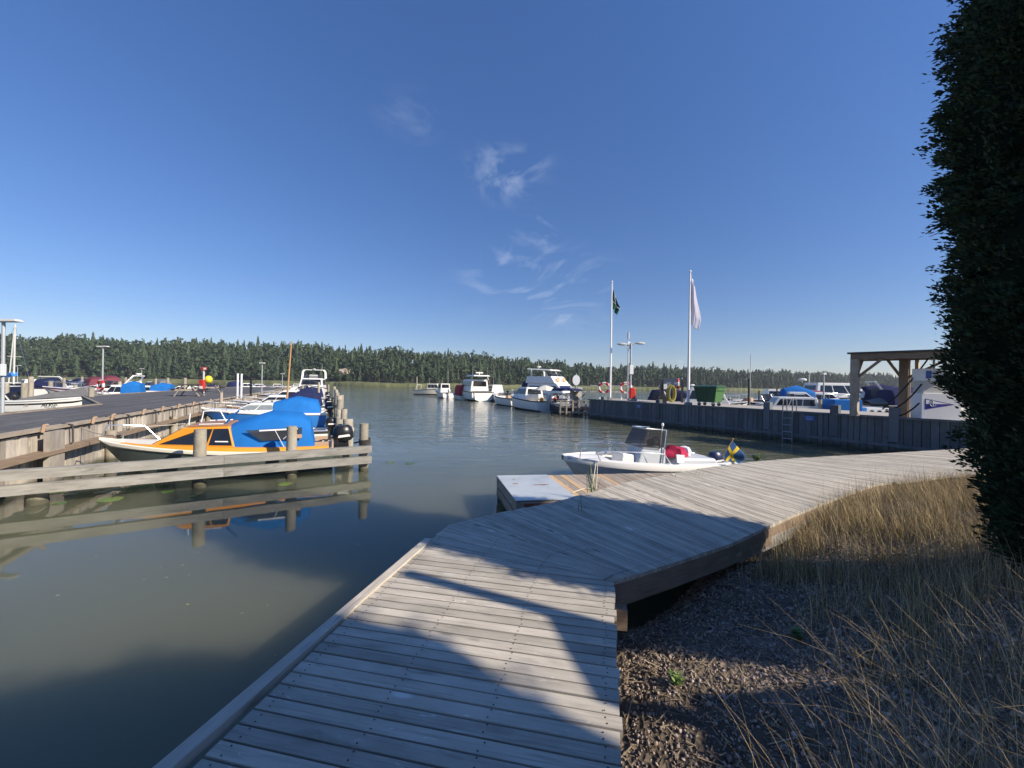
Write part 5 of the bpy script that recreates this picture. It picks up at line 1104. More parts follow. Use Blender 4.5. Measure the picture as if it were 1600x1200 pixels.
tag(mb.build('red_towel', M['redcloth'], smooth=True), 'crumpled dark red towel draped over the aft seat of the white open boat', 'towel')
def onboat(b, fn, name, m, label, cat, smooth=True):
    mb = MB(); fn(mb); mb.v = [tuple(b.matrix_basis@Vector(p)) for p in mb.v]; return tag(mb.build(name, m, smooth=smooth), label, cat)
onboat(w_boat, lambda mb: mb.lathe((.235*Lw, .12, .58), [(.05, 0), (.14, .03), (.15, .12), (.10, .20), (.03, .22)], 10, squash=(.8, 1.2)), 'white_bag', M['whitecloth'], 'white cloth bag lying beside the dark red towel in the open boat', 'bag')
onboat(w_boat, lambda mb: (mb.lathe((.71*Lw, .05, .2), [(.08, 0), (.20, .03), (.19, .13), (.08, .18)], 10, squash=(1.5, .8)), mb.lathe((.69*Lw, -.2, .2), [(.08, 0), (.18, .03), (.16, .12), (.04, .16)], 10, squash=(1.2, .8))), 'rope_heap', M['rope'], 'heap of grey rope and bags on the floor ahead of the console', 'rope')
outboard(w_boat, .12, .2, .36, .85, R(4), 'navy')
mb = MB()
for sg in (1, -1): mb.tube([(.84*Lw, sg*.52, h['sh'](.84)+.02), (.86*Lw, sg*.50, .80), (.82*Lw, sg*.56, .84), (.60*Lw, sg*.74, .80), (.50*Lw, sg*.76, .76), (.46*Lw, sg*.77, .56)], .012, 6)
mb.tube([(.93*Lw, .3, .66), (.92*Lw, .3, .85), (.90*Lw, .36, .86)], .012, 6)
mb.tube([(.57*Lw, -.62, .52), (.61*Lw, -.58, .84), (.65*Lw, -.60, .54)], .016, 6); mb.tube([(.57*Lw, .62, .52), (.61*Lw, .58, .84), (.65*Lw, .60, .54)], .016, 6)
mb.build('side_rail', M['steel'], w_boat, local=True, smooth=True)
mb = MB(); mb.tube([(.27*Lw, -.60, .50), (.25*Lw, -.60, 1.18)], .009, 6); mb.lathe((.25*Lw, -.60, 1.18), [(.025, 0), (.032, .02), (.032, .06), (.015, .08)], 8); mb.build('stern_light', M['whitepaint'], w_boat, local=True)
mb = MB(); mb.hexa([(.385*Lw, .76, .58), (.425*Lw, .76, .58), (.425*Lw, .80, .58), (.385*Lw, .80, .58), (.37*Lw, .72, .72), (.42*Lw, .72, .74), (.42*Lw, .75, .74), (.37*Lw, .75, .72)]); mb.build('folded_step', M['galv'], w_boat, local=True)
# Swedish flag on its staff at the stern
st0 = P(1128, 714, .50); sT = V(st0.x+.23, st0.y-.04, st0.z+.42)
ft = thing('swedish_flag', 'blue flag with a yellow cross hanging from a slanted staff at the stern', 'flag', tuple(st0))
mb = MB(); mb.tube([st0-V(.06, 0, .1), sT], .011, 8); mb.lathe(sT, [(.008, 0), (.02, .01), (.02, .03), (.008, .04)], 8); mb.build('staff', M['mast'], ft, smooth=True)
NU, NV_ = 36, 20; vs = []; fs = []; ms = []
for i in range(NU+1):
    u = i/NU
    for j in range(NV_+1):
        v_ = j/NV_; top = sT.lerp(st0, .03+.74*v_); fall = V(.36*u+.05*math.sin(9*v_+3*u)*u, .05*math.sin(7*u+7*v_)*u+.05*u, -.50*u*(.9+.25*v_)-.02*u*math.sin(6*v_)); fall.x *= (1-.62*v_); vs.append(top+fall)
for i in range(NU):
    for j in range(NV_):
        a_ = i*(NV_+1)+j; fs.append((a_, a_+NV_+1, a_+NV_+2, a_+1)); u = (i+.5)/NU; v_ = (j+.5)/NV_; ms.append(1 if (.31 < u < .44 or .40 < v_ < .60) else 0)
mb = MB(); mb.add(vs, fs, 0, r=.5); mb.m = ms; fl = mb.build('flag_cloth', [M['flagblue'], M['flagyel']], ft, smooth=True)
sol = fl.modifiers.new('thickness', 'SOLIDIFY'); sol.thickness = .003
mb = MB(); q = P(932, 716, .62); q2 = P(925, 764, .47); mb.tube(sag(q, q2, .02), .009, 5); mb.tube(sag(q+V(.03, 0, 0), q2+V(.07, 0, 0), .01), .008, 5); q3 = P(894, 770, .47); mb.tube([q2, q2+V(-.12, .02, .0), q3+V(.06, .06, .005), q3], .009, 5)
tag(mb.build('mooring_rope', M['rope']), 'mooring rope running from the white open boat to the hatch dock', 'rope')
# ------------------------------------------------------------------ generic boats
def small_cabin(root, L=5, B=1.9, top=('white', 'anti', 'rubber'), cab='white', can=None, stripe=None, s0=.6, s1=.95, ch=.55, motor='black', win='glass', deckm='white', rail=True):
    h = hull(root, L, B, s0, s1, top, deck_from=.5, stripe=stripe, deckmat=deckm, n=14)
    house(root, 'cabin', .42*L, .78*L, s0+.05, s0+ch+.1, B*.74, B*.55, .02*L, .16*L, cab, True, win, nwin=2, back=False)
    if can: hood(root, [(.05*L, B*.36, s0, s0+.15), (.08*L, B*.40, s0, s0+ch+.25), (.25*L, B*.41, s0, s0+ch+.42), (.44*L, B*.38, s0+.05, s0+ch+.16)], can)
    if motor: outboard(root, -.15, 0, s0+.12, 1.05, R(5), motor)
    if rail: bowrail(root, h, .6, .28)
    return h
def open_boat(root, L=4.5, B=1.7, top=('white', 'anti', 'rubber'), cover=None, console=True, motor='black', stripe=None, s0=.45, s1=.75, tilt=0, rail=False, deckm='white'):
    h = hull(root, L, B, s0, s1, top, deck_from=.68, stripe=stripe, deckmat=deckm, n=14)
    if cover:
        mb = MB(); vs = []; K_ = 7; T_ = np.linspace(.02, .93, 9)
        for t in T_:
            b = h['hb'](t)*1.02
            for k in range(K_): q = -1+2*k/(K_-1); vs.append((t*L, q*b, h['sh'](t)+.02+(.30*math.sin(math.pi*min(1, t+.12)))*(1-abs(q)**1.6)))
        mb.add(vs, [(i*K_+k, (i+1)*K_+k, (i+1)*K_+k+1, i*K_+k+1) for i in range(8) for k in range(K_-1)], 0, r=.5); o = mb.build('boat_cover', M[cover], root, local=True, smooth=True)
        s_ = o.modifiers.new('thickness', 'SOLIDIFY'); s_.thickness = .01
    elif console:
        windscreen(root, .62*L, B*.78, s0+.12, .34, .18, 'smoke', .5)
        house(root, 'seat', .25*L, .36*L, .2, s0+.25, B*.5, B*.46, .03, .05, 'tan' if rnd.random() < .4 else 'lightgrey')
    if motor: outboard(root, -.14, 0, s0+.08, 1.0, tilt, motor)
    if rail: bowrail(root, h, .6, .25)
    return h
def sport_cruiser(root, L=8, B=2.7, can='dcanvas', top=('white', 'navy', 'rubber'), stripe='navy', s0=1.0, s1=1.4, arch=True, cabm='white', rd=False):
    h = hull(root, L, B, s0, s1, top, deck_from=.42, stripe=stripe, floor=.45, n=16)
    house(root, 'cabin', .38*L, .80*L, s0+.12, s0+.55, B*.66, B*.42, .0, .26*L, cabm, True, 'glass', nwin=3, v=(.35, .8), back=False)
    windscreen(root, .52*L, B*.70, s0+.45, .45, .35, 'smoke', .7)
    if can: hood(root, [(.06*L, B*.40, s0, s0+.35), (.10*L, B*.42, s0, s0+1.05), (.28*L, B*.42, s0+.05, s0+1.22), (.46*L, B*.36, s0+.45, s0+1.0)], can, wins=[(1, .1, .9, .35, .8)])
    if arch: archframe(root, .34*L, B*.9, s0, 1.35, -.9)
    if rd: radar(root, .22*L, s0+1.35, .8)
    bowrail(root, h, .5, .45); return h
# ---- left row, bows towards the pier
BD = (-pn.x, -pn.y)
def lrow(s, label, cat='boat', o=5.15, name='cabin_boat', jit=.05): q = pier(s, o); a = rnd.uniform(-jit, jit); return place(label, cat, q, (BD[0]*math.cos(a)-BD[1]*math.sin(a), BD[0]*math.sin(a)+BD[1]*math.cos(a)), 'boats moored along the left hand pier', name)
b = lrow(6.4, 'small white dinghy with a black outboard just behind the orange boat', name='dinghy'); open_boat(b, 2.7, 1.35, ('white', 'white', 'rubber'), console=False, s0=.34, s1=.5)
b = lrow(10.9, 'white cabin boat with blue lower hull and blue canvas hood, second from the beams'); b_h = small_cabin(b, 4.9, 2.0, ('blue', 'anti', 'white'), 'white', 'canvas', s0=.68, s1=.92, ch=.36, win='pglass', motor='black')
b = lrow(14.2, 'small white cabin boat stepped with a leaning varnished mast', name='sailing_dinghy'); small_cabin(b, 4.6, 1.8, ('cream', 'anti', 'mast'), 'cream', None, s0=.62, s1=.85, ch=.4, motor=None, win='pglass')
mb = MB(); q = b.matrix_basis.inverted()@Q(447, 625, 19.5); q2 = b.matrix_basis.inverted()@Q(455.5, 533, 19.5); mb.tube([(q.x, q.y, .5), q2], [.05, .03], 8); mb.build('mast', M['mast'], b, local=True, smooth=True)
mb = MB(); mb.tube([q2, (3.9, 0, .9)], .006, 4); mb.tube([q2, (.3, .5, .7)], .006, 4); mb.build('stay', M['steel'], b, local=True)
b = lrow(17.0, 'white motorboat under a navy hood right of the leaning mast'); small_cabin(b, 4.8, 1.9, can='dcanvas', s0=.65, s1=.95)
b = lrow(19.8, 'white open motorboat with rolled grey cover in the pier row', name='motorboat'); open_boat(b, 4.6, cover='gcanvas')
b = lrow(22.4, 'white open motorboat with raised motor in the pier row', name='motorboat'); open_boat(b, 4.7, tilt=R(50), motor='lightgrey')
b = lrow(25.2, 'cream open boat with its outboard tipped up, below the big cruiser', name='motorboat'); open_boat(b, 4.7, 1.8, ('cream', 'anti', 'rubber'), tilt=R(45), motor='grey')
b = lrow(28.0, 'white cabin boat with steel pulpit in front of the big cruiser'); small_cabin(b, 5.2, 2.0, s0=.7, s1=1.05)
b = lrow(31.0, 'white cabin boat with a small navy hood beside the big cruiser'); small_cabin(b, 5.0, 2.0, can='dcanvas', s0=.7, s1=1.0)
b = lrow(34.0, 'far white open boat seen against the side of the big cruiser', name='motorboat'); open_boat(b, 5)
# twin white poles and dark posts along the pier edge
for i, (px, y0, Y, hh, m, r_) in enumerate([(371, 0, 22.5, 1.45, 'whitepaint', .05), (377, 0, 22.9, 1.45, 'whitepaint', .05), (392, 0, 26, 1.3, 'black', .07), (346, 0, 17.2, .5, 'post', .06), (498, 0, 34, 1.6, 'pile', .1), (473, 0, 36, 1.3, 'pile', .09), (513, 0, 37, 1.4, 'pile', .1)]):
    x, y = at(px, Y); zb = PH if i < 4 else -1; zt = PH+hh if i < 4 else hh+.5
    mb = MB(); mb.tube([(x, y, zb), (x, y, zt)], r_, 8)
    tag(mb.build('post', M[m], smooth=True), ['left of two white upright poles on the pier edge', 'right of two white upright poles on the pier edge', 'single dark post on the pier edge right of the white poles', 'short timber stub on the pier edge above the blue hooded boat', 'grey mooring post by the right side of the big cruiser', 'grey mooring post left of the big cruiser bow', 'grey mooring post between the cruiser and the pile row'][i], 'post')
# the big motor cruiser seen bow on
x, y = at(487, 46); b = place('big white motor cruiser with a radar arch, bow on beyond the moored boats', 'boat', (x-2.5, y+6), (.36, -.93), name='motor_cruiser')
h = hull(b, 9, 3.2, 1.2, 1.75, ('white', 'navy', 'rubber'), deck_from=.3, floor=.5, n=16)
house(b, 'cabin', 1.2, 6.2, 1.3, 2.55, 2.7, 2.3, .1, 1.1, 'white', True, 'glass', nwin=3, v=(.35, .85)); archframe(b, 2.9, 2.7, 2.5, 1.15, -.4); radar(b, 2.6, 3.6, .7); windscreen(b, 4.4, 2.0, 2.5, .4, .3); antenna(b, 2.6, .9, 3.6, .9)
bowrail(b, h, .45, .55); house(b, 'helm_seat', 3.0, 3.6, 2.5, 3.0, 1.0, .9, .05, .05, 'white')
# ---- boats left of the landing
def lland(s, label, o=-7.9, name='cabin_boat', flip=True, L=5): q = pier(s, o); return place(label, 'boat', q, (-pn.x, -pn.y), 'boats moored beyond the pier on the left', name)
b = place('white open motorboat with a black stripe and dark tilted outboard left of the pier', 'boat', (-30.6, 23.6), (.97, .24), name='motorboat')
h = hull(b, 4.4, 2.1, .72, 1.05, ('white', 'white', 'white'), deck_from=.55, floor=.3, stripe='black', deckmat='lightgrey')
mb = MB(); mb.hexa([(.7, -.9, .74), (4.1, -.35, 1.02), (4.1, .35, 1.02), (.7, .9, .74), (.9, -.75, .85), (3.7, -.3, 1.6), (3.7, .3, 1.6), (.9, .75, .85)]); mb.build('grey_cover', M['gcanvas'], b, local=True, bevel=.05)
outboard(b, -.3, 0, .75, 1.5, R(55), 'black')
text_part(b, 'ALISA', .30, (2.5, -1.02, .40), (R(84), 0, R(3)), 'black'); text_part(b, '570', .14, (1.4, -1.04, .42), (R(84), 0, 0), 'tan')
b = place('sailing boat with a blue sail cover and tall pale mast at the far left', 'boat', at(-26, 47.5), (.97, -.2), name='sailing_boat')
h = hull(b, 8.2, 2.5, .85, 1.15, ('navy', 'anti', 'white'), deck_from=.3, n=14); house(b, 'cabin', 2.6, 5.6, .9, 1.45, 1.6, 1.3, .1, .5, 'white', True, 'glass', nwin=3)
mb = MB(); mb.tube([(5.2, 0, .9), (5.3, 0, 8.5)], .09, 8); mb.tube([(5.25, -.6, 4.6), (5.25, .6, 4.6)], .03, 5); mb.build('mast', M['lamp'], b, local=True, smooth=True)
mb = MB(); mb.tube([(5.3, 0, 2.5), (4.2, 0, 2.3), (2.5, 0, 2.1), (1, 0, 2.15)], [.30, .26, .2, .1], 8); mb.build('sail_cover', M['dcanvas' if 0 else 'blue'], b, local=True, smooth=True)
mb = MB(); mb.tube([(5.3, 0, 8.4), (8.1, 0, 1.15)], .012, 4); mb.tube([(5.3, 0, 8.4), (.1, 0, .95)], .012, 4); mb.build('stay', M['steel'], b, local=True)
for k in range(3): fender(b, 2+1.6*k, -1.3, .85, 1.3)
b = place('white cruiser with navy hood and swept arch at the far left', 'boat', at(60, 44), (-.25, .97), name='motor_cruiser'); sport_cruiser(b, 6.5, 2.4, 'dcanvas', s0=.9, s1=1.25)
b = place('low white boat with long dark windows left of the wine red hoods', 'boat', at(97, 50), (.98, -.1), name='motor_cruiser'); h = hull(b, 6, 2.2, .75, 1.0, ('white', 'anti', 'rubber'), n=14); house(b, 'cabin', 1.5, 4.8, .8, 1.45, 1.8, 1.5, .1, .9, 'white', True, 'glass', nwin=2)
b = place('small dark red hulled boat behind the open motorboat at far left', 'boat', at(80, 40), (.95, .3), name='dinghy'); open_boat(b, 3.6, 1.5, ('red', 'anti', 'white'), motor=None)
mast_x, mast_y = at(7, 60); b = place('sailing boat with a thin grey mast, furthest left of all', 'boat', (mast_x-3, mast_y), (1, .1), name='sailing_boat'); hull(b, 8, 2.5, .9, 1.1, ('white', 'anti', 'white'), deck_from=.3, n=12); mb = MB(); mb.tube([(3.2, 0, .9), (3.9, 0, 9.6)], .08, 6); mb.build('mast', M['lamp'], b, local=True)
b = place('white boat with a wine red canvas hood left of the pale lamp', 'boat', at(158, 36), (-.9, .43), name='cabin_boat'); b.scale.z = 1.3; small_cabin(b, 4.6, 1.9, can='wine', s0=.75, s1=1.05, ch=.6, motor=None)
b = place('white hulled boat with a tall wine red hood right of the lamp', 'boat', at(180, 39), (-.9, .43), name='cabin_boat'); b.scale.z = 1.35; small_cabin(b, 4.6, 1.9, can='wine', s0=.75, s1=1.05, ch=.65)
b = place('white open boat with orange red gear piled aboard by the landing', 'boat', at(202, 35), (-.9, .43), name='motorboat'); open_boat(b, 4.6, top=('white', 'navy', 'red')); house(b, 'red_cushions', .8, 2.2, .5, .8, 1.3, 1.1, .1, .1, 'red')
b = lland(30.8, 'white boat with a square bright blue cover standing high by the landing'); small_cabin(b, 3.0, 1.7, can='canvas', s0=.8, s1=1.0, ch=.75, motor=None)
b = lland(34.4, 'white motor cruiser with wine red stripe and a white radar arch', name='motor_cruiser', L=7.5); sport_cruiser(b, 7.5, 2.6, None, ('white', 'wine', 'wine'), 'wine', s0=1.05, s1=1.4, rd=True)
b = lland(37.8, 'motorboat wrapped in a long bright blue canvas right of the radar arch', L=5.5); small_cabin(b, 4.0, 2.0, can='canvas', s0=.8, s1=1.1, ch=.6)
for k in range(5):
    b = lland(44+3.2*k, ['white open boat, nearest of the low pale row past the picnic table', 'white boat with grey cover in the low pale row past the picnic table', 'white cabin boat in the middle of the low pale row past the landing', 'white open boat further along the low pale row past the landing', 'furthest white cabin boat of the low pale row past the landing'][k], name=['motorboat', 'motorboat', 'cabin_boat', 'motorboat', 'cabin_boat'][k])
    [lambda: open_boat(b, 4.6), lambda: open_boat(b, 4.8, cover='gcanvas'), lambda: small_cabin(b, 5, s0=.7), lambda: open_boat(b, 5), lambda: small_cabin(b, 5, can='dcanvas')][k]()
b = place('boat with blue hood and red bow behind the second picnic table', 'boat', at(352, 66), (.9, .4), name='cabin_boat'); small_cabin(b, 6, 2.2, ('red', 'anti', 'white'), can='dcanvas', s0=.9, s1=1.2, ch=.7, motor=None)
for k, (px, Y) in enumerate([(372, 70), (388, 74), (404, 78), (422, 82), (438, 88), (456, 94)]):
    b = place(['white boat far beyond the pier, first right of the red bowed boat', 'white boat far beyond the pier, behind the twin white poles', 'white boat far beyond the pier, left of the middle lamp', 'white boat far beyond the pier, right of the middle lamp', 'white boat far beyond the pier, below the small far lamp', 'white boat far beyond the pier, right of the small far lamp'][k], 'boat', at(px, Y), (.9, .44), 'distant white boats beyond the pier end', 'motorboat')
    if k % 2: open_boat(b, 5.5, 2, s0=.8, s1=1.1)
    else: small_cabin(b, 6, 2.2, s0=.9, s1=1.2, motor=None)
for k, (px, Y, can) in enumerate([(112, 58, None), (134, 62, 'dcanvas'), (232, 50, None), (262, 55, 'gcanvas'), (62, 60, None)]):
    b = place(['white cabin boat far behind the grey cover at left', 'white boat with navy hood far behind the pale lamp at left', 'white cabin boat behind the bright blue covers by the landing', 'white boat with grey hood behind the pale piles of the landing', 'white cabin boat between the masts and the swept arch cruiser'][k], 'boat', at(px, Y), (-.95, .3), name='cabin_boat'); small_cabin(b, 5.5, 2.1, can=can, s0=.95, s1=1.2, ch=.75, motor=None)
# posts in the water at left
for i, (px, Y, h_, r_) in enumerate([(10, 40, 1.5, .2), (38, 26.3, 1.75, .16), (48, 38, 2.2, .2), (79, 39, 1.8, .18), (118, 33, 1.5, .13), (143, 21.5, 1.6, .12)]):
    x, y = at(px, Y); mb = MB(); mb.tube([(x, y, -1), (x, y, h_)], [r_*1.05, r_], 10)
    tag(mb.build('mooring_pile', M['pile'], smooth=True), ['thick grey mooring pile at the left frame edge before the sailing boat', 'tall pale mooring pile crossing the dark outboard at far left', 'mooring pile at the stern of the blue covered sailing boat', 'mooring pile right of the swept arch cruiser', 'mooring pile behind the grey cover of the striped motorboat', 'dark post at the slanting corner of the landing'][i], 'mooring pile')
for i, (px, Y, h_) in enumerate([(100, 44, 2.1), (128, 48, 2.3), (187, 33, 1.9), (196, 45, 2.3), (214, 34, 1.9), (243, 44, 2.2)]):
    x, y = at(px, Y); mb = MB(); mb.tube([(x, y, -1), (x, y, h_)], .12, 8)
    tag(mb.build('mooring_pile', M['pile'], smooth=True), ['pale pile among the boats just left of the nearest pier lamp hood', 'pale pile behind the striped motorboat bow', 'grey pile left of the square bright blue cover', 'grey pile behind the red geared open boat', 'grey pile in front of the white radar arch cruiser', 'grey pile rising behind the low bright blue canvas'][i], 'mooring pile')
# lamps
def lamp(label, px, ytop, Y, head=1.0, base=PH, side=1, cat='street lamp', two=False):
    x, y = at(px, Y); top = Q(px, ytop, Y).z; root = thing('street_lamp', label, cat, (x, y, base))
    mb = MB(); mb.tube([(x, y, base-.02), (x, y, base+.5), (x, y, top-.05)], [.055, .045, .04], 8); mb.build('pole', M['galv'], root, smooth=True)
    mb = MB(); hl = .30*head; mb.hexa([(x-hl*.9, y-.12, top-.07), (x+hl*1.0, y-.12, top-.05), (x+hl*1.0, y+.12, top-.05), (x-hl*.9, y+.12, top-.07), (x-hl, y-.08, top+.02), (x+hl*.85, y-.08, top+.03), (x+hl*.85, y+.08, top+.03), (x-hl, y+.08, top+.02)])
    mb.build('lamp_head', M['lamp'], root, bevel=.03); return root
r_ = lamp('large lamp with a flat oval head at the left edge of the view', 4, 500, 11.5, 1.75, base=-1.0)
mb = MB(); x, y = at(4, 11.5); mb.box((x, y-.06, 2.35), (.2, .14, .35)); mb.build('junction_box', M['lightgrey'], r_, bevel=.01)
lamp('pale lamp with a long flat head standing on the pier left of the picnic tables', 160, 541, 27, 1.35)
lamp('thin lamp on the pier above the blue hooded boat', 409, 567, 33, .8); lamp('small distant lamp left of the leaning mast', 441, 584, 52, .9)
lamp('small distant lamp behind the masts at far left', 27, 571, 62, 1.9, base=0); lamp('distant lamp left of the white radar arch', 221, 576, 62, 1.3, base=0)
lamp('thin lamp behind the quay above the blue canvas boat', 1287, 584, 24, .4, base=0)
# lifebuoys
def lifebuoy(label, c, r_=.33, nrm=(-.3, -.95), board=True, back=True):
    root = thing('lifebuoy', label, 'lifebuoy', tuple(c)); n_ = Vector((nrm[0], nrm[1], 0)).normalized(); s_ = V(-n_.y, n_.x, 0); c = Vector(c)
    for nm, m, segs in (('ring', 'white', [(0, 360)]), ('band', 'red', [(20, 70), (110, 160), (200, 250), (290, 340)])):
        for a0, a1 in segs:
            mb = MB(); rr = .075 if nm == 'ring' else .08; mb.tube([c+n_*.1+s_*(r_*math.cos(R(a)))+V(0, 0, r_*math.sin(R(a))) for a in np.linspace(a0, a1, 25 if nm == 'ring' else 6)], rr*r_/.33, 8); mb.build(nm, M[m], root, smooth=True)
    return root
def stand(label, x, y, z0=QH, h_=1.35, w_=.34):
    root = thing('lifebuoy_stand', label, 'stand', (x, y, z0)); mb = MB(); mb.box((x-.3, y+.06, z0+h_/2-.05), (.09, .09, h_+.1)); mb.build('post', M['whitepaint'], root); mb = MB(); mb.box((x, y+.06, z0+h_-.06), (.8, .03, .14)); mb.build('board', M['lamp'], root)
for i, (px, Y) in enumerate([(944, 28.5), (978, 27.5)]):
    x, y = at(px, Y); zc = Q(px, 606, Y).z
    stand(['white lifebuoy stand left of the green flag pole', 'white lifebuoy stand beside the double lamp'][i], x, y, h_=1.15); lifebuoy(['red and white lifebuoy hanging left of the green flag pole', 'red and white lifebuoy hanging beside the double lamp'][i], (x, y, zc), .36)
x, y = at(1062, 20.6); lifebuoy('red and white lifebuoy in shade hung on the white flag pole', (x, y-.05, Q(1062, 600, 20.6).z), .25, (-.9, .4))
x, y = at(160, 26.7); lifebuoy('white lifebuoy hung low on the pale pier lamp', (x, y, Q(160, 602, 26.7).z), .32)
# flag poles
def flagpole(label, px, Y, ytop, pxt, base, r_=.055):
    x, y = at(px, Y); t = Q(pxt, ytop, Y); root = thing('flag_pole', label, 'flag pole', (x, y, base))
    mb = MB(); mb.tube([(x, y, base), (x, y, base+1), (t.x*.0+x, y, t.z)], [r_*1.25, r_*1.15, r_*.6], 10); mb.build('pole', M['whitepaint'], root, smooth=True)
    mb = MB(); mb.lathe((x, y, t.z), [(.02, -.03), (.07, .0), (.07, .05), (.02, .1)], 8); mb.build('finial', M['whitepaint'], root, smooth=True)
    mb = MB(); mb.box((x, y, base+.06), (.3, .3, .14)); mb.build('base_plate', M['grey'], root, bevel=.01)
    mb = MB(); mb.tube([(x+.09, y, base+1.2), (x+.08, y, t.z-.1)], .008, 4); mb.build('halyard', M['rope'], root); return x, y, t.z
fx, fy, fz = flagpole('left white flag pole flying the small green flag', 953.5, 26.9, 441, 957.5, QH)
gx_, gy_, gz_ = flagpole('right white flag pole flying the long white flag', 1075.5, 20.4, 425, 1079.5, QH, .06)
def hangflag(label, name, x, y, ztop, w_, hh, mats, colf, fold=1.0, drape=(.1, .4), taper=None):
    root = thing(name, label, 'flag', (x, y, ztop)); NU, NV_ = 16, 36; vs = []; fs = []; ms = []
    for i in range(NU+1):
        for j in range(NV_+1):
            u = i/NU; v_ = j/NV_; ww = taper(v_)*w_; xx = .07+u*ww+.02*math.sin(9*v_+2*u); yy = fold*(.10*math.sin(u*10+v_*2.0)*(.3+u)); zz = -v_*hh-u*drape[1]*(1-.3*v_); vs.append((x+xx, y+yy, ztop+zz))
    for i in range(NU):
        for j in range(NV_): a_ = i*(NV_+1)+j; fs.append((a_, a_+NV_+1, a_+NV_+2, a_+1)); ms.append(colf((i+.5)/NU, (j+.5)/NV_))
    mb = MB(); mb.add(vs, fs, 0, r=.5); mb.m = ms; o = mb.build('flag_cloth', mats, root, smooth=True); s_ = o.modifiers.new('thickness', 'SOLIDIFY'); s_.thickness = .004
hangflag('small green flag with a pale yellow cross hanging limp from the left flag pole', 'green_flag', fx, fy, Q(958, 449, 26.9).z, .52, 1.45, [M['flaggreen'], M['thincloth'], M['flagyel']], lambda u, v: 1 if (.40 < u < .58 and v < .6) else (2 if (.36 < u < .62 and v < .6) else (1 if .62 < v < .66 else 0)), 1, (.1, .75), lambda v: (.35+1.05*v) if v < .55 else (.9-.6*(v-.55)))
hangflag('long white flag hanging in folds from the right flag pole', 'white_flag', gx_, gy_, Q(1080, 430, 20.4).z, .46, 2.55, [M['thincloth'], M['lightgrey']], lambda u, v: 0, 1.3, (.1, .6), lambda v: .25+1.0*v if v < .75 else 1.0-.5*(v-.75))
# double lamp, antenna pole, box, railings, cabinet
x, y = at(985, 26.6); root = thing('double_lamp', 'grey lamp pole with two oval heads and a white box', 'street lamp', (x, y, QH)); zt = Q(985, 536, 26.6).z
mb = MB(); mb.tube([(x, y, QH), (x, y, zt)], [.07, .05], 8); mb.tube([(x, y, zt-.1), (x+.5, y, zt)], .03, 6); mb.tube([(x, y, zt-.15), (x-.3, y, zt-.1)], .03, 6); mb.build('pole', M['galv'], root, smooth=True)
for sg, dx in ((1, .42), (-1, -.42)): 
    mb = MB(); mb.lathe((x+dx*1.5, y, zt-(.0 if sg > 0 else .08)), [(.1, -.09), (.2, -.04), (.2, .02), (.1, .08)], 10, squash=(1.7, .9)); mb.build('lamp_head', M['lamp'], root, smooth=True)
mb = MB(); zb = Q(985, 578, 26.6).z; mb.box((x, y-.1, zb), (.26, .2, .62)); mb.build('box', M['whitepaint'], root, bevel=.02)
x2, y2 = at(980.5, 26.8); root = thing('antenna_pole', 'slim grey antenna pole just left of the double lamp', 'antenna', (x2, y2, QH)); mb = MB(); mb.tube([(x2, y2, QH), (x2, y2, Q(981, 520, 26.8).z)], [.045, .025], 6); mb.build('pole', M['galv'], root)
mb = MB(); zt2 = Q(981, 524, 26.8).z; mb.tube([(x2, y2, zt2-.25), (x2, y2, zt2+.2)], .07, 8); mb.build('antenna', M['lightgrey'], root)
mb = MB(); mb.box((x2, y2-.1, Q(981, 540, 26.8).z), (.2, .15, .5)); mb.build('white_box', M['whitepaint'], root, bevel=.02)
x, y = at(988, 25.2); root = thing('fire_cabinet', 'red fire cabinet standing at the foot of the double lamp', 'cabinet', (x, y, QH)); mb = MB(); mb.hexa([(x-.2, y-.15, QH+.1), (x+.2, y-.15, QH+.1), (x+.2, y+.15, QH+.1), (x-.2, y+.15, QH+.1), (x-.18, y-.13, QH+.85), (x+.18, y-.13, QH+.85), (x+.18, y+.13, QH+.85), (x-.18, y+.13, QH+.85)]); mb.build('cabinet_body', M['red'], root, bevel=.06)
mb = MB(); mb.box((x, y, QH+.06), (.5, .4, .14)); mb.build('plinth', M['grey'], root)
for i, (p0, p1, Y0, Y1) in enumerate([(922, 952, 28, 29.5), (955, 980, 29.4, 30), (960, 990, 28.2, 28.6)]):
    a = V(*at(p0, Y0), 0); b_ = V(*at(p1, Y1), 0); root = thing('railing', ['dark tube railing at the quay end left of the flag pole', 'dark tube railing behind the green flag pole', 'dark slanted railing behind the second lifebuoy'][i], 'railing', tuple(a))
    mb = MB()
    for z in (.5, 1.0): mb.tube([a+V(0, 0, QH+z*.95), b_+V(0, 0, QH+z*.95)], .025, 5)
    mb.build('rail', M['grey'], root)
    for k in range(5): mb = MB(); q = a.lerp(b_, k/4); mb.tube([q+V(0, 0, QH-.3), q+V(0, 0, QH+.95)], .02, 5); mb.build('baluster', M['grey'], root)
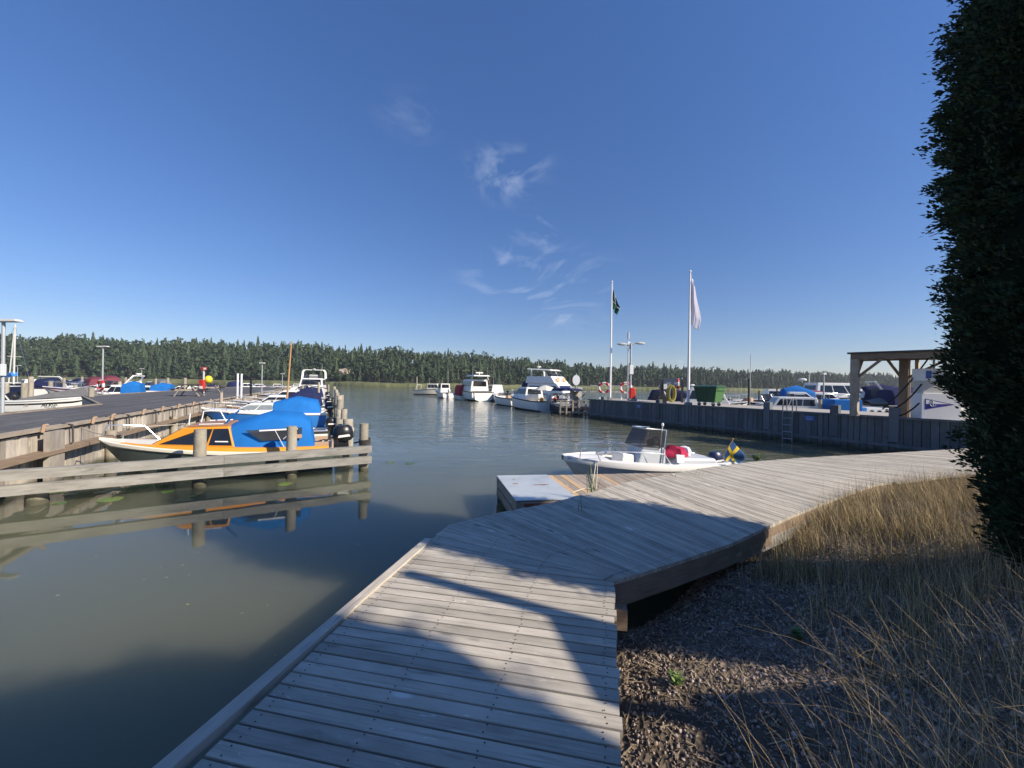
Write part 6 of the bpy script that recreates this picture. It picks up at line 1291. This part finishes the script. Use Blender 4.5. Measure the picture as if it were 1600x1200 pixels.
# information frame, hose reel
a = V(*at(1036, 24.5), 0); b_ = V(*at(1066, 23.0), 0); root = thing('notice_board', 'dark timber notice board behind the yellow hose reel', 'notice board', tuple(a)); zt = Q(1036, 593, 24.5).z
for q in (a, b_): mb = MB(); mb.box((q.x, q.y, (QH+zt)/2), (.1, .1, zt-QH)); mb.build('post', M['black'], root)
mb = MB(); mb.beam(a+V(0, 0, zt-.25), b_+V(0, 0, zt-.2), .06, .6); mb.build('board', M['grey'], root)
for t in (.3, .72): mb = MB(); q = a.lerp(b_, t-.15)+V(0, -.05, zt-.25); q2 = a.lerp(b_, t+.12)+V(0, -.05, zt-.22); mb.beam(q, q2, .03, .12); mb.build('notice', M['lightgrey'], root)
x, y = at(1048, 22.3); root = thing('hose_reel', 'coiled yellow water hose hanging on a dark reel post by the quay edge', 'hose', (x, y, QH))
for k in range(9):
    mb = MB(); ph = k*.09; w_ = .20+.03*math.sin(k*2.1); hh = .42+.06*math.cos(k*1.7); mb.tube([(x+math.cos(t)*w_+.03*math.sin(k), y-.04*k+.12, QH+.55+math.sin(t)*hh+.03*math.cos(k*3)) for t in np.linspace(0, 6.28, 18)], .028, 5); mb.build('hose_loop', M['hose'], root, smooth=True)
mb = MB(); mb.box((x-.55, y, QH+.6), (.12, .12, 1.2)); mb.box((x, y+.2, QH+.9), (1.2, .08, .1)); mb.build('reel_post', M['black'], root)
mb = MB(); mb.box((x-.5, y-.1, QH+.2), (.35, .35, .4)); mb.build('black_crate', M['black'], root, bevel=.02)
mb = MB(); mb.box((x-.35, y-.1, QH+.95), (.2, .02, .3)); mb.build('blue_notice', M['lightgrey'], root)
# ---- green waste container
x, y = at(1108, 19.6); wa = math.atan2(qd.y, qd.x); root = thing('waste_container', 'large green wheeled waste container standing on the quay', 'waste container', (x, y, QH), wa)
root.scale = (.9, .9, .86)
mb = MB(); mb.hexa([(-.52, -.34, .22), (.52, -.34, .22), (.52, .34, .22), (-.52, .34, .22), (-.66, -.46, 1.08), (.66, -.46, 1.08), (.66, .46, 1.08), (-.66, .46, 1.08)]); mb.build('container_body', M['gbin'], root, local=True, bevel=.03)
mb = MB(); mb.hexa([(.525, -.33, .24), (.545, -.33, .24), (.545, .33, .24), (.525, .33, .24), (.668, -.44, 1.06), (.69, -.44, 1.06), (.69, .44, 1.06), (.668, .44, 1.06)]); mb.build('lit_end_panel', M['gbin_lit'], root, local=True)  # sunlit end: lighter green than the shaded body, light put into the colour
for k in range(6): mb = MB(); t = -.42+k*.168; mb.hexa([(t-.02, -.36, .28), (t+.02, -.36, .28), (t+.02, -.33, .28), (t-.02, -.33, .28), (t*1.25-.02, -.475, 1.0), (t*1.25+.02, -.475, 1.0), (t*1.25+.02, -.44, 1.0), (t*1.25-.02, -.44, 1.0)]); mb.build('rib', M['gbin'], root, local=True)
mb = MB(); vs = []; K_ = 9
for sx in (-.72, .72):
    for k in range(K_): a_ = math.pi*k/(K_-1); vs.append((sx, -.52*math.cos(a_), 1.08+.14*math.sin(a_)))
mb.add(vs, [(k, k+1, K_+k+1, K_+k) for k in range(K_-1)]+[tuple(range(K_))[::-1], tuple(range(K_, 2*K_)), (0, K_, 2*K_-1, K_-1)], 0); mb.build('lid', M['gbin'], root, local=True, smooth=True)
mb = MB(); mb.tube([(.74, -.5, 1.05), (.80, -.46, 1.0), (.80, .46, 1.0), (.74, .5, 1.05)], .02, 6); mb.build('handle', M['gbin_lit'], root, local=True)
for sx in (-.42, .42):
    for sy in (-.27, .27):
        mb = MB(); mb.lathe((sx, sy, .1), [(.03, -.03), (.1, -.025), (.1, .025), (.03, .03)], 12, axis='y'); w1 = mb.build('wheel', M['rubber'], root, local=True); mb = MB(); mb.box((sx, sy, .17), (.08, .1, .12)); mb.build('castor', M['galv'], w1, local=True)
# ---- shelter at right, square to the quay
root = thing('shelter', 'open timber shelter with a flat roof over the fuel pumps', 'shelter', tuple(quay(quay_at_px(1335), .3, QH)))
pA = V(*at(1335.5, 13.75), 0); ex = qd.copy(); ey = qn.copy(); pB = pA+ex*1.0+ey*1.15; zr = Q(1335, 561, 13.75).z-.03
for q, w_, m in ((pA, .21, 'post'), (pB, .24, 'brown'), (pB+ex*.28+ey*.1, .09, 'decknew'), (pA+ex*3.0, .2, 'brown'), (pB+ex*2.2, .2, 'brown')):
    mb = MB(); mb.beam(q+V(0, 0, QH), q+V(0, 0, zr+.02), w_, w_, up=ex); mb.build('post', M[m], root)
for a_, b_ in ((-.12, 0), (-.12, 1.15)):
    mb = MB(); mb.beam(pA+ex*a_+ey*b_+V(0, 0, zr+.11), pA+ex*4.2+ey*b_+V(0, 0, zr+.03), .1, .2); mb.build('roof_beam', M['brown'], root)
for k in range(6): q = pA+ex*(k*.7)+V(0, 0, zr+.12-.012*k); mb = MB(); mb.beam(q+ey*.06, q+ey*1.1, .05, .14); mb.build('rafter', M['brown'], root)
mb = MB(); z0_ = zr+.215; c = [pA-ex*.2-ey*.1, pA+ex*4.4-ey*.1, pA+ex*4.4+ey*1.5, pA-ex*.2+ey*1.5]; dz = [0, -.09, -.09, 0]; mb.hexa([p_+V(0, 0, z0_+d) for p_, d in zip(c, dz)]+[p_+V(0, 0, z0_+.06+d) for p_, d in zip(c, dz)]); mb.build('roof', M['black'], root)
for q, d_, L_ in ((pA, ex, .75), (pA, ey, .6), (pB, ex, 1.1), (pB, -ex, .45)):
    mb = MB(); mb.beam(q+d_*.08+V(0, 0, zr-.62), q+d_*L_+V(0, 0, zr+.03), .07, .1, up=V(-d_.y, d_.x, 0)); mb.build('brace', M['brown'], root)
hk = quay(quay_at_px(1380), .05, QH+.28)
for i, (q, d_) in enumerate(((Q(1452, 558, 12.6), .12), (Q(1440, 600, 12.2), .2), (Q(1436, 630, 12.2), .15))):
    mb = MB(); e = hk+V(.05+.12*i, .1, -.02*i-.02-(.2 if i == 2 else 0)); mb.tube(sag(q, e, d_, 12), .024, 6); tag(mb.build('fuel_hose', M['rubber'], smooth=True), ['black hose sloping from the shelter roof to the square bollard, topmost', 'black hose slung between pump and bollard, middle of three', 'black hose sagging lowest across the quay top by the pump'][i], 'hose')
# fuel pumps
pc = quay(quay_at_px(1455), .42, QH); fd = V(*((-qn).to_2d()), 0); fs_d = qd
def pump(label, c, w_, d_, yaw):
    root = thing('fuel_pump', label, 'fuel pump', tuple(c), yaw)
    mb = MB(); mb.box((0, 0, .43), (w_, d_, .86)); mb.build('lower_cabinet', M['whitepaint'], root, local=True, bevel=.015)
    mb = MB(); mb.box((-.18, 0, 1.06), (w_*.55, d_*.8, .4)); mb.build('middle_section', M['tan' if 0 else 'lamp'], root, local=True, bevel=.01)
    mb = MB(); mb.box((-.16, 0, 1.46), (w_*.66, d_*.9, .40)); hd_ = mb.build('pump_head', M['whitepaint'], root, local=True, bevel=.015)
    mb = MB(); mb.box((-.32, -d_*.46, 1.46), (.14, .02, .24)); mb.build('blue_symbol', M['signblue'], hd_, local=True)
    mb = MB(); mb.box((-.15, -d_*.46, 1.46), (.1, .02, .24)); mb.build('meter_window', M['lightgrey'], hd_, local=True)
    f = -d_/2-.004; mb = MB()
    mb.add([(-.42, f, .68), (-.42, f, .32), (.34, f, .50)], [(0, 1, 2)], 1); mb.add([(-.395, f-.003, .645), (-.395, f-.003, .51), (.20, f-.003, .513)], [(0, 1, 2)], 0)
    mb.build('pennant_emblem', [M['whitepaint'], M['pennant']], root, local=True)
    mb = MB(); g = f-.006; mb.tube([(-.22, g, .62), (-.22, g, .44)], .012, 5); mb.tube([(-.26, g, .585), (-.18, g, .585)], .009, 5); mb.tube([V(-.22+.075*math.cos(t), g, .50+.065*math.sin(t)) for t in np.linspace(math.pi, 2*math.pi, 9)], .012, 5); mb.tube([V(-.22+.022*math.cos(t), g, .64+.022*math.sin(t)) for t in np.linspace(0, 6.28, 9)], .007, 4); mb.build('anchor_emblem', M['lightgrey'], root, local=True)
    mb = MB(); mb.tube([(-.05, 0, 1.66), (-.05, 0, 2.0)], .03, 6); mb.build('vent_pipe', M['galv'], root, local=True)
pump('white fuel pump with a blue pennant and anchor emblem on the quay corner', pc, 1.02, .5, math.atan2(-fd.x, fd.y)+math.pi if False else R(-16))
# ---- floating dock beyond the basin, its posts and boats
root = thing('pontoon', 'long low dark pontoon running out from the quay end', 'pontoon', (6.3, 27, 0)); d0 = V(6.2, 28.6, 0); dv = V(-.385, .923, 0); dn = V(.923, .385, 0)
def pont(s, o, z=0): q = d0+dv*s+dn*o; return V(q.x, q.y, z)
mb = MB(); s = 0
while s < 54: mb.beam(pont(s+.1, 0, .46), pont(s+.1, 2.0, .46), .19, .05); s += .2
mb.build('deck_boards', M['pierdeck'], root)
mb = MB(); mb.beam(pont(0, -.03, .34), pont(54, -.03, .34), .06, .24); mb.beam(pont(0, 2.03, .34), pont(54, 2.03, .34), .06, .24); mb.build('side_beam', M['post'], root)
for k in range(10): mb = MB(); mb.tube([pont(1+k*5.8, .2, -1), pont(1+k*5.8, .2, .4)], .14, 8); mb.build('float', M['black'], root)
root = thing('gangway', 'dark timber gangway frame between the quay end and the pontoon', 'gangway', tuple(quay(-.5, .3, 0)))
g0 = quay(-.1, .4, 0); g1 = pont(0.5, .6, 0)
mb = MB()
for k in range(7): 
    t = k/6; q = V(3.5+2.6*t, 27.6-.7*t, 0)
    mb.beam(q+V(0, 0, -.3), q+V(0, 0, 1.1), .1, .1, up=V(1, 0, 0))
mb.build('upright', M['post'], root)
for z in (.25, .62, 1.0): mb = MB(); mb.beam(V(3.4, 27.62, z), V(6.2, 26.86, z), .06, .12); mb.build('cross_rail', M['post'], root)
x, y = at(900, 29.5); root = thing('sign_post', 'round white sign with two square panels on a stout timber post', 'sign', (x, y, .4)); zc = Q(900, 594, 29.5).z
mb = MB(); mb.tube([(x, y, -1), (x, y, 1.7)], .24, 10); mb.build('timber_post', M['pile'], root, smooth=True)
mb = MB(); mb.tube([(x, y, 1.6), (x, y, zc+.5)], .04, 6); mb.build('pole', M['galv'], root)
mb = MB(); mb.lathe((x, y-.05, zc), [(.01, -.02), (.32, -.02), (.32, .02), (.01, .02)], 20, axis='y', squash=(.9, 1.25)); mb.build('round_sign', M['whitepaint'], root)
for sg in (-1, 1): mb = MB(); mb.box((x+sg*.3, y-.05, zc-1.0), (.34, .04, .95)); mb.build('panel', M['lamp'], root)
HD = (-.45, .893)
b = place('white cabin cruiser with a grey outboard nearest the gangway, people seats and parasol aboard' if 0 else 'white hardtop cabin boat nearest the gangway with a pale parasol over its cockpit', 'boat', (3.0, 31.3), HD, name='cabin_boat')
h = hull(b, 6.6, 2.4, .85, 1.25, ('white', 'anti', 'rubber'), deck_from=.45, floor=.4, deckmat='white'); house(b, 'cabin', 2.3, 4.9, .95, 1.95, 1.9, 1.5, .05, 1.2, 'white', True, 'glass', nwin=3, v=(.4, .86)); bowrail(b, h, .5, .4); outboard(b, -.2, .1, .9, 1.5, 0, 'lightgrey'); outboard(b, -.15, -.55, .75, .9, R(10), 'black')
xx = b.matrix_basis@V(1.0, -.3, 0); 
um = thing('parasol', 'pale open parasol raised over the cockpit of the hardtop boat', 'parasol', (xx.x, xx.y, .5)); mb = MB(); mb.tube([(xx.x, xx.y, .45), (xx.x, xx.y, 2.1)], .02, 6); mb.build('pole', M['steel'], um)
mb = MB(); mb.lathe((xx.x, xx.y, 1.72), [(1.0, 0), (.98, .04), (.6, .26), (.25, .38), (.02, .42)], 8); mb.build('canopy', M['cream'], um)
for k, (dx, dy, m) in enumerate([(.45, -.9, 'red'), (.3, .5, 'orange')]):
    q = b.matrix_basis@V(dx, dy, .95); mb = MB(); mb.lathe((q.x, q.y, .95), [(.03, -.18), (.16, -.1), (.18, .06), (.1, .18), (.03, .22)], 10); tag(mb.build('buoy', M[m], smooth=True), ['red round fender hanging by the motor of the hardtop boat', 'orange round fender on the stern of the hardtop boat'][k], 'fender')
b = place('white open motorboat with a big black outboard, left of the hardtop boat', 'boat', (.75, 38), HD, name='motorboat'); open_boat(b, 6, 2.2, ('white', 'anti', 'rubber'), s0=.8, s1=1.1, rail=True); outboard(b, -.2, .45, .9, 1.7, 0, 'black')
b = place('white two deck flybridge cruiser with a navy stripe, tallest of all the boats', 'boat', at(826, 46), (.70, -.71), name='flybridge_cruiser')
h = hull(b, 8.2, 3.0, 1.1, 1.5, ('white', 'navy', 'rubber'), deck_from=.5, floor=.6); house(b, 'saloon', .9, 6.4, 1.2, 2.35, 2.7, 2.3, .0, 1.3, 'white', True, 'navy', nwin=1, v=(.35, .75), back=False)
fb = house(b, 'flybridge', .6, 5.0, 2.37, 3.15, 2.5, 2.2, .1, .7, 'white'); archframe(b, 1.5, 2.3, 2.9, 1.05, -.1); 
mb = MB(); mb.hexa([(.6, -1.15, 3.95), (4.2, -1.0, 3.75), (4.2, 1.0, 3.75), (.6, 1.15, 3.95), (.7, -1.0, 4.08), (3.9, -.85, 3.92), (3.9, .85, 3.92), (.7, 1.0, 4.08)]); mb.build('hardtop', M['white'], b, local=True, bevel=.04)
for sg in (-1, 1): mb = MB(); mb.tube([(3.7, sg*.95, 3.15), (3.2, sg*.95, 3.8)], .05, 6); mb.build('hardtop_strut', M['white'], b, local=True)
windscreen(b, 4.3, 2.0, 3.15, .3, .2); radar(b, 1.6, 4.1, .9); antenna(b, .8, .8, 4.0, 1.6); hood(b, [(-.2, 1.2, 1.1, 1.3), (-.1, 1.25, 1.1, 2.6), (.9, 1.25, 1.1, 2.7)], 'dcanvas'); bowrail(b, h, .5, .5)
for q, zz in ((4.86, 2.75), ): 
    for yy in (-.55, .55): 
        p = b.matrix_basis@V(q+.02, yy, 0); mb = MB(); mb.tube([V(p.x, p.y, zz)+V(.2*math.cos(t)*.7, .2*math.cos(t)*.7, .2*math.sin(t)) for t in np.linspace(0, 6.28, 14)], .06, 6); tag(mb.build('lifebuoy', M['orange'], smooth=True), 'orange ring hung on the upper deck of the flybridge cruiser, '+('left' if yy < 0 else 'right')+' of two', 'lifebuoy')
b = place('grey white cabin boat with many fenders moored behind the black outboard', 'boat', (-.6, 47.5), HD, name='cabin_boat'); small_cabin(b, 6.5, 2.4, ('lightgrey', 'anti', 'rubber'), s0=.9, s1=1.2, ch=1.1); antenna(b, 3, .5, 1.9, 2.6); fender(b, 2, -1.3, .9, 1.4); fender(b, 3.5, -1.3, .9, 1.4)
b = place('large white cruiser with open transom and a raised sun roof at the pontoon', 'boat', (-3.5, 48), HD, name='motor_cruiser')
h = hull(b, 8.4, 2.9, 1.15, 1.6, ('white', 'anti', 'rubber'), deck_from=.4, floor=.7, deckmat='white'); house(b, 'cabin', 1.4, 6.2, 1.25, 2.75, 2.5, 2.1, .0, 1.8, 'white', True, 'glass', nwin=3, v=(.4, .85))
house(b, 'sun_roof', .6, 3.6, 3.15, 3.3, 2.3, 2.0, .2, .3, 'white'); archframe(b, 1.2, 2.2, 2.7, .5, .2, th=.06); mb = MB(); mb.tube([(1.6, 0, 3.3), (1.6, 0, 3.75)], .06, 6); mb.tube([(1.6, -.5, 3.6), (1.6, .5, 3.6)], .08, 6); mb.build('radar_mast', M['white'], b, local=True); antenna(b, 1.4, 1.0, 3.2, 1.3); antenna(b, 1.4, -1.0, 3.2, 1.2); bowrail(b, h, .5, .5); fender(b, .2, 1.45, 1.1, 1.6); fender(b, .2, -1.45, 1.1, 1.6)
b = place('small yellow boat under a red canvas hood left of the large cruiser', 'boat', (-6.2, 51), HD, name='cabin_boat'); h = hull(b, 4.5, 1.6, .65, .9, ('cream', 'anti', 'rubber'), n=14); hood(b, [(.3, .7, .6, 1.9), (.4, .74, .6, 2.0), (2.4, .72, .65, 2.02), (2.6, .66, .7, 1.5)], 'rcanvas'); outboard(b, -.15, 0, .7, 1, 0, 'cream')
b = place('small white wheelhouse boat right of the cream boat at the pontoon tip', 'boat', (-9.4, 57), HD, name='wheelhouse_boat'); h = hull(b, 5.5, 2.0, .8, 1.15, ('white', 'anti', 'rubber'), n=14); house(b, 'wheelhouse', 1.6, 3.4, .8, 2.15, 1.5, 1.35, .05, .35, 'white', True, 'glass', nwin=2, v=(.5, .9)); antenna(b, 2.4, .3, 2.2, .9); antenna(b, 2, -.5, 2.2, 2.0); outboard(b, -.2, 0, .9, 1.3, 0, 'white')
b = place('cream cabin boat lying side on at the far tip of the pontoon', 'boat', (-18.6, 74), (.97, -.24), name='cabin_boat'); h = hull(b, 6.6, 2.3, .95, 1.25, ('cream', 'anti', 'rubber'), n=14); house(b, 'cabin', 2.8, 5.6, 1.0, 2.1, 1.9, 1.6, .1, .8, 'cream', True, 'glass', nwin=3); archframe(b, .6, 2.0, .95, .9, .2, th=.06); antenna(b, 3, 0, 2.1, 1)
x, y = at(651, 75); mb = MB(); mb.tube([(x, y, -1), (x, y, 3.4)], [.2, .13], 8); tag(mb.build('mooring_pile', M['pile'], smooth=True), 'tall lone mooring pile at the stern of the cream boat', 'mooring pile')
b = place('dark boat with a navy bimini tucked beside the quay end', 'boat', (4.6, 28.3), (-.30, .95), name='motorboat'); h = hull(b, 3.8, 1.8, .55, .75, ('black', 'anti', 'rubber'), n=14, deckmat='grey'); hood(b, [(.2, .85, 1.75, 1.82), (.3, .88, 1.72, 1.93), (2.2, .88, 1.75, 1.98), (2.5, .8, 1.72, 1.85)], 'dcanvas', 'bimini')
for sx in (.35, 2.3):
    for sy in (-.8, .8): mb = MB(); mb.tube([(sx, sy, .65), (sx, sy, 1.8)], .018, 5); mb.build('bimini_pole', M['steel'], b, local=True)
b = place('white motorboat lying behind the round sign on the pontoon', 'boat', at(872, 36), (.2, .98), name='motorboat'); open_boat(b, 5, 2, s0=.9, s1=1.15)
# ---- boats behind the quay
def rb(label, px, Y, hd_, name='cabin_boat'):
    o = place(label, 'boat', at(px, Y), hd_, 'boats moored behind the quay', name)
    if 1125 < px < 1230: o.scale = (1.2, 1.2, 1.5)
    elif Y > 25 and px > 1230: o.scale = (1.15, 1.15, 1.3)
    return o
b = rb('white sport cruiser with a navy hood between the two flag poles', 1006, 30, (.87, -.5), 'motor_cruiser'); sport_cruiser(b, 6.6, 2.4, 'dcanvas', s0=.85, s1=1.3)
b = rb('white cabin cruiser half hidden behind the right flag pole', 1052, 27, (.93, -.35), 'motor_cruiser'); h = hull(b, 4.6, 2.3, 1.0, 1.25, ('white', 'navy', 'rubber'), n=14); house(b, 'cabin', .6, 3.4, 1.05, 2.15, 2.0, 1.7, .5, .6, 'white', True, 'glass', nwin=2); radar(b, 1.2, 2.2, .6); bowrail(b, h, .5, .5)
root = thing('pontoon', 'dark low pontoon behind the quay right of the waste container', 'pontoon', (*at(1120, 26), 0)); a = V(*at(1118, 28), .45); b_ = V(*at(1250, 22.5), .45); mb = MB(); mb.beam(a, b_, 1.2, .2); mb.build('deck', M['pierdeck'], root)
mb = MB(); mb.beam(a+V(-.3, -.62, -.2), b_+V(-.3, -.62, -.2), .05, .3); mb.build('side_beam', M['post'], root)
b = rb('white speedboat with a raked dark screen right of the waste container', 1132, 31, (.75, -.66), 'motorboat'); open_boat(b, 4.6, 1.8, s0=.7, s1=.85)
b = rb('white boat with a pale cabin behind the dark pontoon post', 1142, 35, (.9, -.3)); small_cabin(b, 5.2, 2.0, s0=.75, s1=1.0, motor=None)
b = rb('white cuddy boat immediately right of the tall dark pontoon post', 1172, 29, (.9, -.4)); small_cabin(b, 4.4, 1.8, s0=.75, s1=1.0, ch=.45, motor=None)
b = rb('white boat with a mustard yellow side band on the dark pontoon', 1188, 26, (.95, -.3), 'motorboat'); open_boat(b, 3.4, 1.6, ('white', 'yel', 'white'), stripe='yel', s0=.75, s1=.95, motor=None)
b = rb('white cabin boat with a small blue cover left of the ladder', 1213, 29, (.9, -.35)); small_cabin(b, 4.2, 1.8, can='canvas', s0=.75, s1=1.0, ch=.45, motor=None)
b = rb('white cabin boat with blue hull bottom behind the ladder, big square windows', 1282, 22.3, (-.93, .36)); h = hull(b, 3.4, 1.9, .78, .98, ('white', 'blue', 'navy'), deck_from=.3, stripe=None, n=14); house(b, 'cabin', .25, 2.7, .85, 1.68, 1.6, 1.4, .12, .5, 'white', True, 'glass', nwin=3, v=(.42, .86)); house(b, 'fore_cabin', 2.4, 3.1, .85, 1.15, 1.2, .8, .0, .3, 'white')
b = rb('long white cruiser with a grey radar dome behind the square windowed boat', 1240, 34, (.97, -.15), 'motor_cruiser'); h = hull(b, 5.4, 2.4, 1.1, 1.3, ('white', 'anti', 'rubber'), n=14); house(b, 'cabin', 1.0, 4.6, 1.15, 2.1, 2.0, 1.7, .2, .9, 'white', True, 'glass', nwin=3); radar(b, .6, 2.1, 1.0)
b = rb('white boat with a low wine red cover left of the radar dome', 1246, 30, (.9, -.2), 'motorboat'); open_boat(b, 2.2, 1.4, cover='wine', s0=1.3, s1=1.35, motor=None)
b = rb('white double ended boat with portholes and a boxy blue canvas', 1289, 21.4, (.955, -.29)); h = hull(b, 3.55, 1.8, .72, 1.0, ('white', 'anti', 'rubber'), deck_from=.45, n=16); house(b, 'canvas_box', .05, 1.35, .76, 1.62, 1.7, 1.55, .05, .0, 'canvas', bevel=.04)
cb = house(b, 'cabin', 1.6, 2.9, .85, 1.22, 1.2, 1.0, .05, .3, 'white')
for k in range(3): mb = MB(); mb.lathe((1.85+.32*k, -.60, 1.02), [(.01, -.03), (.085, -.03), (.085, .03), (.01, .03)], 10, axis='y'); mb.build('porthole', M['glass'], cb, local=True)
b = rb('white cruiser with dark hood seen just right of the shelter front post', 1336, 33, (.8, -.4)); sport_cruiser(b, 5.2, 2.1, 'dcanvas', s0=.85, s1=1.1)
b = rb('dark covered boat behind the bow of the double ended boat', 1350, 26, (.9, -.3), 'motorboat'); open_boat(b, 2.6, 1.6, cover='gcanvas', s0=.95, s1=1.1, motor=None)
b = rb('cream cruiser with a navy hood seen through the shelter', 1372, 25.5, (.95, -.2)); small_cabin(b, 4.2, 2.0, ('cream', 'anti', 'rubber'), 'cream', 'dcanvas', s0=.9, s1=1.25, ch=.55, motor=None)
b = rb('white boat with a navy hood behind the thick shelter post', 1408, 27, (.9, -.2)); small_cabin(b, 4.5, 2.0, can='dcanvas', s0=.9, s1=1.2, ch=.6, motor=None)
b = rb('small white boat low behind the quay right of the bollard with hoses', 1396, 20.6, (.95, -.2), 'dinghy'); open_boat(b, 2.4, 1.4, s0=.75, s1=.9, motor=None, console=False)
for i, (px, Y, zt, m, r_) in enumerate([(1170, 25, 2.75, 'black', .06), (1128, 28, 1.9, 'black', .05), (1186, 32, 2.0, 'black', .05), (1214, 32, 2.2, 'black', .05), (1172, 24, 4.3, 'galv', .02), (1264, 34, 3.4, 'whitepaint', .03), (1316, 21.0, 1.55, 'black', .05), (1282, 21.2, 1.6, 'post', .09)]):
    x, y = at(px, Y); mb = MB(); mb.tube([(x, y, -1), (x, y, zt)], r_, 7)
    tag(mb.build('mooring_post', M[m]), ['tall dark post rising from the pontoon behind the quay', 'thin dark post right beside the waste container', 'short dark post above the yellow banded boat', 'short dark post left of the small blue cover', 'very thin pale rod beside the tall dark pontoon post', 'thin white mast behind the long white cruiser', 'short dark post in front of the boxy blue canvas', 'brown post between ladder boat and boxy blue canvas'][i], 'post')
# ---- picnic tables, sign and ball on the pier
def picnic(label, x, y, rz):
    root = thing('picnic_table', label, 'picnic table', (x, y, PH), rz)
    mb = MB()
    for k in range(5): mb.beam((-.9, -.32+.16*k, .74), (.9, -.32+.16*k, .74), .145, .04)
    mb.build('table_top', M['darkwood'], root, local=True)
    for sy in (-.72, .72): mb = MB(); mb.beam((-.9, sy-.08, .45), (.9, sy-.08, .45), .145, .04); mb.beam((-.9, sy+.08, .45), (.9, sy+.08, .45), .145, .04); mb.build('bench', M['darkwood'], root, local=True)
    for sx in (-.62, .62):
        for sg in (-1, 1): mb = MB(); mb.beam((sx, sg*.62, 0), (sx, sg*.2, .72), .05, .12, up=V(1, 0, 0)); mb.build('leg', M['post'], root, local=True)
        mb = MB(); mb.beam((sx+.05, -.8, .40), (sx+.05, .8, .40), .05, .1); mb.build('crossbar', M['post'], root, local=True)
x, y = at(297, 24.5); picnic('dark picnic table nearest on the pier with splayed legs', x, y, R(116)); x, y = at(332, 33.5); picnic('second dark picnic table further along the pier below the yellow ball', x, y, R(120))
x, y = at(318, 29.5); root = thing('rescue_station', 'pale post with a small red sign above a red and white box', 'sign', (x, y, PH)); zt = Q(319, 574, 29.5).z; mb = MB(); mb.tube([(x, y, PH), (x, y, zt)], .06, 7); mb.build('post', M['lamp'], root)
mb = MB(); mb.box((x+.06, y-.07, zt-.1), (.42, .03, .22)); mb.build('sign', M['red'], root); mb = MB(); mb.box((x+.14, y-.09, zt-.1), (.18, .015, .14)); mb.build('sign_symbol', M['whitepaint'], root)
mb = MB(); mb.box((x, y-.15, PH+.62), (.34, .22, .85)); mb.build('box', M['red'], root, bevel=.03); mb = MB(); mb.box((x, y-.27, PH+.42), (.26, .015, .3)); mb.build('box_label', M['whitepaint'], root)
x, y = at(325.5, 33.2); mb = MB(); zz = PH+1.08; mb.lathe((x, y, zz), [(.30*math.sin(t)+.001, -.34*math.cos(t)) for t in np.linspace(.1, 3.04, 10)], 14); tag(mb.build('yellow_buoy', M['yellow'], smooth=True), 'bright yellow ball buoy resting on the second picnic table', 'buoy')
for i, (px, Y) in enumerate([(262, 38), (289, 36)]):
    x, y = at(px, Y); mb = MB(); mb.tube([(x, y, PH-1), (x, y, PH+1.2)], .12, 8); tag(mb.build('mooring_pile', M['pile'], smooth=True), ['pale pile at the landing edge right of the long blue canvas', 'pale pile at the landing edge behind the first picnic table'][i], 'mooring pile')

# ---- thin summer haze over the bay
mb = MB(); mb.box((110, 330, 24), (1300, 900, 56)); hz = mb.build('haze', newmat('haze_air')[0]); tag(hz, kind='stuff')
hmz = hz.data.materials[0]; t = hmz.node_tree; out = [n for n in t.nodes if n.type == 'OUTPUT_MATERIAL'][0]; t.nodes.remove(t.nodes['Principled BSDF'])
pv = N(t, 'ShaderNodeVolumePrincipled'); pv.inputs['Color'].default_value = (.86, .92, 1, 1); pv.inputs['Density'].default_value = .00027; pv.inputs['Anisotropy'].default_value = .2; t.links.new(pv.outputs[0], out.inputs['Volume'])
